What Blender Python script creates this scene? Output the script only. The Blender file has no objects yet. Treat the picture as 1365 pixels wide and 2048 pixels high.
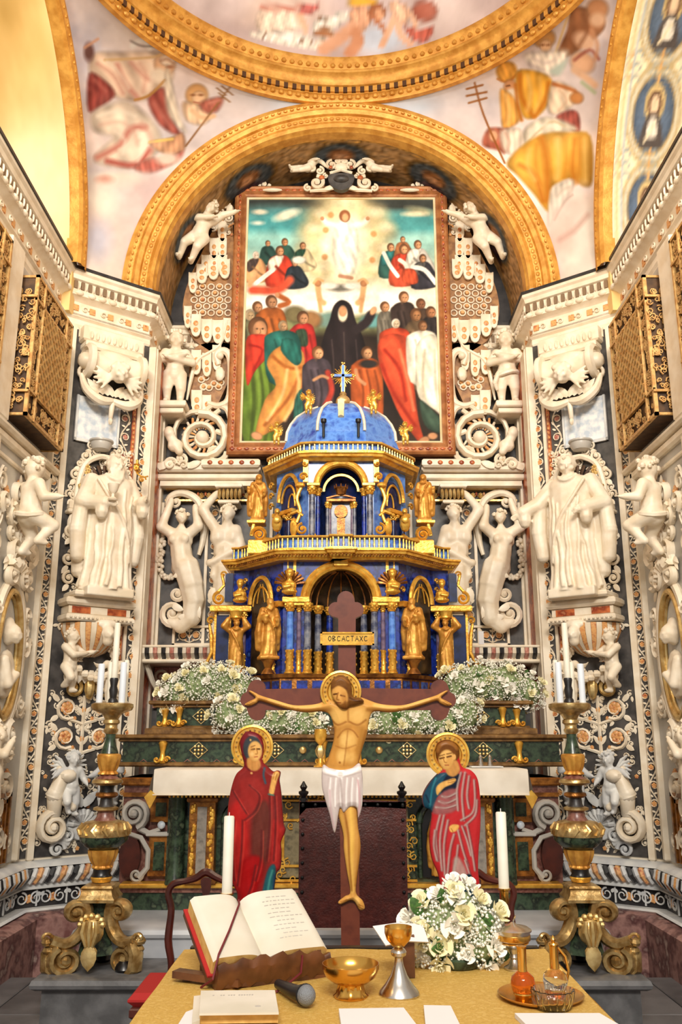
import bpy, bmesh, math, random
import numpy as np
from mathutils import Vector, Matrix
random.seed(7); np.random.seed(7)
R = math.radians; PI = math.pi
sc = bpy.context.scene; COL = sc.collection

# ---------------------------------------------------------------- camera, world, lights, exposure
F = 1740.0; PIT = R(14.5); CZ = 1.72
CP, SP = math.cos(PIT), math.sin(PIT)
cd = bpy.data.cameras.new('camera'); cam = bpy.data.objects.new('camera', cd); COL.objects.link(cam)
cam.location = (0, 0, CZ); cam.rotation_euler = (PI/2 + PIT, 0, 0)
cd.sensor_fit = 'VERTICAL'; cd.sensor_height = 36; cd.sensor_width = 24; cd.lens = 36*F/2048
cd.clip_start = .05
sc.camera = cam
w = bpy.data.worlds.new('church_light'); sc.world = w; w.use_nodes = True
w.node_tree.nodes['Background'].inputs[0].default_value = (1, .95, .87, 1)
w.node_tree.nodes['Background'].inputs[1].default_value = 0.5
def area(name, loc, target, size, power, col=(1, .9, .75), sy=None):
    l = bpy.data.lights.new(name, 'AREA'); l.energy = power; l.size = size; l.color = col
    if sy: l.shape = 'RECTANGLE'; l.size_y = sy
    o = bpy.data.objects.new(name, l); COL.objects.link(o); o.location = loc
    o.rotation_euler = (Vector(target)-Vector(loc)).to_track_quat('-Z', 'Y').to_euler()
    return o
area('nave_fill', (0, -5.0, 8.0), (0, 8, 3), 4.0, 980, (1, .93, .83), 2.0)  # unseen soft fill, added high behind the camera for even frontal light
area('cornice_floodlight', (-2.3, 3.6, 6.5), (1.2, 8.6, 6.2), .5, 60, (1, .84, .62))
area('cornice_floodlight', (2.3, 3.6, 6.5), (-1.2, 8.6, 6.2), .5, 60, (1, .84, .62))
area('vault_fill', (0, 3.4, 5.6), (0, 6.3, 9.6), 1.2, 16, (1, .88, .68))  # added fill hanging mid-room, only there to brighten the vault
sc.view_settings.view_transform = 'Standard'; sc.view_settings.look = 'None'
sc.view_settings.exposure = 0.34; sc.view_settings.gamma = 1; sc.view_settings.use_curve_mapping = False

# ---------------------------------------------------------------- camera geometry helpers
def ray(px, py):
    u = (px-682.5)/F; v = (1024-py)/F
    return np.array((u, CP-v*SP, SP+v*CP))
def P(px, py, Y):                       # the point seen at that pixel on the frontal plane Y
    d = ray(px, py); t = Y/d[1]
    return np.array((d[0]*t, Y, CZ+d[2]*t))
def XZ(px, py, Y):
    p = P(px, py, Y); return (p[0], p[2])
def frame(o, ux, uy):
    l = math.hypot(ux, uy); ux /= l; uy /= l
    M = np.eye(4); M[:3, 0] = (ux, uy, 0); M[:3, 1] = (-uy, ux, 0); M[:3, 2] = (0, 0, 1); M[:3, 3] = o
    return M
def UW(px, py, M, off=0.0):             # local (u, w) of a pixel on a wall frame (off = distance in front of it)
    d = ray(px, py); n = M[:3, 1]; o = M[:3, 3]-n*off
    c = np.array((0, 0, CZ)); t = np.dot(o-c, n)/np.dot(d, n); q = c+d*t-M[:3, 3]
    return (float(np.dot(q, M[:3, 0])), float(q[2]))
I4 = np.eye(4)
def TR(x=0, y=0, z=0, rz=0, s=1.0, rx=0, ry=0):
    m = Matrix.Translation((x, y, z)) @ Matrix.Rotation(rz, 4, 'Z') @ Matrix.Rotation(ry, 4, 'Y') @ Matrix.Rotation(rx, 4, 'X') @ Matrix.Scale(s, 4)
    return np.array(m)

# ---------------------------------------------------------------- materials
MATS = {}
def lin(c):
    a = np.asarray(c, float)/255.0
    return np.where(a <= .04045, a/12.92, ((a+.055)/1.055)**2.4)
def mat(name, col, rough=.5, metal=0.0, col2=None, scale=6.0, detail=4, bump=0.0, lo=.38, hi=.62, bscale=None, trans=0, ior=1.45, tex='noise', spec=None, coord='Object'):
    m = bpy.data.materials.new(name); m.use_nodes = True; nt = m.node_tree; b = nt.nodes['Principled BSDF']
    c1 = tuple(lin(col))+(1,)
    b.inputs['Base Color'].default_value = c1; b.inputs['Roughness'].default_value = rough; b.inputs['Metallic'].default_value = metal
    if spec is not None: b.inputs['Specular IOR Level'].default_value = spec
    if trans: b.inputs['Transmission Weight'].default_value = trans; b.inputs['IOR'].default_value = ior
    tc = nt.nodes.new('ShaderNodeTexCoord')
    def tx(kind, s):
        if kind == 'voronoi':
            n = nt.nodes.new('ShaderNodeTexVoronoi'); n.inputs['Scale'].default_value = s
        elif kind == 'wave':
            n = nt.nodes.new('ShaderNodeTexWave'); n.inputs['Scale'].default_value = s; n.inputs['Distortion'].default_value = 6; n.inputs['Detail'].default_value = 3
        else:
            n = nt.nodes.new('ShaderNodeTexNoise'); n.inputs['Scale'].default_value = s; n.inputs['Detail'].default_value = detail
        nt.links.new(tc.outputs[coord], n.inputs['Vector']); return n
    if col2 is not None:
        n = tx(tex, scale); r = nt.nodes.new('ShaderNodeValToRGB')
        r.color_ramp.elements[0].position = lo; r.color_ramp.elements[1].position = hi
        r.color_ramp.elements[0].color = c1
        cols = col2 if isinstance(col2, list) else [col2]
        r.color_ramp.elements[1].color = tuple(lin(cols[-1]))+(1,)
        for i, c in enumerate(cols[:-1]):
            e = r.color_ramp.elements.new(lo+(hi-lo)*(i+1)/len(cols)); e.color = tuple(lin(c))+(1,)
        nt.links.new(n.outputs['Color' if tex == 'voronoi' and False else (0 if tex != 'noise' else 'Fac')], r.inputs['Fac'])
        nt.links.new(r.outputs['Color'], b.inputs['Base Color'])
    if bump:
        n2 = tx('noise', bscale or scale*3); bp = nt.nodes.new('ShaderNodeBump'); bp.inputs['Strength'].default_value = bump; bp.inputs['Distance'].default_value = .01
        nt.links.new(n2.outputs['Fac'], bp.inputs['Height']); nt.links.new(bp.outputs['Normal'], b.inputs['Normal'])
    MATS[name] = m; return m
mat('marble', (242, 231, 211), .42, 0, (228, 212, 186), 7, bump=.06)
mat('marble_cool', (226, 226, 222), .4, 0, (198, 200, 202), 6, bump=.05)
mat('marble_grey', (166, 162, 156), .35, 0, (196, 192, 184), 3, lo=.3, hi=.7)
mat('step_marble', (196, 198, 202), .35, 0, (158, 162, 170), 3, lo=.3, hi=.7)
mat('slate', (52, 50, 50), .45, 0, (84, 80, 78), 9)
mat('slate_dark', (26, 25, 28), .4, 0, (50, 47, 48), 9)
mat('jasper', (176, 84, 40), .3, 0, [(206, 116, 66), (132, 48, 26), (226, 168, 120)], 10, lo=.25, hi=.75)
mat('breccia', (128, 84, 80), .35, 0, [(168, 128, 120), (92, 58, 58), (196, 172, 160)], 7, detail=8, lo=.3, hi=.7)
mat('amber_inlay', (206, 138, 84), .4, 0, [(226, 172, 110), (178, 92, 58)], 30, lo=.3, hi=.7)
mat('rose_inlay', (176, 104, 92), .4, 0, (206, 150, 132), 30)
mat('blue_inlay', (186, 200, 216), .4, 0, (236, 238, 238), 14)
mat('gold', (242, 190, 82), .3, .55, (212, 152, 54), 18, bump=.25, bscale=40)
mat('gold_bright', (244, 198, 92), .28, .6, (214, 158, 66), 14, bump=.12, bscale=40)
mat('gold_pale', (226, 200, 140), .34, .7, (196, 160, 96), 14, bump=.15, bscale=50)
mat('gold_dark', (172, 112, 46), .34, .6, (110, 66, 26), 16, bump=.3, bscale=50)
mat('gilt_stucco', (226, 170, 80), .45, .3, (196, 136, 52), 9, bump=.3, bscale=30)
mat('dentil_shade', (74, 44, 18), .6)  # shade between the dome dentils, put into the colour
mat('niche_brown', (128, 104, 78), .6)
mat('frame_wood', (182, 122, 72), .45, .2, (148, 90, 50), 9, bump=.25, bscale=30)
mat('wing_amber', (172, 126, 78), .5, 0, (134, 92, 56), 16)
mat('gilt_figure', (222, 164, 74), .42, .4, (190, 128, 48), 14, bump=.15, bscale=40)
mat('gilt_wood', (142, 106, 58), .42, .35, (100, 70, 36), 14, bump=.2)
mat('grey_agate', (112, 106, 100), .3, 0, [(146, 138, 128), (78, 72, 66)], 16, detail=7, lo=.28, hi=.72)
mat('altar_olive', (104, 94, 66), .4, .1, [(132, 120, 90), (66, 62, 46)], 18, detail=7, lo=.28, hi=.72)
mat('antique_gold', (212, 184, 128), .3, .7, (158, 124, 72), 16, bump=.3, bscale=30)
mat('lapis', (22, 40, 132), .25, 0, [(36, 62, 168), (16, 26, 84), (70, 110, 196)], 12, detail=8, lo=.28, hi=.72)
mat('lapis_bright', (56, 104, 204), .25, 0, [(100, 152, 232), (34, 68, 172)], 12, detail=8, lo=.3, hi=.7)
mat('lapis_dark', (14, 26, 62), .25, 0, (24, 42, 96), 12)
mat('agate', (96, 104, 124), .25, 0, [(140, 142, 150), (58, 66, 96), (176, 170, 160)], 11, detail=7, lo=.25, hi=.75)
mat('violet_agate', (84, 66, 96), .25, 0, [(130, 110, 130), (60, 48, 86)], 14, lo=.3, hi=.7)
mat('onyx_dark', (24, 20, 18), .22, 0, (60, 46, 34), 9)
mat('plaster_gold', (246, 222, 164), .7, 0, (236, 200, 130), 1.6, detail=6)
mat('plaster_ivory', (244, 230, 196), .7, 0, (230, 208, 160), 3)
mat('verde', (34, 52, 40), .25, 0, [(60, 78, 58), (22, 32, 26), (96, 108, 84)], 14, detail=8, lo=.28, hi=.72)
mat('porphyry', (104, 58, 50), .3, 0, (140, 96, 84), 40)
mat('bronze_bead', (196, 150, 74), .32, .7)
mat('stone_floor', (84, 82, 84), .45, 0, (112, 110, 112), 3)
mat('stone_plinth', (78, 78, 80), .5, 0, (104, 104, 106), 8, bump=.2)
mat('cross_wood', (98, 44, 30), .38, 0, [(108, 52, 34), (84, 36, 24)], 14, lo=.3, hi=.7)
mat('chair_wood', (86, 34, 22), .3, 0, (58, 20, 14), 8)
mat('stand_wood', (110, 66, 36), .4, 0, (72, 40, 20), 10)
mat('leather', (84, 34, 28), .42, 0, (66, 24, 20), 26, bump=.35, bscale=90)
mat('iron', (30, 30, 32), .4, .5)
mat('linen', (230, 222, 208), .85, 0, (216, 206, 190), 5)
mat('white_cloth', (228, 224, 224), .85)
mat('paper', (222, 214, 200), .8, 0, (208, 200, 182), 4)
mat('page_edge', (226, 184, 108), .6, 0, (206, 160, 86), 30)
mat('red_cloth', (168, 30, 28), .8)
mat('dark_red_ribbon', (104, 22, 30), .7)
mat('wax', (240, 236, 222), .5, 0, (230, 224, 204), 6)
mat('wax_blue', (222, 230, 240), .5)
mat('brass', (222, 170, 84), .22, 1)
mat('silver', (206, 200, 192), .25, 1)
mat('mic_grey', (128, 132, 138), .6, .3, bump=.5, bscale=300)
mat('mic_black', (24, 24, 28), .4)
mat('amber_wine', (236, 132, 40), .06, 0, trans=.85, ior=1.36)
mat('glass', (246, 246, 244), .03, 0, trans=1.0)
mat('rose_white', (250, 248, 242), .6, 0, (246, 242, 228), 20)
mat('rose_cream', (248, 242, 210), .6, 0, (240, 232, 184), 20)
mat('babys_breath', (240, 240, 228), .7)
mat('leaf_green', (70, 110, 44), .55, 0, (46, 82, 32), 8)
mat('stem_green', (150, 164, 118), .7, 0, (110, 130, 84), 30)
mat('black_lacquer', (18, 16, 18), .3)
mat('lattice_gilt', (222, 182, 116), .45, .2, (190, 140, 78), 20, bump=.2)
mat('lattice_dark', (62, 42, 26), .6, .1, (92, 64, 38), 12)
mat('camera_white', (232, 232, 230), .4)
def paint_material(name, rough=.6):
    m = bpy.data.materials.new(name); m.use_nodes = True; nt = m.node_tree; b = nt.nodes['Principled BSDF']
    a = nt.nodes.new('ShaderNodeVertexColor'); a.layer_name = 'Col'; nt.links.new(a.outputs['Color'], b.inputs['Base Color'])
    b.inputs['Roughness'].default_value = rough; b.inputs['Specular IOR Level'].default_value = .15; MATS[name] = m; return m
paint_material('oil_paint', .6); paint_material('fresco', .85); paint_material('mosaic', .6); paint_material('icon_paint', .35)
# brocade of the table cover: two golds in a woven pattern
m = mat('brocade', (204, 166, 84), .6, .1, [(192, 152, 70), (210, 174, 96)], 60, detail=3, lo=.42, hi=.58, bump=.15, bscale=120)

# ---------------------------------------------------------------- objects
def wmat(o):
    m = o.matrix_basis.copy()
    if o.parent: m = wmat(o.parent) @ o.matrix_parent_inverse @ m
    return m
def setparent(o, p):
    o.parent = p; o.matrix_parent_inverse = wmat(p).inverted()
def tag(o, label=None, cat=None, group=None, kind=None):
    if label: o['label'] = label
    if cat: o['category'] = cat
    if group: o['group'] = group
    if kind: o['kind'] = kind
    return o
def thing(name, label, cat, loc=(0, 0, 0), group=None):
    o = bpy.data.objects.new(name, None); COL.objects.link(o); o.location = [float(v) for v in loc]; o.empty_display_size = .05
    return tag(o, label, cat, group)
def structure(o): return tag(o, kind='structure')
def link_mesh(name, me, material, parent=None, loc=None):
    o = bpy.data.objects.new(name, me); COL.objects.link(o)
    if loc is not None: o.location = [float(v) for v in loc]
    if material is not None and not me.materials: me.materials.append(MATS[material] if isinstance(material, str) else material)
    if parent is not None: setparent(o, parent)
    return o
def mesh_from(name, V, Fc, smooth=True, ang=38, cols=None):
    V = np.asarray(V, float).reshape(-1, 3)
    lo, hi = V.min(0), V.max(0); c = np.array(((lo[0]+hi[0])/2, (lo[1]+hi[1])/2, lo[2]))
    me = bpy.data.meshes.new(name); me.from_pydata((V-c).tolist(), [], Fc)
    if cols is not None:
        at = me.color_attributes.new('Col', 'FLOAT_COLOR', 'POINT')
        cc = np.ones((len(V), 4), np.float32); cc[:, :3] = cols; at.data.foreach_set('color', cc.ravel())
    if smooth:
        me.shade_smooth()
        if ang: me.set_sharp_from_angle(angle=R(ang))
    me.update()
    return me, c

class MB:
    """collects geometry in a local frame; mir mirrors it to the other half of the church"""
    def __init__(s, M=None, mir=False): s.V = []; s.F = []; s.M = M; s.mir = mir
    def add(s, V, Fc, T=None):
        V = np.asarray(V, float).reshape(-1, 3)
        if T is not None: V = V @ T[:3, :3].T + T[:3, 3]
        n = sum(len(a) for a in s.V)
        s.V.append(V); s.F += [[i+n for i in f] for f in Fc]
        return s
    def world(s):
        V = np.concatenate(s.V) if s.V else np.zeros((0, 3))
        fl = False
        if s.M is not None:
            V = V @ s.M[:3, :3].T + s.M[:3, 3]
            fl = np.linalg.det(s.M[:3, :3]) < 0
        if s.mir: V = V*np.array((-1, 1, 1)); fl = not fl
        return V, ([f[::-1] for f in s.F] if fl else s.F)
    def build(s, name, material, parent=None, smooth=True, ang=38):
        V, Fc = s.world()
        me, c = mesh_from(name, V, Fc, smooth, ang)
        return link_mesh(name, me, material, parent, c)
    # shapes
    def box(s, x0, x1, y0, y1, z0, z1, T=None, bev=0):
        if bev:
            b = bev; pts = []
            for z, q in ((z0, b), (z0+b, 0), (z1-b, 0), (z1, b)):
                pts += [(x0+q, y0+q, z), (x1-q, y0+q, z), (x1-q, y1-q, z), (x0+q, y1-q, z)]
            f = [[3, 2, 1, 0], [12, 13, 14, 15]]
            for k in range(3):
                for i in range(4): f.append([k*4+i, k*4+(i+1) % 4, k*4+4+(i+1) % 4, k*4+4+i])
            return s.add(pts, f, T)
        v = [(x, y, z) for z in (z0, z1) for y in (y0, y1) for x in (x0, x1)]
        return s.add(v, [[0, 2, 3, 1], [4, 5, 7, 6], [0, 1, 5, 4], [2, 6, 7, 3], [0, 4, 6, 2], [1, 3, 7, 5]], T)
    def lathe(s, prof, c=(0, 0, 0), n=16, a0=0, a1=2*PI, T=None, flute=None):
        full = abs(a1-a0-2*PI) < 1e-6; m = n if full else n+1; V = []; Fc = []
        for j, (r, z) in enumerate(prof):
            for i in range(m):
                a = a0+(a1-a0)*i/n
                rr = r*(1+flute[1]*math.cos(flute[0]*a)) if flute and flute[2] <= j <= flute[3] else r
                V.append((c[0]+rr*math.cos(a), c[1]+rr*math.sin(a), c[2]+z))
        for j in range(len(prof)-1):
            for i in range(n):
                k = (i+1) % m
                Fc.append([j*m+i, j*m+k, (j+1)*m+k, (j+1)*m+i])
        if full:
            if prof[0][0] > 1e-5: Fc.append(list(range(m))[::-1])
            if prof[-1][0] > 1e-5: Fc.append([(len(prof)-1)*m+i for i in range(m)])
        return s.add(V, Fc, T)
    def tube(s, pts, rad, n=6, depth=None, closed=False, T=None):
        """round tube; with depth given the section is an ellipse that many times as deep (local y) as wide, for curves in the xz plane"""
        p = np.asarray(pts, float); k = len(p)
        if np.isscalar(rad): rad = [rad]*k
        tg = np.gradient(p, axis=0)
        if closed: tg = np.roll(p, -1, 0)-np.roll(p, 1, 0)
        tg /= np.maximum(np.linalg.norm(tg, axis=1), 1e-9)[:, None]
        V = []; N = None
        for i in range(k):
            t = tg[i]
            if depth is not None:
                B = np.array((0., 1., 0.)); N = np.cross(B, t); N /= max(np.linalg.norm(N), 1e-9); d = depth
            else:
                if N is None:
                    q = np.array((0., 0., 1.)) if abs(t[2]) < .9 else np.array((1., 0., 0.)); N = np.cross(t, q)
                N = N-t*np.dot(N, t); N /= max(np.linalg.norm(N), 1e-9); B = np.cross(t, N); d = 1
            for j in range(n):
                a = 2*PI*j/n+PI/n
                V.append(p[i]+rad[i]*(math.cos(a)*N+d*math.sin(a)*B))
        Fc = []
        for i in range(k if closed else k-1):
            q = (i+1) % k
            for j in range(n):
                h = (j+1) % n; Fc.append([i*n+j, i*n+h, q*n+h, q*n+j])
        if not closed: Fc += [list(range(n))[::-1], [(k-1)*n+j for j in range(n)]]
        if depth is not None: Fc = [f[::-1] for f in Fc]
        return s.add(V, Fc, T)
    def ell(s, c, r, n=8, T=None, m=None):
        if np.isscalar(r): r = (r, r, r)
        m = m or max(4, n//2+1); V = [(c[0], c[1], c[2]-r[2])]; Fc = []
        for j in range(1, m):
            b = -PI/2+PI*j/m
            for i in range(n):
                a = 2*PI*i/n; V.append((c[0]+r[0]*math.cos(b)*math.cos(a), c[1]+r[1]*math.cos(b)*math.sin(a), c[2]+r[2]*math.sin(b)))
        V.append((c[0], c[1], c[2]+r[2])); L = len(V)-1
        for i in range(n):
            k = (i+1) % n; Fc.append([0, 1+k, 1+i]); Fc.append([L, L-n+i, L-n+k])
            for j in range(m-2): Fc.append([1+j*n+i, 1+j*n+k, 1+(j+1)*n+k, 1+(j+1)*n+i])
        return s.add(V, Fc, T)
    def cap(s, p0, r0, p1, r1, n=12):
        p0 = np.array(p0, float); p1 = np.array(p1, float); d = p1-p0; l = np.linalg.norm(d)
        if l < 1e-6: return s.ell(p0, r0, n)
        d /= l; pts = []; rad = []
        for a in (-80, -50, -20): pts.append(p0+d*r0*math.sin(R(a))); rad.append(r0*math.cos(R(a)))
        for a in (20, 50, 80): pts.append(p1+d*r1*math.sin(R(a))); rad.append(r1*math.cos(R(a)))
        return s.tube(pts, rad, n)
    def limb(s, pts, rad, n=12):
        for i in range(len(pts)-1): s.cap(pts[i], rad[i], pts[i+1], rad[i+1], n)
        return s
    def loft(s, rings, close=True, cap=True):
        m = len(rings[0]); V = [p for r in rings for p in r]; Fc = []
        for j in range(len(rings)-1):
            for i in range(m if close else m-1):
                k = (i+1) % m; Fc.append([j*m+i, j*m+k, (j+1)*m+k, (j+1)*m+i])
        if cap and close: Fc += [list(range(m))[::-1], [(len(rings)-1)*m+i for i in range(m)]]
        return s.add(V, Fc)
    def prism(s, poly, y0, y1, bev=0):
        """outline in the local xz plane, from y0 (front) to y1 (back)"""
        a = 0.0; n = len(poly)
        for i in range(n): x, z = poly[i]; x2, z2 = poly[(i+1) % n]; a += x*z2-x2*z
        if a < 0: poly = poly[::-1]
        V = [(x, y0, z) for x, z in poly]+[(x, y1, z) for x, z in poly]
        Fc = [list(range(n)), [n+i for i in range(n)][::-1]]
        for i in range(n): k = (i+1) % n; Fc.append([i, n+i, n+k, k])
        return s.add(V, Fc)
    def sweep(s, path, prof, closed=False, capends=True):
        """profile [(out, z)] along a plan path [(x, y)]; out is measured to the RIGHT of the path's direction"""
        p = np.asarray(path, float); k = len(p); V = []; m = len(prof)
        for i in range(k):
            def nr(a, b): d = p[b]-p[a]; d = d/np.linalg.norm(d); return np.array((d[1], -d[0]))
            if closed: n1, n2 = nr((i-1) % k, i), nr(i, (i+1) % k)
            else: n1 = nr(i-1, i) if i else nr(0, 1); n2 = nr(i, i+1) if i < k-1 else n1
            b = n1+n2; b = b/max(np.dot(b, n1), .25)
            for o, z in prof: V.append((p[i][0]+b[0]*o, p[i][1]+b[1]*o, z))
        Fc = []
        for i in range(k if closed else k-1):
            q = (i+1) % k
            for j in range(m-1): Fc.append([i*m+j, q*m+j, q*m+j+1, i*m+j+1])
        if capends and not closed: Fc += [list(range(m)), [(k-1)*m+j for j in range(m)][::-1]]
        return s.add(V, Fc)
    def arc(s, c, prof, a0, a1, n, axis='y', sx=1.0):
        """profile [(radius, depth)] turned about an axis through c: a half-round arch moulding"""
        V = []; m = len(prof)
        for i in range(n+1):
            a = a0+(a1-a0)*i/n
            for r, d in prof:
                if axis == 'y': V.append((c[0]+r*math.cos(a)*sx, d, c[1]+r*math.sin(a)))
                else: V.append((d, c[0]+r*math.cos(a)*sx, c[1]+r*math.sin(a)))
        Fc = []
        for i in range(n):
            for j in range(m-1): Fc.append([i*m+j, i*m+j+1, (i+1)*m+j+1, (i+1)*m+j])
        return s.add(V, Fc)
    # ornament (local xz plane, relief towards -y)
    def spiral(s, c, r, a0, turns, wd, dep=1.0, y=0.0, sgn=1, n=6, inner=.12, eye=True, steps=None):
        k = steps or int(14*turns)+3; pts = []; rad = []
        for i in range(k):
            t = i/(k-1); rr = r*(1-t*(1-inner)); a = a0+sgn*2*PI*turns*t
            pts.append((c[0]+rr*math.cos(a), y-.25*wd*t, c[1]+rr*math.sin(a))); rad.append(wd*(1-.5*t))
        s.tube(pts, rad, n, dep)
        if eye: s.ell((c[0], y-wd*.3, c[1]), (r*inner+wd*.7, wd*dep, r*inner+wd*.7), 8)
        return s
    def leaf(s, a, b, wd, y=0.0, bulge=.3, n=4):
        a = np.array(a, float); b = np.array(b, float); d = b-a; l = np.hypot(*d); t = d/max(l, 1e-9); nn = np.array((-t[1], t[0])); V = []; Fc = []
        for i in range(n+1):
            q = i/n; hw = wd*(math.sin(PI*min(q*.86+.14, 1))**.8); p = a+d*q
            for k, h in ((-1, .1), (0, 1), (1, .1)): V.append((p[0]+nn[0]*hw*k, y-bulge*wd*h*math.sin(PI*(q*.8+.1)), p[1]+nn[1]*hw*k))
        for i in range(n):
            for k in range(2): Fc.append([i*3+k, i*3+k+1, i*3+k+4, i*3+k+3][::-1])
        return s.add(V, Fc)
    def flower(s, c, r, y=0.0, k=5, dep=.5):
        for i in range(k):
            a = 2*PI*i/k+.3; s.ell((c[0]+r*.55*math.cos(a), y, c[1]+r*.55*math.sin(a)), (r*.46, r*dep*.6, r*.46), 6, m=4)
        return s.ell((c[0], y-r*dep*.3, c[1]), (r*.3, r*dep*.6, r*.3), 6, m=4)
    def disc(s, c, r, y0, y1, n=16, rz=None):
        rz = rz or r
        return s.prism([(c[0]+r*math.cos(2*PI*i/n), c[1]+rz*math.sin(2*PI*i/n)) for i in range(n)], y0, y1)

def catmull(pts, k=5, closed=True):
    p = [np.array(q, float) for q in pts]; n = len(p); out = []
    rng = range(n) if closed else range(n-1)
    for i in rng:
        if closed: a, b, c, d = p[(i-1) % n], p[i], p[(i+1) % n], p[(i+2) % n]
        else: a, b, c, d = p[max(i-1, 0)], p[i], p[i+1], p[min(i+2, n-1)]
        for j in range(k):
            t = j/k
            out.append(tuple(.5*((2*b)+(c-a)*t+(2*a-5*b+4*c-d)*t*t+(3*b-a-3*c+d)*t**3)))
    if not closed: out.append(tuple(p[-1]))
    return out

def remesh(mb, voxel, smooth=2):
    """fuse overlapping closed shapes into one continuous surface; returns (verts, faces) in the builder's local frame"""
    V = np.concatenate(mb.V); me = bpy.data.meshes.new('tmp'); me.from_pydata(V.tolist(), [], mb.F)
    o = bpy.data.objects.new('tmp', me); COL.objects.link(o)
    m = o.modifiers.new('r', 'REMESH'); m.mode = 'VOXEL'; m.voxel_size = voxel
    if smooth: q = o.modifiers.new('s', 'SMOOTH'); q.factor = .5; q.iterations = smooth
    dg = bpy.context.evaluated_depsgraph_get(); e = o.evaluated_get(dg); me2 = e.to_mesh()
    n = len(me2.vertices); co = np.empty(n*3); me2.vertices.foreach_get('co', co)
    Fc = [list(p.vertices) for p in me2.polygons]
    e.to_mesh_clear(); bpy.data.objects.remove(o); bpy.data.meshes.remove(me)
    return co.reshape(-1, 3), Fc
def fuse(mb, voxel, name, material, parent=None, smooth=2):
    V, Fc = remesh(mb, voxel, smooth)
    q = MB(mb.M, mb.mir); q.add(V, Fc)
    return q.build(name, material, parent, True, 0)

# ---------------------------------------------------------------- painter: flat pictures as vertex colours on dense surfaces
def seg_dist(X, Y, pts, closed):
    d = np.full(X.shape, 1e9); n = len(pts)
    for i in range(n if closed else n-1):
        x1, y1 = pts[i][:2]; x2, y2 = pts[(i+1) % n][:2]; dx, dy = x2-x1, y2-y1; l = dx*dx+dy*dy+1e-12
        t = np.clip(((X-x1)*dx+(Y-y1)*dy)/l, 0, 1); d = np.minimum(d, (X-x1-t*dx)**2+(Y-y1-t*dy)**2)
    return np.sqrt(d)
def inside(X, Y, pts):
    c = np.zeros(X.shape, bool); n = len(pts)
    for i in range(n):
        x1, y1 = pts[i][:2]; x2, y2 = pts[(i+1) % n][:2]
        if y1 == y2: continue
        c ^= ((y1 > Y) != (y2 > Y)) & (X < (x2-x1)*(Y-y1)/(y2-y1)+x1)
    return c
def sdist(X, Y, pts):
    d = seg_dist(X, Y, pts, True); return np.where(inside(X, Y, pts), -d, d)
def paint(X, Y, layers, base=(200, 190, 180), model=1.0):
    X = np.asarray(X, float).ravel(); Y = np.asarray(Y, float).ravel()
    C = np.tile(np.asarray(base, float), (len(X), 1)) if np.ndim(base) == 1 else np.array(base, float)
    for L in layers:
        k = L[0]; col = np.asarray(L[2], float); soft = L[3] if len(L) > 3 else 3; al = L[4] if len(L) > 4 else 1
        if k == 'ell':
            cx, cy, rx, ry = L[1][:4]; ro = R(L[1][4]) if len(L[1]) > 4 else 0
            m = np.hypot(X-cx, Y-cy) < max(rx, ry)+soft
            dx, dy = X[m]-cx, Y[m]-cy; a = dx*math.cos(ro)+dy*math.sin(ro); b = -dx*math.sin(ro)+dy*math.cos(ro)
            d = (np.sqrt((a/rx)**2+(b/ry)**2)-1)*min(rx, ry)
        else:
            pts = L[1]; wd = 0
            if k == 'line': wd = pts[0]; pts = catmull(pts[1], 4, False) if len(pts[1]) > 2 else pts[1]
            elif k == 'poly': pts = catmull(pts, 4)
            a = np.array([q[:2] for q in pts]); e = soft+wd
            m = (X > a[:, 0].min()-e) & (X < a[:, 0].max()+e) & (Y > a[:, 1].min()-e) & (Y < a[:, 1].max()+e)
            if not m.any(): continue
            d = seg_dist(X[m], Y[m], pts, False)-wd/2 if k == 'line' else sdist(X[m], Y[m], pts)
        w_ = (np.clip(.5-d/max(soft, .01), 0, 1)*al)[:, None]
        cc = np.tile(col, (len(d), 1)); sz = 0
        if k == 'poly' and model: sz = min(np.ptp(a[:, 0]), np.ptp(a[:, 1]))
        elif k == 'ell' and model: sz = 2*min(rx, ry)
        if sz > 9 and soft < sz*.3:                      # brush modelling: drapery undulation and darker contours, as painted
            xs, ys = X[m], Y[m]; th = (L[1][0][0]*.37 if k == 'poly' else .4) % 1.2-.6; kk = 2*PI/(sz*.5)
            p_ = xs*math.cos(th)+ys*math.sin(th)*.35; q_ = -xs*math.sin(th)+ys*math.cos(th)
            n_ = np.sin(p_*kk+1.7*np.sin(q_*kk*.33+sz)) * .6+.4*np.sin(p_*kk*2.1-q_*kk*.5)
            f_ = 1+model*((.14*n_ if k == 'poly' else 0)-.30*np.exp(np.minimum(d, 0)/(sz*.10))+.06)
            cc = np.clip(cc*f_[:, None], 0, 255)
        C[m] = C[m]*(1-w_)+cc*w_
    return C
def grain(X, Y, amp, sc_=1.0, seed=3):
    r = np.random.RandomState(seed); o = np.zeros(np.shape(X))
    for f in (.02, .045, .1, .21):
        for _ in range(3):
            a = r.rand()*6.28; o += np.sin((X*math.cos(a)+Y*math.sin(a))*f*sc_*6.28+r.rand()*6.28)*amp/(1+f*12)/2
    return o
def vnoise(X, Y, wl, seed):
    r = np.random.RandomState(seed).rand(64, 64); u = np.asarray(X)/wl+100; v = np.asarray(Y)/wl+100; i = np.floor(u).astype(int); j = np.floor(v).astype(int); f = u-i; g = v-j; f = f*f*(3-2*f); g = g*g*(3-2*g)
    q = lambda a, b_: r[a % 64, b_ % 64]
    return (q(i, j)*(1-f)+q(i+1, j)*f)*(1-g)+(q(i, j+1)*(1-f)+q(i+1, j+1)*f)*g-.5
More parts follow.
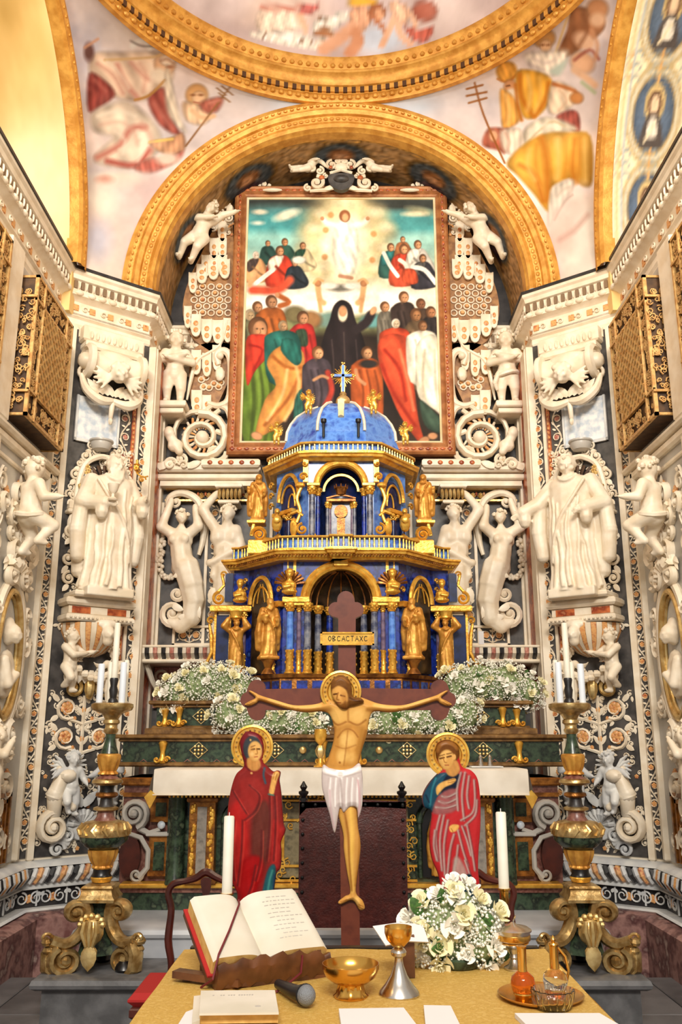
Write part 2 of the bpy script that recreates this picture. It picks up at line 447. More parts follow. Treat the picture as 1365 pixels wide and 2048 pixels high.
def clouds(X, Y, wl, seed):
    w_ = vnoise(X, Y, wl*1.3, seed+9)*wl*.8; return vnoise(X+w_, Y, wl, seed)+.5*vnoise(X, Y+w_, wl/2, seed+1)+.3*vnoise(X, Y, wl/4.3, seed+2)+.2*vnoise(X, Y, wl/9, seed+3)
def project(V):
    V = np.asarray(V, float).reshape(-1, 3); y = V[:, 1]; z = V[:, 2]-CZ
    dep = y*CP+z*SP; up = -y*SP+z*CP
    return 682.5+F*V[:, 0]/dep, 1024-F*up/dep
def grid_faces(nu, nv):
    return [[j*nu+i, j*nu+i+1, (j+1)*nu+i+1, (j+1)*nu+i] for j in range(nv-1) for i in range(nu-1)]
def painted_grid(name, G, colours, material, parent=None, flip=False):
    nv, nu = G.shape[:2]; Fc = grid_faces(nu, nv)
    if flip: Fc = [f[::-1] for f in Fc]
    me, c = mesh_from(name, G.reshape(-1, 3), Fc, True, 0, lin(np.clip(colours, 0, 255)))
    return link_mesh(name, me, material, parent, c)
def cutout(name, outline, layers, base, Y, step, material='icon_paint', parent=None, thick=.03, relief=.012, edge=10, grainamp=3, smooth_outline=True, post=None):
    """a shaped painted board: outline in photo pixels on the frontal plane Y, real thickness, gently rounded face"""
    pts = catmull(outline, 6) if smooth_outline else outline
    a = np.array(pts); x0, y0 = a.min(0)-step; x1, y1 = a.max(0)+step
    nx = int((x1-x0)/step)+2; ny = int((y1-y0)/step)+2
    gx, gy = np.meshgrid(x0+np.arange(nx)*step, y0+np.arange(ny)*step)
    sd = sdist(gx.ravel(), gy.ravel(), pts).reshape(ny, nx); ins = sd < 0
    cell = ins[:-1, :-1] | ins[1:, :-1] | ins[:-1, 1:] | ins[1:, 1:]
    used = np.zeros((ny, nx), bool); used[:-1, :-1] |= cell; used[1:, :-1] |= cell; used[:-1, 1:] |= cell; used[1:, 1:] |= cell
    X = gx.copy(); Yp = gy.copy()
    jj, ii = np.where(used & ~ins)
    for j, i in zip(jj, ii):
        best = 1e9
        for k in range(len(pts)):
            xa, ya = pts[k]; xb, yb = pts[(k+1) % len(pts)]; dx, dy = xb-xa, yb-ya; t = ((gx[j, i]-xa)*dx+(gy[j, i]-ya)*dy)/(dx*dx+dy*dy+1e-9); t = min(1, max(0, t))
            q = (xa+t*dx-gx[j, i])**2+(ya+t*dy-gy[j, i])**2
            if q < best: best = q; X[j, i] = xa+t*dx; Yp[j, i] = ya+t*dy
    sd = np.where(ins, sd, 0)
    idx = -np.ones((ny, nx), int); idx[used] = np.arange(used.sum())
    xs, ys = X[used], Yp[used]; hgt = relief*np.sqrt(np.clip(-sd[used]/edge, 0, 1))
    col = paint(xs, ys, layers, base, .35)
    if post is not None: col = post(xs, ys, col)
    if grainamp: col = col+grain(xs, ys, grainamp)[:, None]
    d = np.stack([(xs-682.5)/F, CP-(1024-ys)/F*SP, SP+(1024-ys)/F*CP], 1); W = d*(Y/d[:, 1])[:, None]; W[:, 2] += CZ
    W[:, 1] = Y-hgt; Fc = []; edges = {}
    for j, i in zip(*np.where(cell)):
        f = [idx[j, i], idx[j+1, i], idx[j+1, i+1], idx[j, i+1]]; Fc.append([int(v) for v in f])
        for k in range(4):
            e = (f[k], f[(k+1) % 4]); edges[e] = 1
    n = len(W); Wb = W.copy(); Wb[:, 1] = Y+thick; bd = [e for e in edges if (e[1], e[0]) not in edges]
    bidx = {}; extra = []
    for a_, b_ in bd:
        for q in (a_, b_):
            if q not in bidx: bidx[q] = n+len(extra); extra.append(Wb[q])
    for a_, b_ in bd: Fc.append([int(b_), int(a_), bidx[a_], bidx[b_]])
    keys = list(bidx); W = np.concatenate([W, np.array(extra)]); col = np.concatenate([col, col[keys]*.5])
    me, c = mesh_from(name, W, Fc, True, 50, lin(np.clip(col, 0, 255)))
    return link_mesh(name, me, material, parent, c)
# ================================================================ the shell of the church
HALF = [(-2.59, 2.2), (-2.60, 7.65), (-2.49, 7.74), (-1.885, 8.2), (-1.885, 8.88), (-1.22, 8.88)]
def mirror_path(p): return [(-x, y) for x, y in p[::-1]]
LP = HALF; RP = mirror_path(HALF)
FS = frame((-2.70, 0, 0), 0, 1)                       # left side wall: u = world Y
FC = frame((-2.55, 7.82, 0), .605, .46)               # left canted wall
FR = frame((-1.945, 0, 0), 0, 1)                      # left return beside the altarpiece
FB = frame((0, 9.0, 0), 1, 0)                         # back wall: u = world X
WALL = {}
def stuff_(o): o['kind'] = 'stuff'; return o
b = MB(); b.box(-6, 6, -5, 10, -.25, -.15); floor = structure(b.build('floor', 'stone_floor'))
q = MB()
for i in range(-3, 4):
    for j in range(5): q = MB(); q.box(i*.9-.445, i*.9+.445, 2.6+j*.9, 3.49+j*.9, -.15, 0, bev=.006); q.build('paving_slab', 'stone_floor', floor)
for s, nm in ((-1, 'wall_left'), (1, 'wall_right')):
    b = MB(mir=s > 0); b.sweep(HALF[:5], [(-.10, -.15), (-.10, 5.75), (-.45, 5.75), (-.45, -.15)])
    WALL[s] = structure(b.build(nm, 'marble', None, False))
b = MB(); b.box(-2.1, 2.1, 9.0, 9.3, -.15, 8.3); WALL[0] = wb = structure(b.build('wall_back', 'slate', None, False))

# entablature all the way round
ENT = [(-.30, 5.60), (-.10, 5.60), (-.085, 5.63), (-.085, 5.68), (-.06, 5.70), (-.10, 5.73), (-.10, 5.87), (-.08, 5.89), (-.03, 5.91), (-.045, 5.96),
       (-.055, 5.98), (-.055, 6.07), (-.03, 6.08), (-.02, 6.12), (0, 6.14), (0, 6.17), (-.30, 6.17)]
def along(path, step, off):
    """points and directions along a plan path shifted by off to its right"""
    out = []
    for a, c in zip(path[:-1], path[1:]):
        a = np.array(a); c = np.array(c); d = c-a; l = np.linalg.norm(d); d /= l; n = np.array((d[1], -d[0])); k = max(1, int(round(l/step)))
        for i in range(k): t = (i+.5)/k; out.append((a+d*l*t+n*off, d, n))
    return out
for s in (-1, 1):
    nm = 'trim_1' if s < 0 else 'trim_2'
    b = MB(mir=s > 0); b.sweep(HALF, ENT); tr = structure(b.build(nm, 'marble', None, True, 25))
    b = MB(mir=s > 0); b.sweep(HALF, [(-.30, 6.171), (.012, 6.171), (.012, 6.20), (-.30, 6.20)]); b.build('cornice_edge', 'slate_dark', tr, False)
    d1 = MB(mir=s > 0); d2 = MB(mir=s > 0); d3 = MB(mir=s > 0); d4 = MB(mir=s > 0)
    path = [(-2.60, 5.0)]+HALF[1:]
    for p, d, n in along(path, .075, -.052):
        T = np.eye(4); T[:2, 0] = d; T[:2, 1] = -n; T[:2, 3] = p
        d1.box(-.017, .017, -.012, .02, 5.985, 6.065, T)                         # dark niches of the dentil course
        d2.ell((.037, -.01, 6.025), (.013, .016, .042), 6, T)                    # white pegs between
    for p, d, n in along(path, .11, -.035):
        T = np.eye(4); T[:2, 0] = d; T[:2, 1] = -n; T[:2, 3] = p
        d2.ell((0, -.005, 5.935), (.045, .025, .03), 8, T)                       # egg course
    for p, d, n in along(path, .21, -.098):
        T = np.eye(4); T[:2, 0] = d; T[:2, 1] = -n; T[:2, 3] = p
        d3.box(-.028, .028, -.010, .02, 5.775, 5.835, T); d4.spiral((-.075, 5.80), .035, 0, 1.2, .008, 1.2, -.01); 
        d4.V[-1] = d4.V[-1] @ T[:3, :3].T + T[:3, 3]; d4.V[-2] = d4.V[-2] @ T[:3, :3].T + T[:3, 3]
    stuff_(d1.build('dentil_recess', 'niche_brown', tr)); d2.build('egg_moulding', 'marble', tr)['kind'] = 'stuff'
    d3.build('frieze_panel', 'amber_inlay', tr)['kind'] = 'stuff'; d4.build('frieze_scroll', 'marble', tr)['kind'] = 'stuff'

# front arch, its soffit and the lunette
AZ = 6.20; YF = 8.12; YC = 5.42
b = MB(); b.arc((0, AZ), [(2.27, 8.16), (2.27, 8.10), (2.22, 8.085), (2.19, 8.10), (2.17, 8.10), (2.13, 8.06), (2.09, 8.08), (2.08, 8.11), (2.02, 8.12), (1.98, 8.10), (1.95, 8.12), (1.945, 8.16), (1.93, 8.18), (1.93, 8.30)], 0, PI, 72)
arch = structure(b.build('trim_3', 'gilt_stucco', None, True, 30)); arch['label'] = 'gilded stucco arch framing the apse'
e = MB()
for i in range(96):
    a = PI*(i+.5)/96; T = TR(2.205*math.cos(a), 8.085, AZ+2.205*math.sin(a), 0, 1, 0, -a+PI/2)
    e.ell((0, 0, 0), (.024, .014, .014), 6, T, 4)
    T = TR(2.05*math.cos(a), 8.11, AZ+2.05*math.sin(a), 0, 1, 0, -a+PI/2); e.ell((0, 0, 0), (.026, .012, .02), 6, T, 4)
e.build('arch_leaf_moulding', 'gilt_stucco', arch)['kind'] = 'stuff'
# mosaic vault of the apse: painted grid
na, nd = 150, 26; G = np.zeros((nd, na, 3))
for j in range(nd):
    for i in range(na):
        a = PI-PI*i/(na-1); r = 1.935; G[j, i] = (r*math.cos(a), 8.28+.74*j/(nd-1), AZ+r*math.sin(a))
ang = np.tile(np.linspace(0, 180, na), nd); dep = np.repeat(np.linspace(0, 40, nd), na)
lay = []
for c, hue in ((90, 0), (57, 1), (123, 1), (28, 2), (152, 2)):
    lay += [('ell', (c, 18, 11, 15), (150, 110, 52), 2), ('ell', (c, 18, 9.6, 13), (66, 74, 82), 2), ('ell', (c, 16, 4.5, 6), (128, 84, 50), 2), ('ell', (c, 18, 2.6, 3.4), (176, 128, 92), 1.5), ('poly', [(c-7, 30), (c-3, 22), (c+3, 22), (c+7, 30)], (60, 44, 52), 2)]
for k in range(17):
    c = 6+k*10.5; lay.append(('line', (1.2, [(c-5, 36), (c-2, 32), (c+2, 36), (c+5, 33)]), (168, 120, 56), 1.5, .8)); lay.append(('line', (1.0, [(c-5, 3), (c, 1.5), (c+5, 3)]), (190, 140, 60), 1.2, .9))
C = paint(ang, dep, lay, (156, 122, 82)); rr = np.random.RandomState(5); C = C*(1+rr.uniform(-.22, .22, len(C))[:, None])+grain(ang*8, dep*8, 14)[:, None]
va = painted_grid('ceiling', G, C, 'mosaic', None, True); structure(va)
b = MB(); b.prism([(1.94*math.cos(a), AZ+1.94*math.sin(a)) for a in np.linspace(0, PI, 40)], 8.99, 9.05); b.build('lunette', 'slate_dark', wb, False)

# pendentives
def coons(bot, left, right, top, nu, nv):
    G = np.zeros((nv, nu, 3)); B0, B1 = np.array(bot(0)), np.array(bot(1)); T0, T1 = np.array(top(0)), np.array(top(1))
    for j in range(nv):
        v = j/(nv-1); l, r = np.array(left(v)), np.array(right(v))
        for i in range(nu):
            u = i/(nu-1)
            G[j, i] = (1-v)*np.array(bot(u))+v*np.array(top(u))+(1-u)*l+u*r-((1-u)*(1-v)*B0+u*(1-v)*B1+(1-u)*v*T0+u*v*T1)
    return G
TOPZ = 8.46; RS = 2.22
def pend(nu, nv):
    h = TOPZ-AZ
    return coons(lambda u: (-2.58+.31*u, 7.64+.48*u, AZ), lambda v: (-2.58, YC+RS*math.cos(v*PI/2), AZ+h*math.sin(v*PI/2)),
                 lambda v: (-2.27*math.cos(v*PI/2), YF, AZ+h*math.sin(v*PI/2)), lambda u: (-2.58*math.cos(u*PI/2), YC+2.70*math.sin(u*PI/2), TOPZ), nu, nv)
PINK = (206, 138, 122); CREAM = (240, 222, 200)
FR_L = [('poly', [(150, 0), (420, 0), (430, 90), (300, 70), (200, 60)], (204, 192, 192), 60, .8), ('ell', (300, 60, 60, 40), (226, 210, 198), 40), ('ell', (560, 200, 90, 40), (196, 206, 222), 50), ('ell', (480, 230, 60, 35), (222, 206, 204), 40),
    ('poly', [(185, 108), (240, 104), (330, 106), (348, 140), (335, 172), (275, 203), (205, 183), (180, 150)], (234, 206, 182), 6), ('poly', [(178, 148), (208, 160), (230, 188), (205, 212), (177, 222)], (156, 74, 66), 5),
    ('poly', [(296, 198), (330, 176), (348, 240), (362, 272), (320, 250)], (178, 96, 84), 5), ('poly', [(183, 226), (225, 206), (262, 204), (312, 250), (322, 292), (280, 335), (200, 328), (192, 308), (225, 275), (188, 262)], (240, 220, 198), 7),
    ('line', (9, [(235, 130), (250, 165), (275, 195)]), PINK, 8, .8), ('line', (8, [(262, 125), (300, 160), (318, 130)]), PINK, 8, .6), ('line', (12, [(195, 315), (240, 290), (262, 258), (290, 255)]), PINK, 8), ('line', (10, [(215, 322), (270, 330), (300, 300)]), (186, 96, 84), 8), ('line', (6, [(240, 300), (280, 280)]), CREAM, 6),
    ('ell', (330, 128, 22, 24), (226, 178, 140), 4), ('ell', (336, 120, 16, 12), (240, 218, 196), 4), ('ell', (318, 150, 16, 14), (240, 222, 200), 6), ('line', (5, [(210, 120), (300, 115), (325, 108)]), (214, 178, 130), 4), ('line', (5, [(270, 200), (300, 190), (330, 160)]), (190, 140, 80), 3),
    ('poly', [(335, 130), (352, 200), (362, 235), (372, 265), (340, 235), (330, 190)], (242, 226, 204), 6), ('ell', (394, 190, 23, 23), (220, 168, 112), 4), ('ell', (398, 196, 14, 14), (232, 190, 150), 4), ('poly', [(366, 204), (400, 212), (424, 230), (405, 250), (372, 240)], (230, 192, 156), 5), ('poly', [(400, 205), (446, 194), (436, 222), (412, 226)], (172, 96, 80), 5), ('line', (9, [(385, 222), (405, 236), (428, 232)]), (226, 180, 140), 4),
    ('line', (3.5, [(462, 172), (372, 292)]), (140, 96, 56), 2), ('line', (3, [(434, 176), (452, 190)]), (140, 96, 56), 2), ('line', (3, [(438, 186), (460, 204)]), (140, 96, 56), 2), ('line', (3, [(444, 172), (466, 190)]), (140, 96, 56), 2),
    ('poly', [(298, 286), (340, 276), (366, 266), (370, 300), (338, 312)], (206, 156, 120), 4), ('line', (6, [(300, 284), (345, 278)]), (236, 200, 120), 3), ('poly', [(268, 336), (300, 316), (330, 318), (366, 302), (355, 322), (300, 348)], (196, 112, 98), 5), ('ell', (335, 318, 22, 12), (238, 214, 196), 6),
    ('ell', (178, 104, 10, 18), (118, 84, 78), 5), ('line', (5, [(170, 95), (196, 78)]), (214, 160, 130), 4), ('line', (10, [(265, 92), (285, 80), (300, 96)]), (236, 232, 226), 5), ('line', (4, [(262, 82), (284, 92), (316, 92)]), (150, 138, 132), 4),
    ('ell', (245, 362, 60, 18), (250, 240, 222), 10), ('ell', (210, 360, 16, 8), (220, 150, 130), 6), ('ell', (225, 430, 60, 60), (244, 222, 214), 30), ('ell', (280, 400, 50, 40), (232, 206, 202), 30), ('ell', (195, 480, 26, 40), (214, 214, 232), 18), ('ell', (330, 380, 40, 30), (226, 202, 200), 24), ('ell', (205, 400, 26, 30), (252, 246, 232), 16)]
GOLDC = (240, 178, 70); GOLDD = (208, 128, 40)
FR_R = [('ell', (850, 215, 90, 30), (198, 210, 228), 40), ('ell', (930, 240, 60, 50), (226, 212, 214), 36), ('ell', (900, 265, 60, 26), (236, 222, 216), 30), ('ell', (1100, 60, 60, 60), (222, 206, 206), 40),
    ('poly', [(1115, 108), (1135, 60), (1142, 18), (1168, 14), (1205, 30), (1208, 60), (1165, 96), (1140, 112)], (164, 108, 72), 4), ('line', (5, [(1112, 106), (1142, 16)]), (224, 190, 140), 3), ('ell', (1196, 18, 22, 22), (196, 140, 100), 6), ('ell', (1196, 40, 16, 14), (228, 184, 150), 6), ('ell', (1170, 82, 24, 16, 30), (232, 188, 156), 6), ('ell', (1166, 125, 26, 22, 30), (224, 176, 140), 6), ('line', (14, [(1150, 140), (1172, 155), (1190, 170)]), (226, 182, 148), 6), ('line', (6, [(1150, 120), (1180, 100), (1198, 118)]), (160, 92, 76), 5), ('line', (7, [(1165, 165), (1190, 185)]), (176, 186, 150), 5),
    ('ell', (1088, 76, 24, 20), (206, 154, 96), 4), ('ell', (1092, 92, 12, 13), (230, 186, 146), 4), ('poly', [(1052, 108), (1090, 104), (1136, 102), (1122, 140), (1092, 152), (1060, 130)], (246, 232, 216), 8), ('poly', [(1100, 142), (1134, 120), (1120, 150)], (186, 200, 190), 6),
    ('poly', [(993, 138), (1008, 122), (1030, 128), (1035, 150), (1018, 166), (998, 158)], (222, 156, 64), 4), ('line', (4, [(996, 158), (1016, 164), (1032, 150)]), (190, 116, 44), 3), ('ell', (1022, 174, 14, 15), (206, 146, 100), 4), ('ell', (1024, 186, 11, 9), (240, 222, 200), 4), ('line', (3, [(1014, 172), (1020, 171)]), (110, 66, 40), 2),
    ('poly', [(1034, 142), (1080, 144), (1106, 164), (1098, 208), (1070, 236), (1046, 232), (1036, 190)], GOLDC, 4), ('line', (9, [(1040, 150), (1044, 195), (1068, 232)]), GOLDD, 6), ('line', (8, [(1098, 166), (1092, 200), (1070, 232)]), GOLDD, 6), ('poly', [(1002, 178), (1028, 194), (1042, 226), (1036, 246), (1008, 258), (1002, 220)], (238, 172, 84), 4), ('line', (6, [(1032, 170), (1036, 210), (1044, 240)]), (196, 120, 44), 5),
    ('poly', [(1106, 164), (1150, 178), (1150, 206), (1120, 228), (1096, 220)], (242, 218, 190), 5), ('line', (7, [(1108, 168), (1150, 182), (1160, 200)]), (186, 106, 50), 5), ('ell', (1154, 196, 14, 12), (196, 130, 72), 4), ('poly', [(1112, 236), (1140, 220), (1158, 228), (1160, 262), (1140, 258)], (166, 84, 74), 4),
    ('poly', [(1040, 278), (1062, 246), (1105, 234), (1156, 258), (1106, 268), (1060, 296), (1034, 318)], (242, 228, 204), 5), ('line', (4, [(1050, 290), (1100, 245), (1130, 252)]), (206, 186, 150), 4), ('poly', [(966, 290), (976, 258), (1006, 256), (1020, 262), (1012, 306), (996, 300)], (190, 108, 84), 4), ('poly', [(1002, 262), (1040, 258), (1050, 286), (1030, 308), (1008, 300)], (246, 226, 204), 5), ('ell', (988, 272, 9, 12), (226, 170, 130), 3),
    ('poly', [(1014, 326), (1052, 286), (1096, 266), (1140, 264), (1182, 272), (1186, 362), (1168, 374), (1146, 358), (1124, 362), (1100, 382), (1098, 424), (1068, 388), (1036, 352)], GOLDC, 4), ('line', (12, [(1084, 276), (1094, 320), (1096, 400)]), GOLDD, 9, .9), ('line', (10, [(1150, 280), (1146, 330), (1150, 365)]), GOLDD, 8, .8), ('line', (9, [(1040, 330), (1070, 350), (1086, 400)]), (196, 112, 36), 8, .8), ('line', (12, [(1116, 280), (1118, 330), (1116, 356)]), (250, 206, 116), 9, .8), ('line', (9, [(1170, 280), (1172, 360)]), (248, 200, 104), 8, .8),
    ('poly', [(1102, 384), (1126, 364), (1148, 362), (1140, 392), (1112, 430), (1098, 450)], (250, 240, 222), 5), ('line', (4, [(1110, 440), (1130, 404), (1146, 390)]), (170, 140, 126), 3),
    ('line', (4, [(950, 166), (968, 230), (1010, 326)]), (160, 100, 52), 2), ('line', (4, [(934, 178), (966, 170)]), (160, 100, 52), 2), ('line', (4, [(934, 192), (974, 184)]), (160, 100, 52), 2), ('line', (4, [(938, 206), (974, 196)]), (160, 100, 52), 2),
    ('ell', (1150, 430, 40, 50, 20), (240, 222, 212), 26), ('ell', (1120, 470, 26, 36), (236, 208, 196), 20), ('ell', (1176, 480, 20, 60), (254, 248, 238), 16), ('line', (6, [(1120, 480), (1150, 460), (1176, 430)]), (214, 176, 164), 10)]
FR_L += [('line', (5, [(196, 128), (226, 150), (246, 186)]), (196, 134, 118), 9, .7), ('line', (4, [(214, 124), (236, 142), (258, 176)]), (246, 230, 208), 7, .8), ('line', (5, [(280, 128), (292, 150), (286, 184)]), (204, 148, 130), 9, .6), ('line', (4, [(300, 128), (306, 150), (298, 176)]), (246, 230, 210), 7, .7),
    ('line', (5, [(196, 232), (236, 222), (270, 232)]), (250, 238, 218), 8, .8), ('line', (5, [(200, 250), (240, 244), (268, 262), (276, 290)]), (214, 166, 148), 9, .6), ('line', (5, [(230, 262), (250, 280), (246, 306)]), (248, 234, 214), 8, .7), ('line', (6, [(284, 246), (304, 280), (300, 320)]), (214, 160, 142), 9, .6), ('line', (5, [(276, 262), (288, 290), (276, 322)]), (250, 236, 218), 8, .7), ('line', (6, [(308, 206), (326, 232), (346, 258)]), (206, 132, 116), 8, .7), ('line', (5, [(182, 168), (200, 184), (196, 206)]), (116, 50, 48), 8, .7), ('line', (4, [(190, 160), (212, 182)]), (190, 110, 98), 6, .7),
    ('ell', (386, 190, 5, 2.4), (150, 100, 66), 2), ('ell', (402, 190, 5, 2.4), (150, 100, 66), 2), ('line', (3, [(388, 204), (398, 206)]), (176, 110, 84), 2), ('line', (4, [(322, 122), (334, 118), (346, 126)]), (160, 110, 84), 5, .7), ('ell', (340, 134, 6, 3), (166, 112, 84), 3), ('line', (6, [(420, 206), (440, 200)]), (206, 130, 112), 5)]
FR_R += [('line', (6, [(1056, 152), (1062, 186), (1056, 220)]), (252, 206, 120), 8, .8), ('line', (5, [(1080, 156), (1082, 190), (1070, 224)]), (250, 200, 108), 7, .7), ('line', (5, [(1012, 190), (1020, 220), (1016, 248)]), (252, 206, 130), 7, .7), ('line', (6, [(1060, 300), (1056, 330), (1070, 360)]), (250, 204, 112), 9, .7), ('line', (5, [(1074, 290), (1072, 330), (1084, 370)]), (206, 132, 44), 8, .7), ('line', (6, [(1132, 276), (1134, 320), (1130, 352)]), (220, 150, 54), 9, .7), ('line', (5, [(1160, 276), (1160, 320), (1156, 364)]), (206, 132, 44), 8, .7),
    ('line', (4, [(1120, 180), (1134, 200), (1120, 220)]), (206, 170, 140), 6, .7), ('line', (4, [(1066, 116), (1090, 126), (1112, 120)]), (214, 196, 190), 7, .8), ('line', (4, [(1060, 128), (1086, 140)]), (196, 178, 176), 6, .7), ('ell', (1086, 90, 4, 2), (150, 100, 66), 2), ('ell', (1097, 90, 4, 2), (150, 100, 66), 2), ('line', (5, [(1012, 266), (1020, 284), (1016, 300)]), (206, 160, 140), 6, .7), ('line', (5, [(1060, 262), (1090, 250), (1120, 256)]), (252, 242, 222), 6, .8), ('line', (5, [(1116, 392), (1126, 380), (1140, 374)]), (220, 206, 190), 6, .8), ('line', (6, [(1168, 30), (1176, 60), (1160, 90)]), (132, 82, 52), 7, .7), ('line', (7, [(1184, 60), (1196, 90), (1190, 120)]), (206, 150, 112), 6, .8)]
def soften(Ls, k=1.7, dk=.9): return [(l[0], l[1], tuple(np.array(l[2])*dk), (l[3] if len(l) > 3 else 3)*(k if l[0] != 'line' else 1.3))+tuple(l[4:]) for l in Ls]
FR_L = soften(FR_L); FR_R = soften(FR_R)
pend_obj = []
for s in (-1, 1):
    G = pend(210, 190)
    if s > 0: G = G*np.array((-1, 1, 1))
    X, Y = project(G)
    base = np.array((206, 192, 192))[None]*np.ones((len(X), 1)); t = np.clip((Y-80)/420, 0, 1)[:, None]; base = base*(1-t)+np.array((234, 218, 208))*t
    cl_ = np.clip(clouds(X, Y, 130, 21-s)*1.6, -.6, .6)[:, None]; base = base+cl_*np.array((46, 40, 34))+np.clip(clouds(X, Y, 90, 33-s), 0, 1)[:, None]*np.array((-22, -6, 14))
    C = paint(X, Y, FR_L if s < 0 else FR_R, base)+(clouds(X, Y, 70, 9 if s < 0 else 14)*26)[:, None]*np.array((1, 1.05, 1.0))
    o = painted_grid('ceiling', G, C, 'fresco', None, s > 0); structure(o); pend_obj.append(o)

# side arches: gold ribs and the barrel vaults beyond
for s in (-1, 1):
    b = MB(mir=s > 0); k = (TOPZ-AZ)/RS
    b.arc((YC, AZ), [(2.30, -2.60), (2.30, -2.53), (2.27, -2.51), (2.23, -2.515), (2.20, -2.50), (2.17, -2.515), (2.13, -2.52), (2.10, -2.55), (2.10, -2.66)], -.02, PI+.02, 60, 'x')
    rib = structure(b.build('trim_4' if s < 0 else 'trim_5', 'gilt_stucco', None, True, 30))
    e = MB(mir=s > 0)
    for i in range(90):
        a = PI*(i+.5)/90; T = TR(-2.508, YC+2.20*math.cos(a), AZ+2.20*math.sin(a), 0, 1, a, 0); e.ell((0, 0, 0), (.014, .026, .018), 6, T, 4)
    e.build('rib_leaf_moulding', 'gilt_stucco', rib)['kind'] = 'stuff'
    n1, n2 = 120, 90; G = np.zeros((n2, n1, 3))
    for j in range(n2):
        for i in range(n1):
            a = PI*.62*i/(n1-1); G[j, i] = (s*(2.64+1.9*j/(n2-1)), YC+2.11*math.cos(a), AZ-.1+2.2*math.sin(a))
    X, Y = project(G)
    aa = np.tile(np.linspace(0, 111, n1), n2); dd = np.repeat(np.linspace(0, 95, n2), n1)
    if s < 0:
        C = paint(aa, dd, [('ell', (20, 30, 16, 30), (244, 226, 184), 12), ('ell', (60, 20, 20, 26), (226, 190, 122), 16), ('ell', (45, 50, 14, 30), (228, 194, 130), 12)], (240, 216, 164))+(clouds(aa*3, dd*3, 60, 8)*34)[:, None]
    else:
        L = []
        for cy, big in ((15.5, 1), (38, 1), (60, 1)):
            L += [('ell', (cy, 17, 12, 13), (236, 206, 150), 1), ('ell', (cy, 17, 11, 12), (250, 240, 214), 1), ('ell', (cy, 17, 9.6, 10.4), (226, 190, 130), 1), ('ell', (cy, 17, 8.8, 9.6), (96, 112, 136), 1),
                  ('ell', (cy+2.6, 17, 4.6, 4.9), (224, 196, 140), .8), ('ell', (cy+2.4, 17, 3.2, 3.4), (112, 84, 66), .8), ('ell', (cy+2.2, 17, 2.3, 2.0), (236, 206, 174), .8), ('poly', [(cy-7.5, 12), (cy-3, 12.5), (cy, 15), (cy, 19), (cy-3, 21.5), (cy-7.5, 22)], (86, 78, 76), 1), ('poly', [(cy-5, 14.5), (cy-1, 15.5), (cy-1, 18.5), (cy-5, 19.5)], (232, 224, 212), 1), ('line', (1, [(cy-6, 14), (cy-2, 18)]), (236, 220, 190), .8)]
        for k in range(8):
            for m_ in (4, 17, 30):
                c = 26.5+22.4*(k//3)+(k % 3-1)*2.6; L.append(('line', (.7, [(c-1, m_-4), (c+1, m_-2), (c-.6, m_), (c+1, m_+2), (c-1, m_+4)]), (150, 158, 160), .6, .8)); L.append(('ell', (c, m_, 1, 1), (214, 168, 110), .6))
        L += [('line', (1.6, [(0, 2), (111, 2)]), (232, 196, 150), 1), ('line', (1.0, [(0, 4.4), (111, 4.4)]), (186, 190, 190), .8), ('line', (1.4, [(0, 32), (111, 32)]), (232, 196, 150), 1)]
        C = paint(aa, dd, L, (236, 224, 192)); C = C*(1+np.random.RandomState(3).uniform(-.05, .05, len(C))[:, None])
    structure(painted_grid('ceiling', G, C, 'fresco', None, s < 0))
    b = MB(mir=s > 0); b.box(-4.7, -4.55, 2.5, 8.2, 5.5, 8.9); b.box(-4.7, -2.62, 7.62, 7.75, 5.7, 6.3); structure(b.build('wall_left' if s < 0 else 'wall_right', 'plaster_gold', None, False))

# dome ring and dome
def ring(prof, n=144, M=None):
    V = []; m = len(prof)
    for i in range(n):
        a = 2*PI*i/n
        for o, z in prof: V.append(((2.58-o)*math.cos(a), YC+(2.70-o)*math.sin(a), z))
    return V, [[i*m+j, i*m+j+1, ((i+1) % n)*m+j+1, ((i+1) % n)*m+j] for i in range(n) for j in range(m-1)]
b = MB(); V, Fc = ring([(-.03, 8.44), (.02, 8.44), (.03, 8.46), (.03, 8.52), (.05, 8.53), (.06, 8.60), (.09, 8.61), (.10, 8.66), (.13, 8.70), (.16, 8.715), (.165, 8.74), (.15, 8.76), (.19, 8.83), (.21, 8.85), (.21, 8.87), (.14, 8.875)]); b.add(V, Fc)
dr = structure(b.build('trim_6', 'gilt_stucco', None, True, 30)); dr['label'] = 'round gilded cornice at the foot of the dome'
e = MB(); d = MB()
for i in range(170):
    a = 2*PI*(i+.5)/170
    if math.sin(a) < -.3: continue
    T = TR((2.58-.045)*math.cos(a), YC+(2.70-.045)*math.sin(a), 0, a-PI/2)
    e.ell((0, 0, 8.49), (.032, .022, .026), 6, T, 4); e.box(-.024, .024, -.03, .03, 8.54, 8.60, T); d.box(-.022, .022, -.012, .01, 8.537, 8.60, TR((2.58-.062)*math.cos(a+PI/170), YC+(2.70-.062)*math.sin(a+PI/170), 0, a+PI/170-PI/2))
    e.ell((0, -.125, 8.795), (.03, .02, .03), 6, T, 4)
e.build('egg_and_dentil_course', 'gilt_stucco', dr)['kind'] = 'stuff'; d.build('dentil_gap_shade', 'dentil_shade', dr)['kind'] = 'stuff'  # dark blocks imitate the shade in the gaps between dentils
nu, nv = 300, 60; G = np.zeros((nv, nu, 3))
for j in range(nv):
    t = j/(nv-1)*1.45
    for i in range(nu):
        a = R(5+170*i/(nu-1)); k = math.cos(t*.98); G[j, i] = (2.44*k*math.cos(a), YC+2.55*k*math.sin(a), 8.86+2.3*math.sin(t))
X, Y = project(G)
SK = (226, 172, 140)
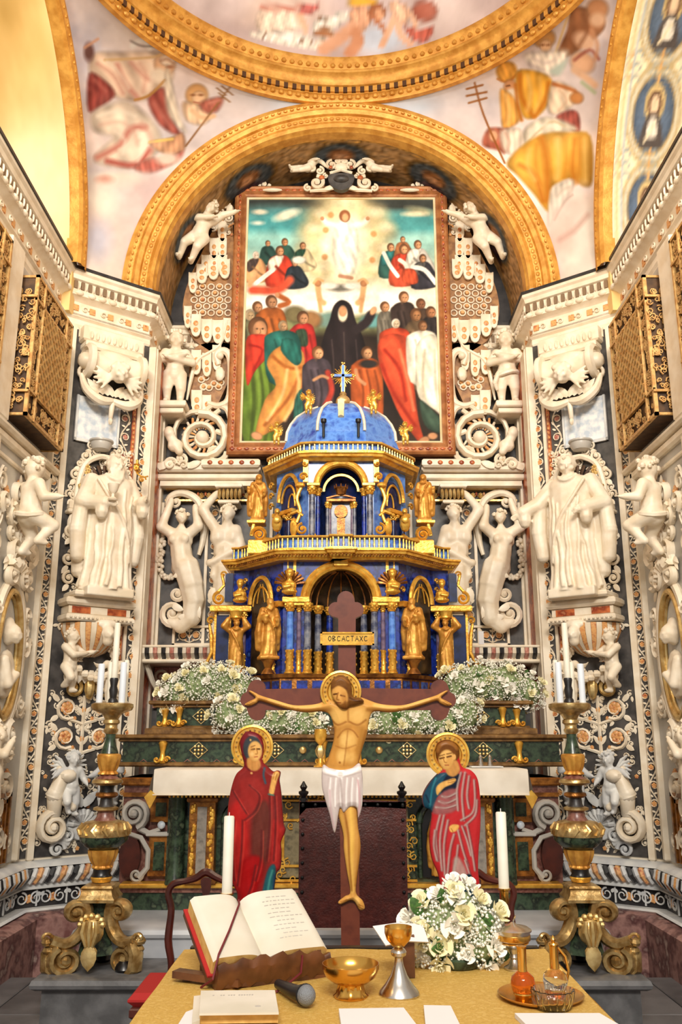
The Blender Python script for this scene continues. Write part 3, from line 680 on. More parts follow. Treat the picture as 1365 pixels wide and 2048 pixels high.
DL = [('ell', (560, 20, 90, 40), (226, 202, 190), 30), ('ell', (430, 10, 60, 30), (214, 196, 194), 30), ('ell', (760, 80, 50, 30), (206, 214, 230), 24), ('ell', (890, 30, 60, 40), (218, 200, 196), 30),
      ('poly', [(520, 20), (560, 14), (600, 30), (610, 56), (560, 64), (515, 60)], (238, 214, 194), 8), ('line', (10, [(525, 12), (570, 18), (620, 12)]), (206, 140, 124), 6), ('poly', [(600, 14), (640, 6), (630, 24), (606, 26)], (196, 110, 104), 4), ('line', (12, [(600, 30), (612, 60)]), (230, 180, 150), 5),
      ('poly', [(500, 66), (540, 62), (600, 70), (655, 84), (648, 98), (590, 92), (540, 84), (505, 76)], (242, 234, 220), 4), ('ell', (576, 74, 16, 9), (250, 246, 236), 3), ('poly', [(630, 44), (660, 32), (695, 22), (696, 40), (668, 56), (668, 72), (640, 78), (626, 60)], (244, 238, 226), 3), ('ell', (648, 66, 20, 10), (166, 112, 76), 4),
      ('ell', (725, 2, 30, 12), (226, 172, 66), 5), ('poly', [(700, 20), (735, 14), (742, 44), (720, 66), (704, 50)], SK, 5), ('line', (26, [(706, 56), (680, 76), (648, 98)]), SK, 8), ('line', (24, [(712, 66), (716, 84), (700, 106)]), (214, 152, 116), 8), ('ell', (755, 24, 18, 16), (168, 104, 70), 5), ('ell', (758, 30, 11, 11), (222, 166, 130), 4), ('line', (10, [(742, 30), (760, 48), (770, 60)]), (190, 124, 90), 6),
      ('poly', [(780, 4), (810, 8), (824, 30), (806, 48), (786, 34)], (234, 186, 156), 6), ('ell', (850, 22, 26, 22), (176, 104, 86), 8), ('line', (13, [(788, 40), (776, 66), (764, 92)]), (230, 180, 148), 5), ('line', (13, [(796, 50), (804, 72), (822, 88)]), (232, 184, 154), 5), ('poly', [(808, 54), (836, 58), (868, 56), (856, 80), (830, 82)], (196, 104, 88), 5), ('line', (10, [(820, 26), (830, 44), (832, 52)]), (234, 190, 160), 4)]
def strokes(word, x, y, h, wd, col, rot=0):
    G_ = {'I': [[(0, 0), (0, 1)]], 'V': [[(0, 1), (.35, 0), (.7, 1)]], 'S': [[(.6, .9), (.1, .8), (.55, .45), (.5, .1), (0, .08)]], 'R': [[(0, 0), (0, 1), (.5, .85), (.4, .55), (0, .5), (.6, 0)]], 'A': [[(0, 0), (.35, 1), (.7, 0)], [(.15, .4), (.55, .4)]], 'T': [[(.3, 0), (.3, 1)], [(0, 1), (.6, 1)]], 'E': [[(0, 0), (0, 1), (.5, 1)], [(0, .5), (.4, .5)], [(0, 0), (.5, 0)]],
          'O': [[(.3, 0), (0, .5), (.3, 1), (.6, .5), (.3, 0)]], 'B': [[(0, 0), (0, 1), (.5, .78), (0, .52), (.55, .25), (0, 0)]], 'C': [[(.6, .85), (.2, .95), (0, .5), (.2, .05), (.6, .15)]], 'M': [[(0, 0), (.1, 1), (.4, .4), (.7, 1), (.8, 0)]], 'X': [[(0, 0), (.6, 1)], [(0, 1), (.6, 0)]]}
    out = []; c = 0; cr, sr = math.cos(R(rot)), math.sin(R(rot))
    for ch in word:
        for st in G_.get(ch, []):
            out.append(('raw', (wd, [(x+(c+a)*h*cr-b_*h*sr, y-((c+a)*h*sr+b_*h*cr)) for a, b_ in st]), col))
        c += {'I': .35, ' ': .6, 'M': 1.05}.get(ch, .9)
    return out
def as_lines(st, soft=1.5): return [('line', q[1], q[2], soft) for q in st]
DL += as_lines(strokes('IIA', 640, 50, 13, 2.2, (150, 120, 100), 14), 1.5)+as_lines(strokes('TE', 517, 76, 11, 2, (160, 130, 110), -8), 1.5)+as_lines(strokes('RIVS', 600, 88, 12, 2.2, (150, 120, 100), -10), 1.5)
C = paint(X, Y, soften(DL[:-40], 1.4, .92)+DL[-40:], (204, 184, 182))+(clouds(X, Y, 60, 4)*30)[:, None]
dome = painted_grid('ceiling', G, C, 'fresco', None, True); structure(dome)

# steps
st = MB(); st.box(-1.80, 1.80, 5.78, 6.3, 0, .25); st.sweep([(-1.83, 6.3), (-1.83, 5.75), (1.83, 5.75), (1.83, 6.3)], [(-.1, .25), (0, .25), (.025, .265), (.03, .285), (.02, .31), (0, .32), (-.5, .32)][::-1])
o = structure(st.build('floor', 'stone_plinth', None, True, 30)); o['label'] = 'dark grey stone step with rounded nosing'
st = MB(); st.box(-1.72, 1.72, 6.24, 8.98, 0, .43); st.box(-1.74, 1.74, 6.28, 8.98, .43, .499); st.sweep([(-1.74, 8.9), (-1.74, 6.24), (1.74, 6.24), (1.74, 8.9)], [(-.2, .43), (0, .43), (.025, .445), (.03, .465), (.02, .49), (0, .50), (-.3, .50)][::-1])
o = structure(st.build('floor', 'step_marble', None, True, 30)); o['label'] = 'pale grey marble altar platform step'
# ================================================================ ornament and figure generators
def stuff(o): o['kind'] = 'stuff'; return o
def strip(bw, bo, u0, u1, w0, w1, y=0.0, ph=0, k=1.45, th=.075):
    """a running scroll up a narrow panel: white stems, coloured flowers"""
    wd = u1-u0; n = max(1, int(round((w1-w0)/(wd*k)))); ch = (w1-w0)/n; uc = (u0+u1)/2; t = wd*th
    for i in range(n):
        sg = 1 if (i+ph) % 2 else -1; z0 = w0+i*ch; zc = z0+ch*.52; r = min(wd*.40, ch*.36)
        pts = [(uc-sg*wd*.34*math.sin(PI*q/8), y, z0+ch*q/8) for q in range(9)]
        bw.tube(pts, [t*.8]*9, 5, 1.2)
        bw.spiral((uc+sg*wd*.06, zc), r, PI if sg > 0 else 0, 1.25, t, 1.3, y, -sg, 5, .3, False, 15)
        bo.flower((uc+sg*wd*.06, zc), r*.62, y-.004, 5, .4)
        bw.leaf((uc-sg*wd*.2, z0+ch*.2), (uc-sg*wd*.46, z0+ch*.42), wd*.1, y-.004); bw.leaf((uc+sg*wd*.1, z0+ch*.9), (uc+sg*wd*.42, z0+ch*1.02), wd*.09, y-.004); bw.leaf((uc, z0+ch*.08), (uc+sg*wd*.34, z0+ch*.14), wd*.09, y-.004)
def symm(bw, bo, u0, u1, w0, w1, y=0.0, rows=2):
    """a two-sided scroll panel about its middle stem"""
    uc = (u0+u1)/2; wd = u1-u0; ch = (w1-w0)/rows; t = wd*.026
    bw.tube([(uc, y, w0+(w1-w0)*q/6) for q in range(7)], t, 5, 1.2)
    for i in range(rows):
        z0 = w0+i*ch; zc = z0+ch*.55; r = min(wd*.21, ch*.4)
        for sg in (-1, 1):
            c = (uc+sg*wd*.25, zc)
            bw.spiral(c, r, -PI/2-sg*.6, 1.35, t*1.1, 1.3, y, sg, 5, .35, False, 17); bo.flower(c, r*.62, y-.004, 6, .35)
            bw.tube([(uc, y, z0), (uc+sg*wd*.1, y, z0+ch*.08), (c[0]-sg*r*.3, y, zc-r)], [t, t, t], 5, 1.2)
            bw.leaf((uc, z0+ch*.3), (uc+sg*wd*.10, z0+ch*.62), wd*.035, y-.004); bw.spiral((uc+sg*wd*.08, z0+ch*.88), wd*.05, -PI/2, 1, t*.8, 1.2, y, -sg, 5, .2, True, 10)
            bw.leaf((c[0]+sg*r*.8, zc+r*.6), (uc+sg*wd*.49, zc+r*1.25), wd*.04, y-.004); bw.leaf((c[0]+sg*r*.8, zc-r*.7), (uc+sg*wd*.49, zc-r*1.1), wd*.04, y-.004)
            bo.ell((uc+sg*wd*.13, y-.004, z0+ch*.2), (wd*.03, .01, ch*.08), 6)
        bo.ell((uc, y-.006, z0+ch*.5), (wd*.035, .012, ch*.13), 6)
def hand(b, p, d, up, r):
    """palm, four fingers of different lengths and a thumb from the side"""
    p = np.array(p, float); d = np.array(d, float); d /= np.linalg.norm(d); up = np.array(up, float); up -= d*np.dot(up, d); up /= max(np.linalg.norm(up), 1e-6); q = np.cross(d, up)
    b.cap(p, r*.8, p+d*r*1.3, r*.95, 6)
    for i, l in enumerate((1.5, 1.8, 1.7, 1.3)):
        a = p+d*r*1.7+up*r*(.75-.5*i); m_ = a+d*r*l*.6+q*r*.15; b.cap(a, r*.3, m_, r*.27, 5); b.cap(m_, r*.27, m_+d*r*l*.5+q*r*.45, r*.22, 5)
    a = p+d*r*.5+up*r*.9; b.cap(a, r*.32, a+d*r*.9+up*r*.7, r*.26, 5)
def face(b, c, r, tx=0.0, nod=.28):
    """skull with brow, nose, cheeks, chin and ears; tx turns the face to the side"""
    cx, cy, cz = c; b.ell(c, (r*.84, r*.95, r), 10); T = TR(cx, cy, cz, tx, 1, nod)
    for e in (((0, -1.0, -.10), (.13, .26, .22)), ((0, -.90, .10), (.09, .2, .2)), ((-.3, -.84, .22), (.26, .17, .09)), ((.3, -.84, .22), (.26, .17, .09)), ((0, -.76, -.68), (.28, .28, .22)), ((-.42, -.68, -.24), (.28, .28, .24)), ((.42, -.68, -.24), (.28, .28, .24)), ((0, -.93, -.40), (.22, .13, .06)), ((0, -.91, -.53), (.18, .12, .06)), ((-.3, -.86, .02), (.1, .08, .06)), ((.3, -.86, .02), (.1, .08, .06)), ((-.84, 0, -.05), (.1, .16, .22)), ((.84, 0, -.05), (.1, .16, .22))):
        b.ell(np.array(e[0])*r, np.array(e[1])*r, 6, T)
def curls(b, c, r, n=26, sz=.3, seed=1, low=-.2, beard=False):
    rs = np.random.RandomState(seed)
    for i in range(n):
        a = rs.rand()*2*PI; z = low+(1.02-low)*rs.rand(); q = math.sqrt(max(0, 1-min(z, 1)**2)); x = q*math.sin(a)*.9; y = q*math.cos(a)
        if y < -.35 and z < .5: continue
        b.ell((c[0]+x*r, c[1]+y*r, c[2]+z*r), r*sz*rs.uniform(.7, 1.1), 6)
    if beard:
        for i in range(10): b.ell((c[0]+rs.uniform(-.4, .4)*r, c[1]-r*.75, c[2]-r*rs.uniform(.5, 1.5)), r*.26, 6)
PUT = dict(head=(0, -.02, .875), chest=(0, 0, .63), belly=(0, -.01, .47), shL=(-.125, 0, .69), elL=(-.2, -.02, .55), haL=(-.17, -.1, .44), shR=(.125, 0, .69), elR=(.2, -.02, .55), haR=(.17, -.1, .44),
           hipL=(-.07, 0, .38), knL=(-.085, -.03, .2), ftL=(-.08, 0, .03), hipR=(.07, 0, .38), knR=(.085, -.03, .2), ftR=(.08, 0, .03), tx=0.0)
def putto(M, s, label, material='marble', cat='statue', name='putto', group=None, wings=0, cloth=False, vox=.0165, parent=None, seed=1, **kw):
    J = dict(PUT); J.update(kw); b = MB(M, s > 0); g = lambda k: np.array(J[k], float)
    b.ell(g('chest'), (.125, .10, .12), 10); b.ell(g('belly'), (.12, .115, .12), 10); b.cap(g('chest'), .105, g('belly'), .115); b.ell((g('hipL')+g('hipR'))/2, (.125, .115, .09), 10)
    b.cap(g('belly'), .11, (g('hipL')+g('hipR'))/2, .11)
    face(b, g('head'), .115, J['tx']); b.cap(g('head')-(0, 0, .08), .06, g('chest')+(0, 0, .06), .075)
    for q in 'LR':
        sh, el, ha = g('sh'+q), g('el'+q), g('ha'+q); b.limb([g('chest')+(sh-g('chest'))*.5, sh, el, ha], [.085, .066, .056, .04])
        d = ha-el; hand(b, ha, d, (0, -1, .3), .03)
        hp, kn, ft = g('hip'+q), g('kn'+q), g('ft'+q); b.limb([hp, kn, ft], [.095, .068, .042]); 
        f = ft+np.array((.012 if q == 'R' else -.012, -.075, -.005)); b.cap(ft, .042, f, .034)
        for t in range(4): b.ell(f+(.02*(t-1.5), -.03, 0), .013, 5)
    o = fuse(b, vox, name, material, parent, 2)
    if label: tag(o, label, cat, group)
    h = MB(M, s > 0); curls(h, g('head'), .118, 30, .26, seed); h.build('hair', material, o)
    if wings:
        wv = MB(M, s > 0)
        for q in (-1, 1):
            if wings == 2 and q > 0: continue
            for k in range(6):
                a = R(62-k*17); p = g('chest')+np.array((q*.06, .1, .06)); l = .30-.02*k
                wv.tube([p, p+np.array((q*math.cos(a)*l*.6, .05, math.sin(a)*l*.6)), p+np.array((q*math.cos(a-.2)*l, .03, math.sin(a-.2)*l))], [.03, .034, .012], 5)
        wv.build('wing', material, o)
    if cloth:
        c = MB(M, s > 0); hp = (g('hipL')+g('hipR'))/2
        c.tube([hp+(math.cos(a)*.145, math.sin(a)*.13-.01, .02*math.sin(2*a)) for a in np.linspace(0, 2*PI, 14)], .028, 6); c.limb([hp+(.12, -.09, 0), hp+(.16, -.1, -.12), hp+(.14, -.08, -.2)], [.03, .035, .02]); c.build('loincloth', material, o)
    return o
def robed(M, s, label, material='marble', cat='statue', name='saint_statue', group=None, vox=.0105, hood=False, beard=False, bald=False, handL=None, handR=None, elL=None, elR=None, lean=.02, folds=9, cape=True, tx=0.0, held=None, seed=2, base=True, parent=None, slim=1.0):
    b = MB(M, s > 0); rs = np.random.RandomState(seed); rings = []
    prof = [(0, .185, .15), (.04, .175, .14), (.15, .155, .125), (.30, .15, .12), (.42, .155, .12), (.52, .15, .115), (.62, .142, .105), (.70, .158, .105), (.77, .172, .10), (.815, .155, .09), (.84, .09, .07), (.86, .05, .05)]
    ph = rs.rand()*6
    for z, rx, ry in prof:
        ring_ = []; A = .085*max(0, 1-z/.72)+.012
        for i in range(40):
            a = 2*PI*i/40; f = 1+A*(math.cos(folds*a+ph+z*2.0)+.5*math.cos((folds*2-3)*a+ph*2-z*3))
            ring_.append((lean*math.sin(z*PI*1.1)+rx*slim*f*math.cos(a), ry*slim*f*math.sin(a), z))
        rings.append(ring_)
    b.loft(rings)
    for i in range(15):                                  # hanging folds of the habit
        a = 2*PI*i/15+rs.uniform(-.12, .12); tw = rs.uniform(-.35, .35); top = rs.uniform(.45, .74); pts = []; rad = []
        for j in range(7):
            z = .02+(top-.02)*j/6; rx = np.interp(z, [q[0] for q in prof], [q[1] for q in prof])*slim; ry = np.interp(z, [q[0] for q in prof], [q[2] for q in prof])*slim; aa = a+tw*(j/6)**2+.05*math.sin(j*2.1+i)
            pts.append((lean*math.sin(z*PI*1.1)+rx*1.03*math.cos(aa), ry*1.03*math.sin(aa), z)); rad.append(.020*(1-.6*j/6))
        b.tube(pts, rad, 6)
    for q, f in ((1, 1), (-1, .0)):                      # mantle edge falling from one shoulder, collar on the other
        if f: b.tube(catmull([(-.13*slim, -.08, .79), (-.05*slim, -.115, .66), (.05*slim, -.12, .52), (.11*slim, -.11, .36), (.13*slim, -.10, .2)], 3, False), .013, 6)
        else: b.tube(catmull([(-.07, -.06, .84), (-.03, -.10, .80), (.03, -.10, .80), (.07, -.06, .84)], 3, False), .014, 6)
    hc = np.array((lean*.5, -.03, .928)); face(b, hc, .077, tx, .35); b.cap(hc-(0, 0, .05), .04, (0, 0, .82), .055)
    for q in (-1, 1):
        sh = np.array((q*.145*slim, 0, .785)); el = np.array((elL if q < 0 else elR) or (q*.21*slim, -.01, .63)); ha = np.array((handL if q < 0 else handR) or (q*.10, -.15, .60))
        b.limb([sh, el, el+(ha-el)*.75], [.062, .06, .052]); b.ell(el+(ha-el)*.7-(0, 0, .05), (.05, .05, .075), 8); hand(b, ha-(ha-el)*.15, ha-el, (0, -.3, 1), .025)
        if cape and q == (cape if cape in (-1, 1) and cape is not True else q):
            b.limb([el+(0, .02, -.02), el+(q*.015, .02, -.2), el+(q*.0, .03, -.38)], [.055, .06, .05]); b.limb([sh+(0, .05, 0), (q*.17, .06, .4), (q*.16, .07, .15)], [.06, .07, .06])
    if beard:
        for k in range(9): b.cap(hc+(.012*(k-4), -.055+.003*abs(k-4), -.055), .016, hc+(.006*(k-4), -.075, -.13-.012*(4-abs(k-4))), .009, 6)
    if hood: b.ell(hc+(0, .02, .005), (.078, .075, .088), 10); b.cap(hc+(0, .03, -.03), .07, (0, .03, .8), .1)
    else: b.ell(hc+(0, .015, .02), (.066, .07, .062), 8)
    if base: b.box(-.17, .17, -.14, .14, -.05, .015)
    o = fuse(b, vox, name, material, parent, 1)
    if label: tag(o, label, cat, group)
    if not hood and not bald: h = MB(M, s > 0); curls(h, hc, .072, 26, .24, seed, .05); h.build('hair', material, o)
    if held == 'book': h = MB(M, s > 0); hb = np.array(handR or (.1, -.15, .6)); h.box(hb[0]-.05, hb[0]+.05, hb[1]-.03, hb[1], hb[2]-.02, hb[2]+.12, bev=.008); h.build('book', material, o)
    if held == 'cup': h = MB(M, s > 0); hb = np.array(handL or (-.1, -.15, .6)); h.lathe([(.03, 0), (.035, .01), (.012, .03), (.012, .05), (.03, .07), (.042, .12), (.036, .12), (.02, .08)], tuple(hb+(0, -.03, .01)), 12); h.build('cup', material, o)
    return o
def cherub_head(M, s, c, r, parent, material='marble', name='cherub_head'):
    b = MB(M, s > 0); face(b, c, r); curls(b, c, r, 26, .3, 4, .1)
    for q in (-1, 1):
        for k in range(5): a = R(30-k*22); b.cap((c[0]+q*r*.7, c[1]+r*.3, c[2]-r*.5), r*.25, (c[0]+q*(r*.7+r*1.7*math.cos(a)), c[1]+r*.35, c[2]-r*.5+r*1.5*math.sin(a)), r*.16, 6)
    return fuse(b, r*.12, name, material, parent, 1)
def shellfan(b, c, r, a0, a1, n, y=0.0, t=.018):
    for i in range(n):
        a = a0+(a1-a0)*i/(n-1); b.tube([(c[0]+r*.25*math.cos(a), y, c[1]+r*.25*math.sin(a)), (c[0]+r*.7*math.cos(a), y-t, c[1]+r*.7*math.sin(a)), (c[0]+r*math.cos(a), y, c[1]+r*math.sin(a))], [t*.4, t*.9, t], 5)
SIDE = {-1: 'left', 1: 'right'}
# ================================================================ canted corner piers
def Cu(px, py, off=0.0): return UW(px, py, FC, off)
for s in (-1, 1):
    W = WALL[s]; L = SIDE[s]; m = s > 0
    def nb(M=FC): return MB(M, m)
    # ground panels
    b = nb(); b.box(-.06, .63, -.012, .02, .74, 5.58); b.build('dark_inlay_ground', 'slate', W, False)
    b = nb()
    for u0, u1, y in ((-.115, -.06, .055), (.615, .645, .05), (.775, .80, .05)): b.box(u0, u1, -y, .02, .72, 5.6, bev=.012)
    b.box(-.03, .63, -.03, .02, 5.50, 5.6); b.build('pilaster_edge', 'marble', W, True, 25)
    FK = frame((-2.70, 7.697, 0), .774, .633); b = nb(FK); b.box(-.01, .10, -.012, .03, .74, 5.58); b.build('corner_strip_ground', 'slate', W, False)
    bw, bo = nb(FK), nb(FK); strip(bw, bo, .0, .098, .80, 5.4, -.02, 1, 1.5, .075); stuff(bw.build('corner_strip_scroll', 'marble', W)); stuff(bo.build('corner_strip_flower', 'amber_inlay', W))
    b = nb(); b.box(.645, .775, -.028, .02, .74, 5.6); b.build('ornament_strip_ground', 'slate', W, False)
    bw, bo = nb(), nb(); strip(bw, bo, .652, .768, .80, 5.3, -.035, 0, 1.5); stuff(bw.build('strip_scroll', 'marble', W)); stuff(bo.build('strip_flower', 'amber_inlay', W))
    b = nb(); b.box(.575, .61, -.03, .02, 2.4, 5.3); b.build('jasper_strip', 'jasper', W, False)
    b = nb(); 
    for i in range(60): b.ell((.592, -.033, 2.43+i*.048), (.012, .01, .017), 6)
    stuff(b.build('bead_strip', 'amber_inlay', W))
    # volute capital with cherub
    b = nb(); b.box(-.02, .60, -.13, .02, 5.44, 5.60, bev=.015); b.box(.0, .58, -.16, .02, 5.36, 5.44, bev=.02)
    for i in range(9):
        x = .06+i*.058; b.ell((x, -.14, 5.50), (.02, .02, .045), 6)
    b.build('capital_abacus', 'marble', W, True, 30)
    b = nb()
    rings = []
    for i in range(26):                                                    # the scroll is a rolled sheet seen from its end
        a = -PI*.35+i*2*PI*1.35/25; r = .155*(1-.028*i); rings.append([(x, -.14-r*math.cos(a)*.75, 5.22+r*math.sin(a)) for x in (.06, .10, .30, .50, .54)])
    b.loft(rings, False, False); 
    for x, k in ((.045, -1), (.555, 1)):
        b.lathe([(.175, -.02), (.18, 0), (.175, .03), (.135, .05), (.125, .02), (.085, .02), (.075, .06), (.05, .09), (0, .10)], (0, 0, 0), 18, T=np.array(Matrix.Translation((x, -.14, 5.22)) @ Matrix.Rotation(k*PI/2, 4, 'Y')))
    b.ell((.30, -.15, 5.27), (.24, .10, .10), 12); b.build('capital_volute', 'marble', W, True, 40)
    cherub_head(FC, s, (.30, -.31, 5.10), .10, W)
    b = nb()
    for q in (-1, 1):
        b.tube(catmull([(.30, -.17, 4.86), (.30+q*.14, -.2, 4.83), (.30+q*.26, -.17, 4.92), (.30+q*.31, -.12, 5.08)], 5, False), np.interp(np.linspace(0, 3, 16), range(4), [.03, .05, .045, .02]), 8); b.spiral((.30+q*.27, 5.12), .07, -PI/2, 1.3, .018, 1.2, -.1, q)
        for k in range(4): b.leaf((.30+q*.05*k, 4.90), (.30+q*(.1+.06*k), 5.02), .035, -.2)
    b.cap((.30, -.17, 4.84), .03, (.30, -.15, 4.70), .022); b.ell((.30, -.15, 4.66), (.022, .022, .04), 6); b.build('capital_swag', 'marble', W)
    # pale tablet under the capital
    b = nb(); b.box(.01, .43, -.03, .02, 4.46, 4.90); b.build('pale_inlay_tablet', 'blue_inlay', W, False)
    b = nb(); b.box(.0, .44, -.045, -.02, 4.44, 4.47); b.box(.0, .02, -.045, -.02, 4.44, 4.9); b.box(.42, .44, -.045, -.02, 4.44, 4.9); b.build('tablet_frame', 'marble_cool', W, False)
    bw, bo = nb(), nb(); strip(bw, bo, .45, .565, 4.1, 4.86, -.02, 1, 1.6); stuff(bw.build('side_scroll', 'marble', W)); stuff(bo.build('side_flower', 'rose_inlay', W))
    b = nb(); b.lathe([(.04, 0), (.08, .015), (.10, .05), (.10, .08), (.115, .09), (.115, .105), (.09, .105)], (.25, -.09, 4.36), 18); b.build('urn', 'marble_grey', W)
    # niche behind the statue: a ribbed shell head with scrolled surround
    b = nb(); pr = [(.12+.20+.20*math.cos(a), 4.02+.22*math.sin(a)) for a in np.linspace(0, PI, 20)]; b.prism(pr+[(.12, 3.0), (.52, 3.0)], -.02, .02); b.build('niche', 'slate_dark', W, False)
    b = nb(); shellfan(b, (.32, 4.02), .22, .1, PI-.1, 11, -.03, .02); b.build('niche_shell', 'lattice_dark', W)
    b = nb()
    for q in (-1, 1):
        c = .31; b.tube(catmull([(c+q*.24, -.06, 3.62), (c+q*.25, -.07, 3.95), (c+q*.20, -.08, 4.20), (c+q*.08, -.09, 4.30), (c, -.09, 4.31)], 4, False), .03, 7)
        for k, (du, z, r) in enumerate(((.27, 4.10, .05), (.19, 4.30, .055), (.08, 4.37, .045), (.28, 3.9, .045), (.27, 3.55, .06), (.28, 3.3, .07), (.26, 3.12, .06), (.24, 4.22, .04), (.14, 4.41, .04))):
            b.spiral((c+q*du, z), r, PI/2, 1.5, r*.27, 1.4, -.05, q*(1 if k % 2 else -1), 6, .15)
            b.leaf((c+q*du, z-r), (c+q*(du+.05), z-r*2.1), .025, -.05)
        b.box(c+q*.27-.06, c+q*.27+.06, -.10, 0, 3.72, 3.76, bev=.01); b.box(c+q*.27-.045, c+q*.27+.045, -.08, 0, 3.76, 3.84, bev=.01); b.ell((c+q*.27, -.05, 3.62), (.045, .05, .11), 8)
    b.build('niche_surround', 'marble', W)
    b = nb(); 
    for k in range(5): b.flower((.12+.02*k if k % 2 else .13, 4.18-.03*k), .03, -.10, 5, .6)
    for q in (-1, 1): b.flower((.31+q*.23, 3.98), .035, -.11, 5, .6)
    b.build('gilt_rosette', 'gold_pale', W); b = nb(); b.leaf((.10, 4.08), (.22, 4.05), .04, -.11); b.leaf((.42, 4.10), (.52, 4.06), .04, -.11); b.build('blue_leaf', 'blue_inlay', W)
    bw, bo = nb(), nb(); rs = np.random.RandomState(17)
    for k in range(70):
        u, z = rs.uniform(.0, .60), rs.uniform(2.15, 4.45); r = rs.uniform(.022, .045)
        bw.spiral((u, z), r, rs.rand()*6, 1.3, r*.26, 1.4, -.025, 1 if k % 2 else -1, 5, .2, True, 12); a = rs.rand()*6; bw.leaf((u+r*math.cos(a), z+r*math.sin(a)), (u+r*2.4*math.cos(a+.3), z+r*2.4*math.sin(a+.3)), r*.4, -.025)
        if k % 3 == 0: bo.flower((u+.03, z-.03), .024, -.02, 5, .5)
    for k in range(90):
        u, z = rs.uniform(-.04, .60), (rs.uniform(.80, 1.56) if k < 55 else rs.uniform(1.56, 2.12)); r = rs.uniform(.018, .036)
        bw.spiral((u, z), r, rs.rand()*6, 1.2, r*.24, 1.3, -.018, 1 if k % 2 else -1, 5, .2, True, 11); a = rs.rand()*6; bw.leaf((u+r*math.cos(a), z+r*math.sin(a)), (u+r*2.6*math.cos(a+.3), z+r*2.6*math.sin(a+.3)), r*.45, -.018)
        if k % 3 == 0: bo.flower((u+.03, z-.03), .02, -.016, 5, .4)
    stuff(bw.build('filler_scroll', 'marble', W)); stuff(bo.build('filler_flower', 'amber_inlay', W))
    # the saint
    T = FC @ TR(.33, -.20, 3.00, 0, 1.30)
    if s < 0: robed(T, s, 'white marble statue of bearded hooded saint holding a cup, left pier', 'marble', beard=True, handL=(-.06, -.17, .60), elL=(-.21, -.03, .62), handR=(.20, -.16, .66), held='cup', tx=.25, seed=5, vox=.0075, group='marble saints on the corner piers')
    else: robed(T, s, 'white marble statue of saint with outstretched arm, right pier', 'marble', handR=(.36, -.14, .58), elR=(.24, -.05, .66), handL=(-.10, -.16, .55), elL=(-.23, 0, .62), tx=-.35, seed=8, vox=.0075, group='marble saints on the corner piers')
    # pedestal, gadrooned bowl, putti, swags
    b = nb(); b.box(.03, .60, -.30, .02, 2.93, 2.985, bev=.015); b.box(-.02, .64, -.24, .02, 2.86, 2.93, bev=.02); b.box(.02, .60, -.20, .02, 2.78, 2.86, bev=.01); b.box(-.01, .63, -.24, .02, 2.72, 2.78, bev=.015)
    for i in range(15): b.ell((.03+i*.04, -.245, 2.75), (.013, .015, .013), 6)
    b.build('statue_pedestal', 'marble', W, True, 30)
    b = nb(); b.box(.05, .22, -.205, -.1, 2.79, 2.85); b.box(.38, .56, -.205, -.1, 2.79, 2.85); b.build('pedestal_inlay', 'jasper', W, False)
    b = nb(); c2 = nb()
    for i in range(18):
        a0 = PI+PI*i/18; a1 = a0+PI/18*.96; q = b if i % 2 else c2
        q.lathe([(.05, 2.42), (.14, 2.46), (.23, 2.54), (.28, 2.64), (.285, 2.71)], (.31, 0, 0), 2, a0, a1)
    b.build('bowl_gadroon', 'marble', W); c2.build('bowl_stripe', 'amber_inlay', W)
    b = nb(); face(b, (.36, -.30, 2.62), .07); b.ell((.36, -.25, 2.70), (.12, .06, .05), 8); b.ell((.36, -.3, 2.55), (.05, .05, .05), 8); fuse(b, .012, 'mask', 'marble', W, 1)
    putto(FC @ TR(.08, -.16, 2.10, .5, .56), s, 'small white putto hugging the statue bracket, outer side of %s pier' % L, haL=(.12, -.2, .60), elL=(-.1, -.16, .56), haR=(.34, -.16, .64), elR=(.24, -.08, .6), knL=(-.1, -.14, .22), ftL=(-.04, .06, .1), tx=.4, group='putti under the pier statues', seed=3+s)
    putto(FC @ TR(.50, -.14, 2.02, -.3, .50), s, 'small white putto under the statue bracket, inner side of %s pier' % L, haL=(-.3, -.16, .64), elL=(-.22, -.1, .6), haR=(.1, -.2, .5), knR=(.12, -.15, .24), ftR=(.1, .05, .12), tx=-.4, group='putti under the pier statues', seed=5+s)
    b = nb()
    for q in range(9):
        t = q/8; b.ell((.12+.42*t, -.14-.04*math.sin(t*PI), 2.36-.14*math.sin(t*PI)), (.035, .035, .035), 6)
        b.leaf((.10+.42*t, 2.30), (.08+.46*t, 2.18), .035, -.1)
    b.build('fruit_swag', 'marble', W)
    b = nb()
    for q in (-1, 1): b.spiral((.31+q*.14, 2.14), .08, PI/2, 1.6, .022, 1.4, -.06, q); b.leaf((.31+q*.05, 2.2), (.31+q*.2, 2.28), .05, -.06)
    b.ell((.31, -.08, 2.16), (.05, .05, .12), 8); b.build('bracket_scroll', 'gold_pale', W)
    # inlaid scroll panel
    bw, bo = nb(), nb(); symm(bw, bo, -.01, .60, 1.58, 2.08, -.018, 2); stuff(bw.build('panel_scroll', 'marble', W)); stuff(bo.build('panel_flower', 'amber_inlay', W))
    # lower sculpture group
    putto(FC @ TR(.18, -.15, 1.07, .1, .54), s, 'grey white putto standing on shell, outer of pair at foot of %s pier' % L, 'marble_cool', haL=(-.3, -.05, .62), elL=(-.22, -.02, .68), haR=(.2, -.1, .5), knL=(-.1, -.12, .22), ftL=(-.02, .0, .06), wings=1, group='putti at the foot of the piers', seed=7+s)
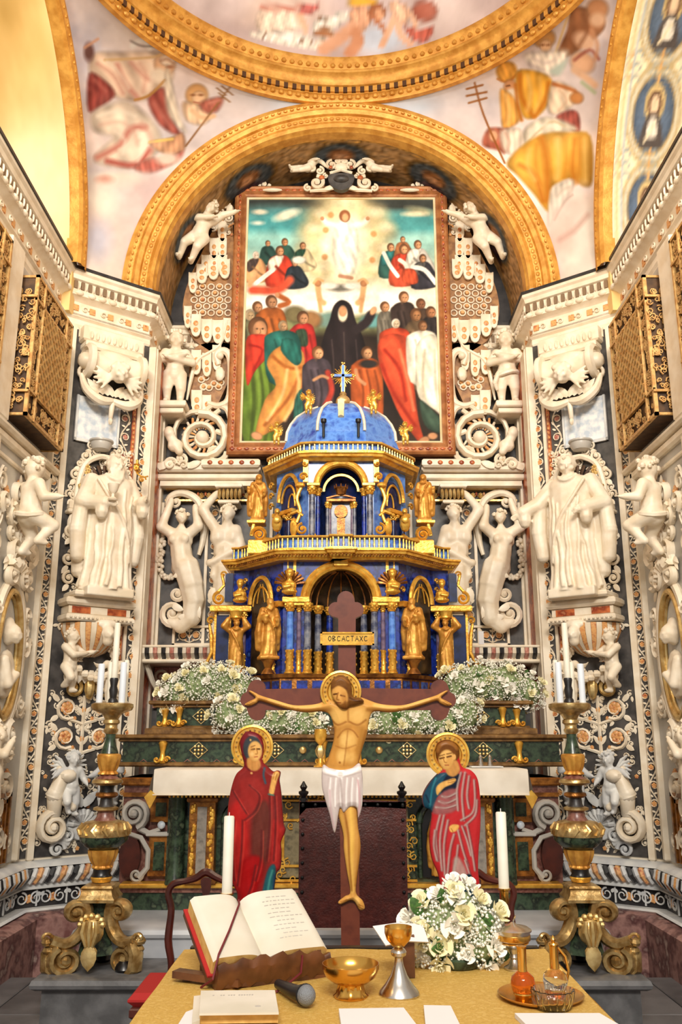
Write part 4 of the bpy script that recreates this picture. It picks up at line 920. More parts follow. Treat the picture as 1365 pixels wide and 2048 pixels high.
    putto(FC @ TR(.50, -.15, 1.10, -.25, .50), s, 'grey white putto leaning inward, inner of pair at foot of %s pier' % L, 'marble_cool', haL=(-.3, -.1, .58), elL=(-.24, -.05, .6), haR=(.24, -.1, .76), elR=(.24, -.04, .66), knR=(.14, -.16, .26), ftR=(.16, .02, .12), tx=-.3, group='putti at the foot of the piers', seed=9+s)
    b = nb()
    b.spiral((.07, .98), .13, PI/2, 1.8, .035, 1.8, -.1, 1, 8); b.limb([(.07, -.1, 1.1), (.05, -.14, 1.25), (.09, -.16, 1.38)], [.06, .075, .06]); b.ell((.13, -.2, 1.40), (.075, .06, .055), 8)
    for q in range(5): b.ell((.06+.02*q, -.16, 1.46-.012*q*q), .025, 6)
    b.limb([(.12, -.12, 1.2), (.2, -.18, 1.14)], [.04, .03]); b.build('crouching_beast_volute', 'marble', W)
    b = nb(); shellfan(b, (.34, .98), .13, .15, PI-.15, 9, -.06, .02); b.lathe([(.13, 0), (.12, .03), (.02, .04)], (0, 0, 0), 14, T=np.array(Matrix.Translation((.34, -.02, .98)) @ Matrix.Rotation(PI/2, 4, 'X')))
    for q in (-1, 1): b.spiral((.34+q*.13, .90), .06, PI/2, 1.4, .016, 1.3, -.06, q); b.spiral((.30+q*.17, .80), .07, 0, 1.5, .02, 1.3, -.06, -q); b.leaf((.34, 1.14), (.34+q*.12, 1.26), .04, -.05); b.leaf((.34+q*.1, .84), (.34+q*.26, .92), .045, -.06)
    b.build('shell_ornament', 'marble_cool', W)
    # base mouldings round the pier and along the side wall
    PB = [(-2.60, 2.3), (-2.60, 7.65), (-2.49, 7.74), (-1.885, 8.2)]
    b = MB(mir=m); b.sweep(PB, [(-.12, .72), (-.05, .72), (-.01, .70), (.02, .675), (-.1, .675)]); b.sweep(PB, [(-.12, .545), (-.03, .545), (-.03, .515), (-.005, .505), (-.12, .50)][::-1]); b.sweep(PB, [(-.12, .36), (.03, .36), (.05, .345), (.03, .33), (-.12, .33)][::-1])
    o = structure(b.build('baseboard_%s' % L, 'marble_cool', None, True, 30)); BB = o
    b1, b2, b3 = MB(mir=m), MB(mir=m), MB(mir=m)
    for i, (p, d, n) in enumerate(along([(-2.60, 6.2)]+PB[1:], .05, 0)):
        T = np.eye(4); T[:2, 0] = d; T[:2, 1] = -n; T[:2, 3] = p
        q = (b1, b2, b1, b3)[i % 4]; q.tube([(-.012, .06, .548), (-.02, -.0, .57), (0, -.025, .61), (.02, -.01, .65), (.012, .04, .675)], [.024, .027, .027, .027, .024], 6, T=T)
    b1.build('gadroon_white', 'marble_cool', BB); b2.build('gadroon_dark', 'slate_dark', BB); b3.build('gadroon_amber', 'amber_inlay', BB)
    b = MB(mir=m); b.sweep(PB, [(-.2, .36), (-.055, .36), (-.055, .505), (-.2, .505)][::-1]); b.build('base_panel_ground', 'slate_dark', BB, False)
    bw, bo = MB(mir=m), MB(mir=m)
    for p, d, n in along([(-2.60, 6.4)]+PB[1:], .28, -.05):
        T = np.eye(4); T[:2, 0] = d; T[:2, 1] = -n; T[:2, 3] = p
        k0, k1 = len(bw.V), len(bo.V); 
        for q in (-1, 1): bw.spiral((q*.06, .432), .05, PI/2, 1.3, .009, 1.2, -.008, q, 5, .3, False); bw.leaf((q*.1, .45), (q*.13, .48), .015, -.008)
        bw.tube([(-.135, -.01, .37), (-.135, -.01, .495)], .009, 4); bo.flower((0, .43), .035, -.008, 6, .35)
        for a in range(k0, len(bw.V)): bw.V[a] = bw.V[a] @ T[:3, :3].T + T[:3, 3]
        for a in range(k1, len(bo.V)): bo.V[a] = bo.V[a] @ T[:3, :3].T + T[:3, 3]
    stuff(bw.build('base_panel_scroll', 'marble_cool', BB)); stuff(bo.build('base_panel_flower', 'amber_inlay', BB))
    b = MB(mir=m); b.sweep(PB, [(-.2, -.15), (.16, -.15), (.16, .30), (.10, .33), (-.2, .33)][::-1]); b.build('pink_plinth', 'breccia', BB, True, 30)

    # ============ side wall
    b = nb(FS); b.box(2.3, 6.12, -.012, .02, .74, 5.58); b.box(6.42, 7.7, -.012, .02, .74, 5.58); b.build('side_wall_ground', 'marble_grey', W, False)
    b = nb(FS); b.box(6.14, 6.40, -.10, .02, 4.1, 5.6, bev=.02); b.box(7.57, 7.61, -.06, .02, .74, 5.5, bev=.012); b.box(2.3, 7.75, -.06, .02, 3.98, 4.06, bev=.02); b.box(2.3, 7.75, -.10, .02, 4.06, 4.12, bev=.02); b.box(4.40, 4.5, -.10, .02, .74, 5.6, bev=.02); b.box(2.3, 7.75, -.035, .02, 3.86, 3.90, bev=.01); b.box(6.36, 6.42, -.05, .02, .74, 4.0, bev=.01); b.build('side_pilaster', 'marble', W, True, 30)
    bw, bo = nb(FS), nb(FS); strip(bw, bo, 7.62, 7.69, .80, 5.4, -.02, 0, 2.6, .12); stuff(bw.build('side_strip_scroll', 'marble', W)); stuff(bo.build('side_strip_flower', 'amber_inlay', W))
    b = nb(FS); strip(b, nb(FS), 6.48, 6.68, .8, 3.8, -.02, 0, 1.3, .09); 
    bo = nb(FS); rs = np.random.RandomState(4)
    for k in range(90):                                                    # bold stucco relief filling the bay
        u = rs.uniform(6.55, 7.36); z = rs.uniform(.85, 3.8); r = rs.uniform(.04, .11); sg = 1 if rs.rand() > .5 else -1
        if abs(u-6.98) < .30 and 1.75 < z < 2.95: continue
        b.spiral((u, z), r, rs.rand()*6, 1.5, r*.26, 1.6, -.03, sg, 6, .18)
        for q in range(3): a = rs.rand()*6.28; b.leaf((u+r*math.cos(a), z+r*math.sin(a)), (u+2*r*math.cos(a+.3), z+2*r*math.sin(a+.3)), r*.34, -.03, .5)
        if k % 2: bo.flower((u+.05, z+.1), .05, -.02, 5, .5)
    for k in range(120):                                                   # the next bay towards the nave
        u = rs.uniform(4.55, 6.05); z = rs.uniform(.85, 3.75); r = rs.uniform(.05, .12)
        b.spiral((u, z), r, rs.rand()*6, 1.5, r*.24, 1.5, -.03, 1 if k % 2 else -1, 5, .18)
        for q in range(2): a = rs.rand()*6.28; b.leaf((u+r*math.cos(a), z+r*math.sin(a)), (u+2*r*math.cos(a+.3), z+2*r*math.sin(a+.3)), r*.34, -.03, .5)
        if k % 2: bo.flower((u+.05, z+.1), .05, -.02, 5, .5)
    stuff(b.build('stucco_relief', 'marble', W)); stuff(bo.build('relief_flower', 'amber_inlay', W))
    b = nb(FS); b.tube([(6.98+.24*math.cos(a), -.05, 2.36+.50*math.sin(a)) for a in np.linspace(0, 2*PI, 41)[:-1]], .028, 8, closed=True); b.tube([(6.98+.205*math.cos(a), -.035, 2.36+.46*math.sin(a)) for a in np.linspace(0, 2*PI, 41)[:-1]], .014, 6, closed=True)
    md = b.build('medallion_frame', 'gold_pale', W)
    b = nb(FS); b.disc((6.98, 2.36), .22, -.02, .01, 30, .47); b.build('medallion_ground', 'marble_cool', W)
    b = nb(FS); face(b, (6.98, -.07, 2.52), .08); b.ell((6.98, -.04, 2.54), (.1, .05, .12), 8); b.ell((6.98, -.04, 2.2), (.15, .06, .2), 10); b.limb([(6.88, -.06, 2.3), (6.9, -.1, 2.12), (7.02, -.12, 2.2)], [.05, .045, .03]); fuse(b, .014, 'medallion_bust', 'marble', W, 2)
    b = nb(FS); b.tube([(6.98+.31*math.cos(a), -.04, 2.36+.58*math.sin(a)) for a in np.linspace(0, 2*PI, 41)[:-1]], .035, 6, closed=True)
    for q in (-1, 1):
        for z, r in ((2.98, .1), (1.74, .1), (1.6, .08)): b.spiral((6.98+q*.14, z), r, PI/2, 1.5, .03, 1.5, -.06, q)
        b.spiral((6.98+q*.32, 2.7), .07, 0, 1.4, .022, 1.4, -.05, q); b.spiral((6.98+q*.32, 2.0), .07, 0, 1.4, .022, 1.4, -.05, -q)
    shellfan(b, (6.98, 2.98), .16, .2, PI-.2, 7, -.08, .022); b.build('medallion_surround', 'marble', W)
    putto(FS @ TR(6.86, -.16, 3.15, .9, .82), s, 'large white stucco child figure high on %s side wall' % L, haL=(-.3, -.1, .55), haR=(.3, -.08, .72), elR=(.24, -.04, .62), knL=(-.12, -.2, .3), ftL=(-.1, -.05, .12), knR=(.12, -.14, .2), tx=.5, cloth=True, group='stucco figures on the side walls', seed=12+s)
    putto(FS @ TR(6.66, -.14, 1.15, .6, .66), s, 'white stucco child below oval medallion on %s side wall' % L, haL=(-.2, -.12, .8), elL=(-.25, -.05, .68), haR=(.22, -.14, .4), tx=.5, group='stucco figures on the side walls', seed=14+s)
    b = nb(FS); b.box(6.5, 7.36, -.03, .02, .76, 1.32); b.build('wood_panel', 'lattice_gilt', W, False)
    b = nb(FS)
    for k in range(3): d = .03+.05*k; b.box(6.5+d, 7.36-d, -.06+.012*k, -.02, 1.32-d-.03, 1.32-d); b.box(7.36-d-.03, 7.36-d, -.06+.012*k, -.02, .76, 1.32-d)
    b.build('wood_panel_moulding', 'gold_dark', W, False)
    # gilt choir screens
    for nm, u0, u1, z0, z1, dp, lb in (('choir_screen', 6.47, 7.41, 4.19, 5.42, .21, 'gilded lattice choir screen box jutting beside the %s pier'), ('choir_screen', 5.15, 6.10, 4.25, 5.50, .12, 'gilded lattice choir screen nearest viewer on %s wall edge')):
        sc_o = thing(nm, lb % L, 'screen', (s*2.5, (u0+u1)/2, z0), 'gilded choir screens')
        b = nb(FS); b.box(u0+.01, u1-.01, -dp+.03, 0, z0+.01, z1-.01); b.build('screen_backing', 'lattice_dark', sc_o, False)
        b = nb(FS)
        for a in (u0, u1-.025): b.box(a, a+.025, -dp, -dp+.03, z0, z1); b.box(a, a+.02, -.03, 0, z0, z1)
        for a in (z0, z1-.025): b.box(u0, u1, -dp, -dp+.03, a, a+.025); b.box(u0, u0+.02, -dp, 0, a, a+.02); b.box(u1-.02, u1, -dp, 0, a, a+.02)
        iu0, iu1, iz0, iz1 = u0+.17, u1-.17, z0+.22, z1-.22
        for a in (iu0, iu1): b.box(a-.01, a+.01, -dp-.005, -dp+.02, z0, z1)
        for a in (iz0, iz1): b.box(u0, u1, -dp-.005, -dp+.02, a-.01, a+.01)
        b.build('screen_frame', 'lattice_gilt', sc_o, False)
        b = nb(FS); n = 26; ww = iu1-iu0; hh = iz1-iz0
        for k in range(-n, n*2):
            for sg in (-1, 1):
                c0 = iz0+k*.085; pa = []
                for uu in (iu0, iu1):
                    pa.append((uu, c0+sg*(uu-iu0)*.9 if sg > 0 else c0+(iu1-uu)*.9))
                (ua, za), (ub, zb) = pa; sl = (zb-za)/(ub-ua); lo_, hi_ = ua, ub
                if sl > 0: lo_ = max(ua, ua+(iz0-za)/sl); hi_ = min(ub, ua+(iz1-za)/sl)
                else: lo_ = max(ua, ua+(iz1-za)/sl); hi_ = min(ub, ua+(iz0-za)/sl)
                if hi_-lo_ < .02: continue
                b.tube([(lo_, -dp+.005*sg, za+sl*(lo_-ua)), (hi_, -dp+.005*sg, za+sl*(hi_-ua))], .0105, 4)
        stuff(b.build('lattice', 'lattice_gilt', sc_o, False))
        b = nb(FS); rs = np.random.RandomState(8)
        def bord(a0, a1, c0, c1, nn, yy=None):
            for k in range(nn): b.spiral((rs.uniform(a0, a1), rs.uniform(c0, c1)), rs.uniform(.022, .042), rs.rand()*6, 1.2, .007, 1.2, -dp+.012, 1 if rs.rand() > .5 else -1, 4, .25, False, 9)
        bord(u0+.05, iu0-.03, z0+.05, z1-.05, 46); bord(iu1+.03, u1-.05, z0+.05, z1-.05, 46); bord(iu0, iu1, z0+.05, iz0-.05, 30); bord(iu0, iu1, iz1+.05, z1-.05, 30)
        stuff(b.build('pierced_border', 'lattice_gilt', sc_o, False))
        b = MB(FS @ np.array(Matrix.Translation((u0, 0, 0)) @ Matrix.Rotation(-PI/2, 4, 'Z')), m)
        for k in range(70): b.spiral((rs.uniform(.03, max(.05, dp-.03)), rs.uniform(z0+.05, z1-.05)), rs.uniform(.02, .035), rs.rand()*6, 1.2, .007, 1.2, -.012, 1, 4, .25, False, 9)
        for zz in (z0+.2, z1-.2): b.box(0, dp, -.02, 0, zz-.01, zz+.01)
        stuff(b.build('pierced_end', 'lattice_gilt', sc_o, False))
    # ============ return wall beside the altarpiece
    b = nb(FR); b.box(8.22, 8.5, -.05, .02, .5, 5.6, bev=.01); b.box(8.82, 8.97, -.05, .02, .5, 5.6, bev=.01); b.build('return_pilaster', 'marble', W, True, 25)
    b = nb(FR); b.box(8.52, 8.80, -.03, .02, .5, 5.6); b.build('jasper_panel', 'jasper', W, False)
# ================================================================ retable on the back wall
def SCL(py, Y): v = (1024-py)/F; return Y/(CP-v*SP)/F            # metres per pixel on the frontal plane Y
def ptube(b, pts, rad, Y, n=7, depth=None, k=1.0):
    if len(pts) > 3:                                     # ease the polyline into a curve
        m_ = len(pts); rr_ = [rad]*m_ if np.isscalar(rad) else list(rad); pts = catmull([tuple(p[:2])+((p[2],) if len(p) > 2 else (0,))+(rr_[i],) for i, p in enumerate(pts)], 4, False); rad = [p[3] for p in pts]
    """tube through photo points (px, py[, forward metres]) on the plane Y; radii in pixels"""
    q = []; r = []
    for i, p in enumerate(pts):
        w_ = P(p[0], p[1], Y); f = p[2] if len(p) > 2 else 0; q.append((w_[0], Y-f, w_[2])); r.append((rad if np.isscalar(rad) else rad[i])*SCL(p[1], Y)*k)
    b.tube(q, r, n, depth); return b
def plimb(b, pts, rad, Y, n=8):
    q = []; r = []
    for i, p in enumerate(pts):
        w_ = P(p[0], p[1], Y); f = p[2] if len(p) > 2 else 0; q.append((w_[0], Y-f, w_[2])); r.append((rad if np.isscalar(rad) else rad[i])*SCL(p[1], Y))
    b.limb(q, r, n); return b
def pell(b, p, rx, ry, Y, f=0.0, dep=None, n=8):
    w_ = P(p[0], p[1], Y); s_ = SCL(p[1], Y); b.ell((w_[0], Y-f, w_[2]), (rx*s_, (dep if dep is not None else min(rx, ry))*s_, ry*s_), n); return b
def pspiral(b, p, r, a0, turns, wd, Y, sgn=1, f=0.0, dep=1.2, n=6, inner=.12, eye=True):
    w_ = P(p[0], p[1], Y); s_ = SCL(p[1], Y); b.spiral((w_[0], w_[2]), r*s_, a0, turns, wd*s_, dep, Y-f, sgn, n, inner, eye); return b
def pbox(b, x0, y0, x1, y1, Y0, Y1, bev=0):
    a = P(x0, y0, Y0); c = P(x1, y1, Y0); b.box(min(a[0], c[0]), max(a[0], c[0]), Y0, Y1, min(a[2], c[2]), max(a[2], c[2]), bev=bev); return b
def pprism(b, pts, Y0, Y1, smooth=0):
    q = catmull(pts, smooth) if smooth else pts
    b.prism([XZ(x, y, Y0) for x, y in q], Y0, Y1); return b
def pleaf(b, a, c, wd, Y, f=0.0):
    p, q = XZ(a[0], a[1], Y), XZ(c[0], c[1], Y); b.leaf(p, q, wd*SCL(a[1], Y), Y-f); return b
def scale_leaf(bw, bo, px, y0, y1, wd, Y, hue=0):
    """a hanging tongue-shaped leaf: raised white rim round an inlaid centre"""
    h = wd/2; o = [(px-h, y0), (px+h, y0), (px+h*1.05, y0+(y1-y0)*.6), (px+h*.7, y1-(y1-y0)*.1), (px, y1), (px-h*.7, y1-(y1-y0)*.1), (px-h*1.05, y0+(y1-y0)*.6)]
    pprism(bw, o, Y, Y+.04); k = catmull([(px+(x-px)*.9, y) for x, y in o[2:]], 3, False)
    ptube(bw, [(px-h*.95, y0)]+[(px-h, y0+(y1-y0)*.6)]+[(x, y) for x, y in k[::-1]][1:-1]+[(px+h*.95, y0)], 1.6, Y, 5)
    for j in range(2): pell(bo, (px, y0+(y1-y0)*(.42+.3*j)), h*.52, (y1-y0)*.13, Y, .004, 1.2, 6)
RB = structure(MB().box(-1.9, 1.9, 8.94, 9.0, .5, 4.30).build('wall_back_lower', 'slate', None, False))
for s in (-1, 1):
    L = SIDE[s]; m = s > 0
    def nb(): return MB(None, m)
    # shelf the altarpiece stands on
    b = nb(); b.box(-1.93, -.84, 8.66, 8.95, 4.40, 4.50, bev=.02); b.box(-1.97, -.86, 8.72, 8.95, 4.33, 4.40, bev=.015); b.box(-1.45, -.84, 8.60, 8.95, 4.43, 4.52, bev=.02); b.box(-1.9, -.92, 8.76, 8.95, 4.27, 4.33)
    sh = b.build('shelf_ledge', 'marble', RB, True, 30)
    b = nb()
    for i in range(5): b.ell((-1.36+i*.11, 8.598, 4.475), (.028, .01, .024), 8)
    b.build('ledge_inlay', 'jasper', RB)
    b = nb(); b.spiral((-1.78, 4.47), .07, 0, 1.4, .02, 1.3, 8.64, 1); b.spiral((-1.64, 4.46), .05, PI, 1.3, .016, 1.3, 8.64, -1); b.leaf((-1.9, 4.42), (-1.75, 4.52), .04, 8.64); b.leaf((-1.6, 4.44), (-1.45, 4.5), .04, 8.64); b.build('ledge_scroll', 'marble', RB)
    b = nb(); bo = nb(); b.box(-1.86, -.95, 8.86, 8.95, 4.255, 4.275); b.box(-1.86, -.95, 8.86, 8.95, 4.13, 4.15)
    for i in range(11):
        c = (-1.80+i*.08, 4.17)
        for k in range(5): a = R(25+k*32.5); b.tube([(c[0], 8.90, c[1]), (c[0]+.032*math.cos(a), 8.88, c[1]+.06*math.sin(a))], [.006, .009], 5)
        bo.ell((c[0]+.04, 8.90, 4.22), (.014, .012, .022), 6)
    stuff(b.build('scallop_frieze', 'gold_pale', RB)); stuff(bo.build('frieze_jewel', 'jasper', RB))
    # frames and strips of the lower wall
    b = nb()
    for x0, x1 in ((-1.90, -1.87), (-1.425, -1.395), (-1.255, -1.225), (-.75, -.72)): b.box(x0, x1, 8.90, 8.95, 2.62, 4.13, bev=.006)
    for z in (2.62, 2.80): b.box(-1.72, -.72, 8.89, 8.95, z, z+.025, bev=.005)
    b.box(-1.72, -1.695, 8.89, 8.95, 2.62, 2.8); b.build('panel_frame', 'marble', RB, True, 25)
    bw, bo = nb(), nb(); bw.M = bo.M = np.array(Matrix.Translation((0, 8.93, 0))); strip(bw, bo, -1.385, -1.265, 2.84, 4.10, 0, 0, 1.4)
    symm(bw, bo, -1.68, -1.42, 2.655, 2.79, 0, 1); symm(bw, bo, -1.38, -1.12, 2.655, 2.79, 0, 1)
    stuff(bw.build('wall_scroll', 'marble', RB)); stuff(bo.build('wall_flower', 'amber_inlay', RB))
    # siren with acanthus tail
    Y = 8.84; b = nb()
    face(b, tuple(P(366, 1036, Y)-np.array((0, .06, 0))), .072, .3)
    plimb(b, [(364, 1058, .04), (362, 1075, .04)], [9, 14], Y); pell(b, (362, 1082), 27, 22, Y, .04, 20); pell(b, (364, 1106), 23, 24, Y, .04, 19); pell(b, (372, 1136), 30, 24, Y, .04, 22); plimb(b, [(362, 1085, .05), (368, 1130, .05)], [22, 25], Y)
    for q in (-1, 1): pell(b, (362+q*11, 1083), 10, 10, Y, .13, 8)
    plimb(b, [(345, 1068, .05), (326, 1058, .09), (343, 1012, .07)], [13, 11, 8], Y); pell(b, (345, 1006), 7, 9, Y, .07)
    plimb(b, [(382, 1068, .05), (400, 1056, .09), (394, 1024, .07)], [13, 11, 8], Y); pell(b, (393, 1018), 7, 8, Y, .07)
    plimb(b, [(376, 1140, .05), (384, 1168, .06), (390, 1200, .06), (386, 1235, .06), (364, 1254, .05), (344, 1246, .05)], [29, 27, 24, 20, 15, 10], Y)
    o = fuse(b, .014, 'siren_relief', 'marble', None, 2); tag(o, 'white marble siren with leafy tail on %s of tabernacle wall' % L, 'relief', 'sirens beside the tabernacle')
    h = nb(); curls(h, P(366, 1036, Y)-np.array((0, .06, 0)), .076, 34, .26, 3, -.1); h.build('hair', 'marble', o)
    h = nb(); ptube(h, [(334, 1012), (340, 994), (366, 986), (396, 1002), (408, 1040), (406, 1080), (398, 1110)], [4, 6, 8, 8, 8, 6, 4], Y+.03, 8); pspiral(h, (352, 1004), 14, PI/2, 1.4, 4, Y+.02, 1); h.build('hood_scroll', 'marble', o)
    h = nb(); pspiral(h, (357, 1190), 14, 0, 1.5, 5, Y, -1, .06); pspiral(h, (348, 1228), 24, -PI/2, 1.6, 7, Y, -1, .05); 
    for a, c, wd in (((388, 1180), (404, 1212), 8), ((392, 1205), (404, 1240), 8), ((380, 1170), (364, 1180), 6), ((374, 1146), (398, 1150), 7), ((370, 1150), (350, 1158), 6), ((386, 1240), (360, 1236), 8), ((350, 1215), (372, 1224), 7)): pleaf(h, a, c, wd, Y, .12)
    h.build('acanthus_tail', 'marble', o)
    h = nb(); rs = np.random.RandomState(2)
    for k in range(46):
        t = k/45; gx = 328-6*math.sin(t*PI)+(30*max(0, t-.72)/.28); gy = 1075+80*min(t/.75, 1); pell(h, (gx+rs.uniform(-6, 6), gy+rs.uniform(-5, 5)), 4.5, 4.5, Y+.04, rs.uniform(0, .05))
    stuff(h.build('fruit_garland', 'marble', o))
    # telamon bearing the shelf
    Y = 8.78; b = nb(); hc = P(460, 1031, Y)-np.array((0, .1, 0)); face(b, tuple(hc), .085, -.25)
    plimb(b, [(458, 1050, .09), (455, 1066, .07)], [10, 16], Y); pell(b, (440, 1078), 19, 20, Y, .08, 17); pell(b, (469, 1078), 19, 20, Y, .08, 17); pell(b, (453, 1105), 26, 26, Y, .06, 20); pell(b, (453, 1132), 25, 22, Y, .06, 20)
    plimb(b, [(434, 1062, .07), (409, 1024, .1), (432, 994, .06)], [13, 11, 8], Y); pell(b, (438, 990), 10, 8, Y, .05)
    plimb(b, [(474, 1064, .07), (484, 1098, .1), (432, 1128, .14)], [13, 12, 8], Y); pell(b, (424, 1131), 9, 8, Y, .14)
    plimb(b, [(452, 1145, .06), (450, 1180, .05), (452, 1225, .04), (452, 1268, .03)], [26, 25, 22, 16], Y)
    for k in range(4): plimb(b, [(432+k*10, 1138, .12), (428+k*13, 1156, .13), (436+k*12, 1172, .1)], [6, 6, 3], Y, 6)
    o = fuse(b, .016, 'telamon_relief', 'marble', None, 2); tag(o, 'muscular white marble telamon under the shelf, %s of tabernacle' % L, 'relief', 'telamons beside the tabernacle')
    h = nb(); curls(h, hc, .088, 30, .22, 6, .1); h.build('hair', 'marble', o)
    h = nb(); pspiral(h, (440, 1205), 16, 0, 1.5, 5, Y, 1, .1); pspiral(h, (462, 1240), 18, PI, 1.5, 5, Y, -1, .1); pspiral(h, (438, 1262), 15, 0, 1.4, 5, Y, 1, .08)
    for a, c in (((430, 1180), (424, 1210)), ((474, 1180), (480, 1215)), ((450, 1180), (450, 1210)), ((470, 1250), (480, 1275))): pleaf(h, a, c, 8, Y, .13)
    h.build('acanthus_lower_body', 'marble', o)
    b = nb(); x0 = P(462, 990, 8.7)[0]; b.box(x0-.16, x0+.12, 8.64, 8.94, 4.22, 4.27, bev=.01); b.box(x0-.13, x0+.09, 8.68, 8.94, 4.06, 4.10, bev=.01); b.build('telamon_abacus', 'marble', RB, True, 30)
    b = nb()
    for k in range(6): b.ell((x0-.115+k*.042, 8.68, 4.16), (.022, .03, .06), 8)
    b.build('telamon_capital', 'gold_pale', RB)
    # striped console
    b = nb(); xa, xb = -1.93, -1.06; b.box(xa, xb, 8.38, 8.95, 2.405, 2.44, bev=.012); b.box(xa-.01, xb+.01, 8.34, 8.95, 2.545, 2.57, bev=.008); b.build('console_slab', 'marble', RB, True, 30)
    b1, b2, b3 = nb(), nb(), nb()
    for i in range(21):
        x = xa+.02+(xb-xa-.04)*(i+.5)/21; q = (b1, b2, b1, b3)[i % 4]; q.tube([(x, 8.45, 2.435), (x, 8.40, 2.46), (x, 8.36, 2.50), (x, 8.36, 2.545)], [.018, .02, .021, .02], 6); q.box(x-.019, x+.019, 8.40, 8.9, 2.44, 2.545)
    b1.build('console_flute_white', 'marble', RB); b2.build('console_flute_dark', 'slate_dark', RB); b3.build('console_flute_red', 'rose_inlay', RB)
    b = nb(); b.tube([(-1.88, 8.5, 2.40), (-1.84, 8.6, 2.25), (-1.76, 8.75, 2.08), (-1.72, 8.9, 2.02)], [.03, .028, .025, .02], 6); b.tube([(-1.12, 8.5, 2.40), (-1.16, 8.7, 2.2), (-1.2, 8.9, 2.06)], [.028, .025, .02], 6); b.spiral((-1.80, 2.30), .07, 0, 1.4, .018, 1.3, 8.8, 1); b.spiral((-1.65, 2.28), .08, 0, 1.4, .02, 1.3, 8.85, -1); b.spiral((-1.35, 2.27), .08, 0, 1.4, .02, 1.3, 8.85, 1); b.build('console_bracket', 'marble', RB)
    b = nb(); b.box(-1.88, -1.15, 8.88, 8.95, 2.0, 2.4); b.build('console_back_panel', 'rose_inlay', RB, False)
    # upper storey: pedestal putto, shell volute, scale-leaf wing, flying putto
    b = nb(); b.box(-2.0, -1.64, 8.60, 9.0, 5.10, 5.17, bev=.012); b.box(-1.97, -1.67, 8.64, 9.0, 5.04, 5.10, bev=.01); b.box(-1.94, -1.91, 8.7, 9.0, 4.52, 5.04); b.build('putto_pedestal', 'marble', wb, True, 30)
    b = nb(); b.box(-1.98, -1.95, 8.68, 9.0, 4.5, 5.04); b.build('pedestal_jasper', 'jasper', wb, False)
    putto(TR(-1.80, 8.74, 5.17, .15, .86), s, 'nude white marble putto with folded arms standing %s of altarpiece' % L, haL=(.08, -.16, .60), elL=(-.2, -.06, .56), haR=(-.06, -.17, .56), elR=(.21, -.06, .55), cloth=s > 0, group='putti standing beside the altarpiece', seed=20+s)
    Y = 8.80; b = nb(); pspiral(b, (405, 876), 52, PI*.55, 1.9, 9, Y, -1, 0, 1.6, 8, .16); pspiral(b, (392, 868), 50, PI*.2, .55, 7, Y+.03, 1, 0, 1.4, 7, .8, False); pspiral(b, (432, 905), 22, 0, 1.2, 6, Y, -1); pspiral(b, (362, 918), 16, PI, 1.4, 5, Y, 1)
    b.build('shell_volute', 'marble', wb)
    b1, b2 = nb(), nb()
    for k in range(16):
        a = R(60+k*19); q = b1 if k % 2 else b2; ptube(q, [(405+13*math.cos(a), 872-13*math.sin(a), .02), (405+28*math.cos(a-.12), 872-28*math.sin(a-.12), .03), (405+40*math.cos(a-.3), 872-40*math.sin(a-.3), .0)], [1.5, 3, 2.4], Y+.03, 5)
    b1.build('shell_rib', 'marble', wb); b2.build('shell_rib_amber', 'amber_inlay', wb)
    b = nb(); face(b, tuple(P(340, 868, Y)-np.array((0, .05, 0))), .07, .9); pell(b, (352, 893), 17, 14, Y, .03); plimb(b, [(345, 880, .04), (360, 905, .05)], [11, 9], Y); fuse(b, .013, 'bust_relief', 'marble', wb, 2)
    b = nb(); pprism(b, [(462, 398), (466, 692), (402, 690), (372, 650), (366, 610), (378, 560), (404, 505), (436, 440)], 8.86, 8.95, 4); pprism(b, [(464, 690), (464, 740), (440, 800), (418, 840), (392, 832), (380, 790), (380, 730), (398, 690)], 8.86, 8.95, 4); b.build('wing_ground', 'wing_amber', wb, True, 30)
    bw, bo = nb(), nb(); Y = 8.83
    for px, y0, y1, wd in ((404, 528, 566, 20), (427, 520, 558, 21), (450, 518, 556, 20), (386, 545, 585, 15), (392, 628, 672, 20), (414, 638, 684, 20), (436, 640, 686, 20), (456, 636, 684, 16), (376, 612, 655, 14), (393, 700, 748, 18), (414, 706, 752, 17), (434, 690, 740, 16), (394, 780, 828, 20), (414, 790, 834, 16)): scale_leaf(bw, bo, px, y0, y1, wd, Y-.02 if y0 > 600 else Y-.01)
    for y_ in (446, 480, 514):
        xl = np.interp(y_, [440, 505, 560], [440, 408, 384]); k_ = 0
        while xl+8+k_*17 < 462: scale_leaf(bw, bo, xl+8+k_*17, y_-4, y_+38-2*(k_ % 2), 16, Y-.004); k_ += 1
    rs = np.random.RandomState(6)
    for r_ in range(5):
        for k in range(5):
            px = 388+k*17+(8 if r_ % 2 else 0); py = 572+r_*13
            if px > 463: continue
            w_ = P(px, py, Y); bw.tube([(w_[0]+.036*math.cos(a), Y+.02, w_[2]+.036*math.sin(a)) for a in np.linspace(0, 2*PI, 11)[:-1]], .008, 5, closed=True)
            if (k+r_) % 2: pell(bo, (px, py), 4, 4, Y+.02, 0, 2, 6)
    for k in range(16): px, py = rs.uniform(425, 462), rs.uniform(430, 465); pspiral(bw, (px, py), rs.uniform(5, 9), rs.rand()*6, 1.2, 1.8, Y+.01, 1 if k % 2 else -1, 0, 1.2, 5, .2); pell(bo, (px+6, py+5), 3.5, 3.5, Y+.02, 0, 2, 6)
    for k in range(9): px, py = rs.uniform(400, 445), rs.uniform(752, 782); w_ = P(px, py, Y); bw.tube([(w_[0]+.034*math.cos(a), Y+.02, w_[2]+.034*math.sin(a)) for a in np.linspace(0, 2*PI, 11)[:-1]], .008, 5, closed=True); pell(bo, (px, py), 4, 4, Y+.02, 0, 2, 6)
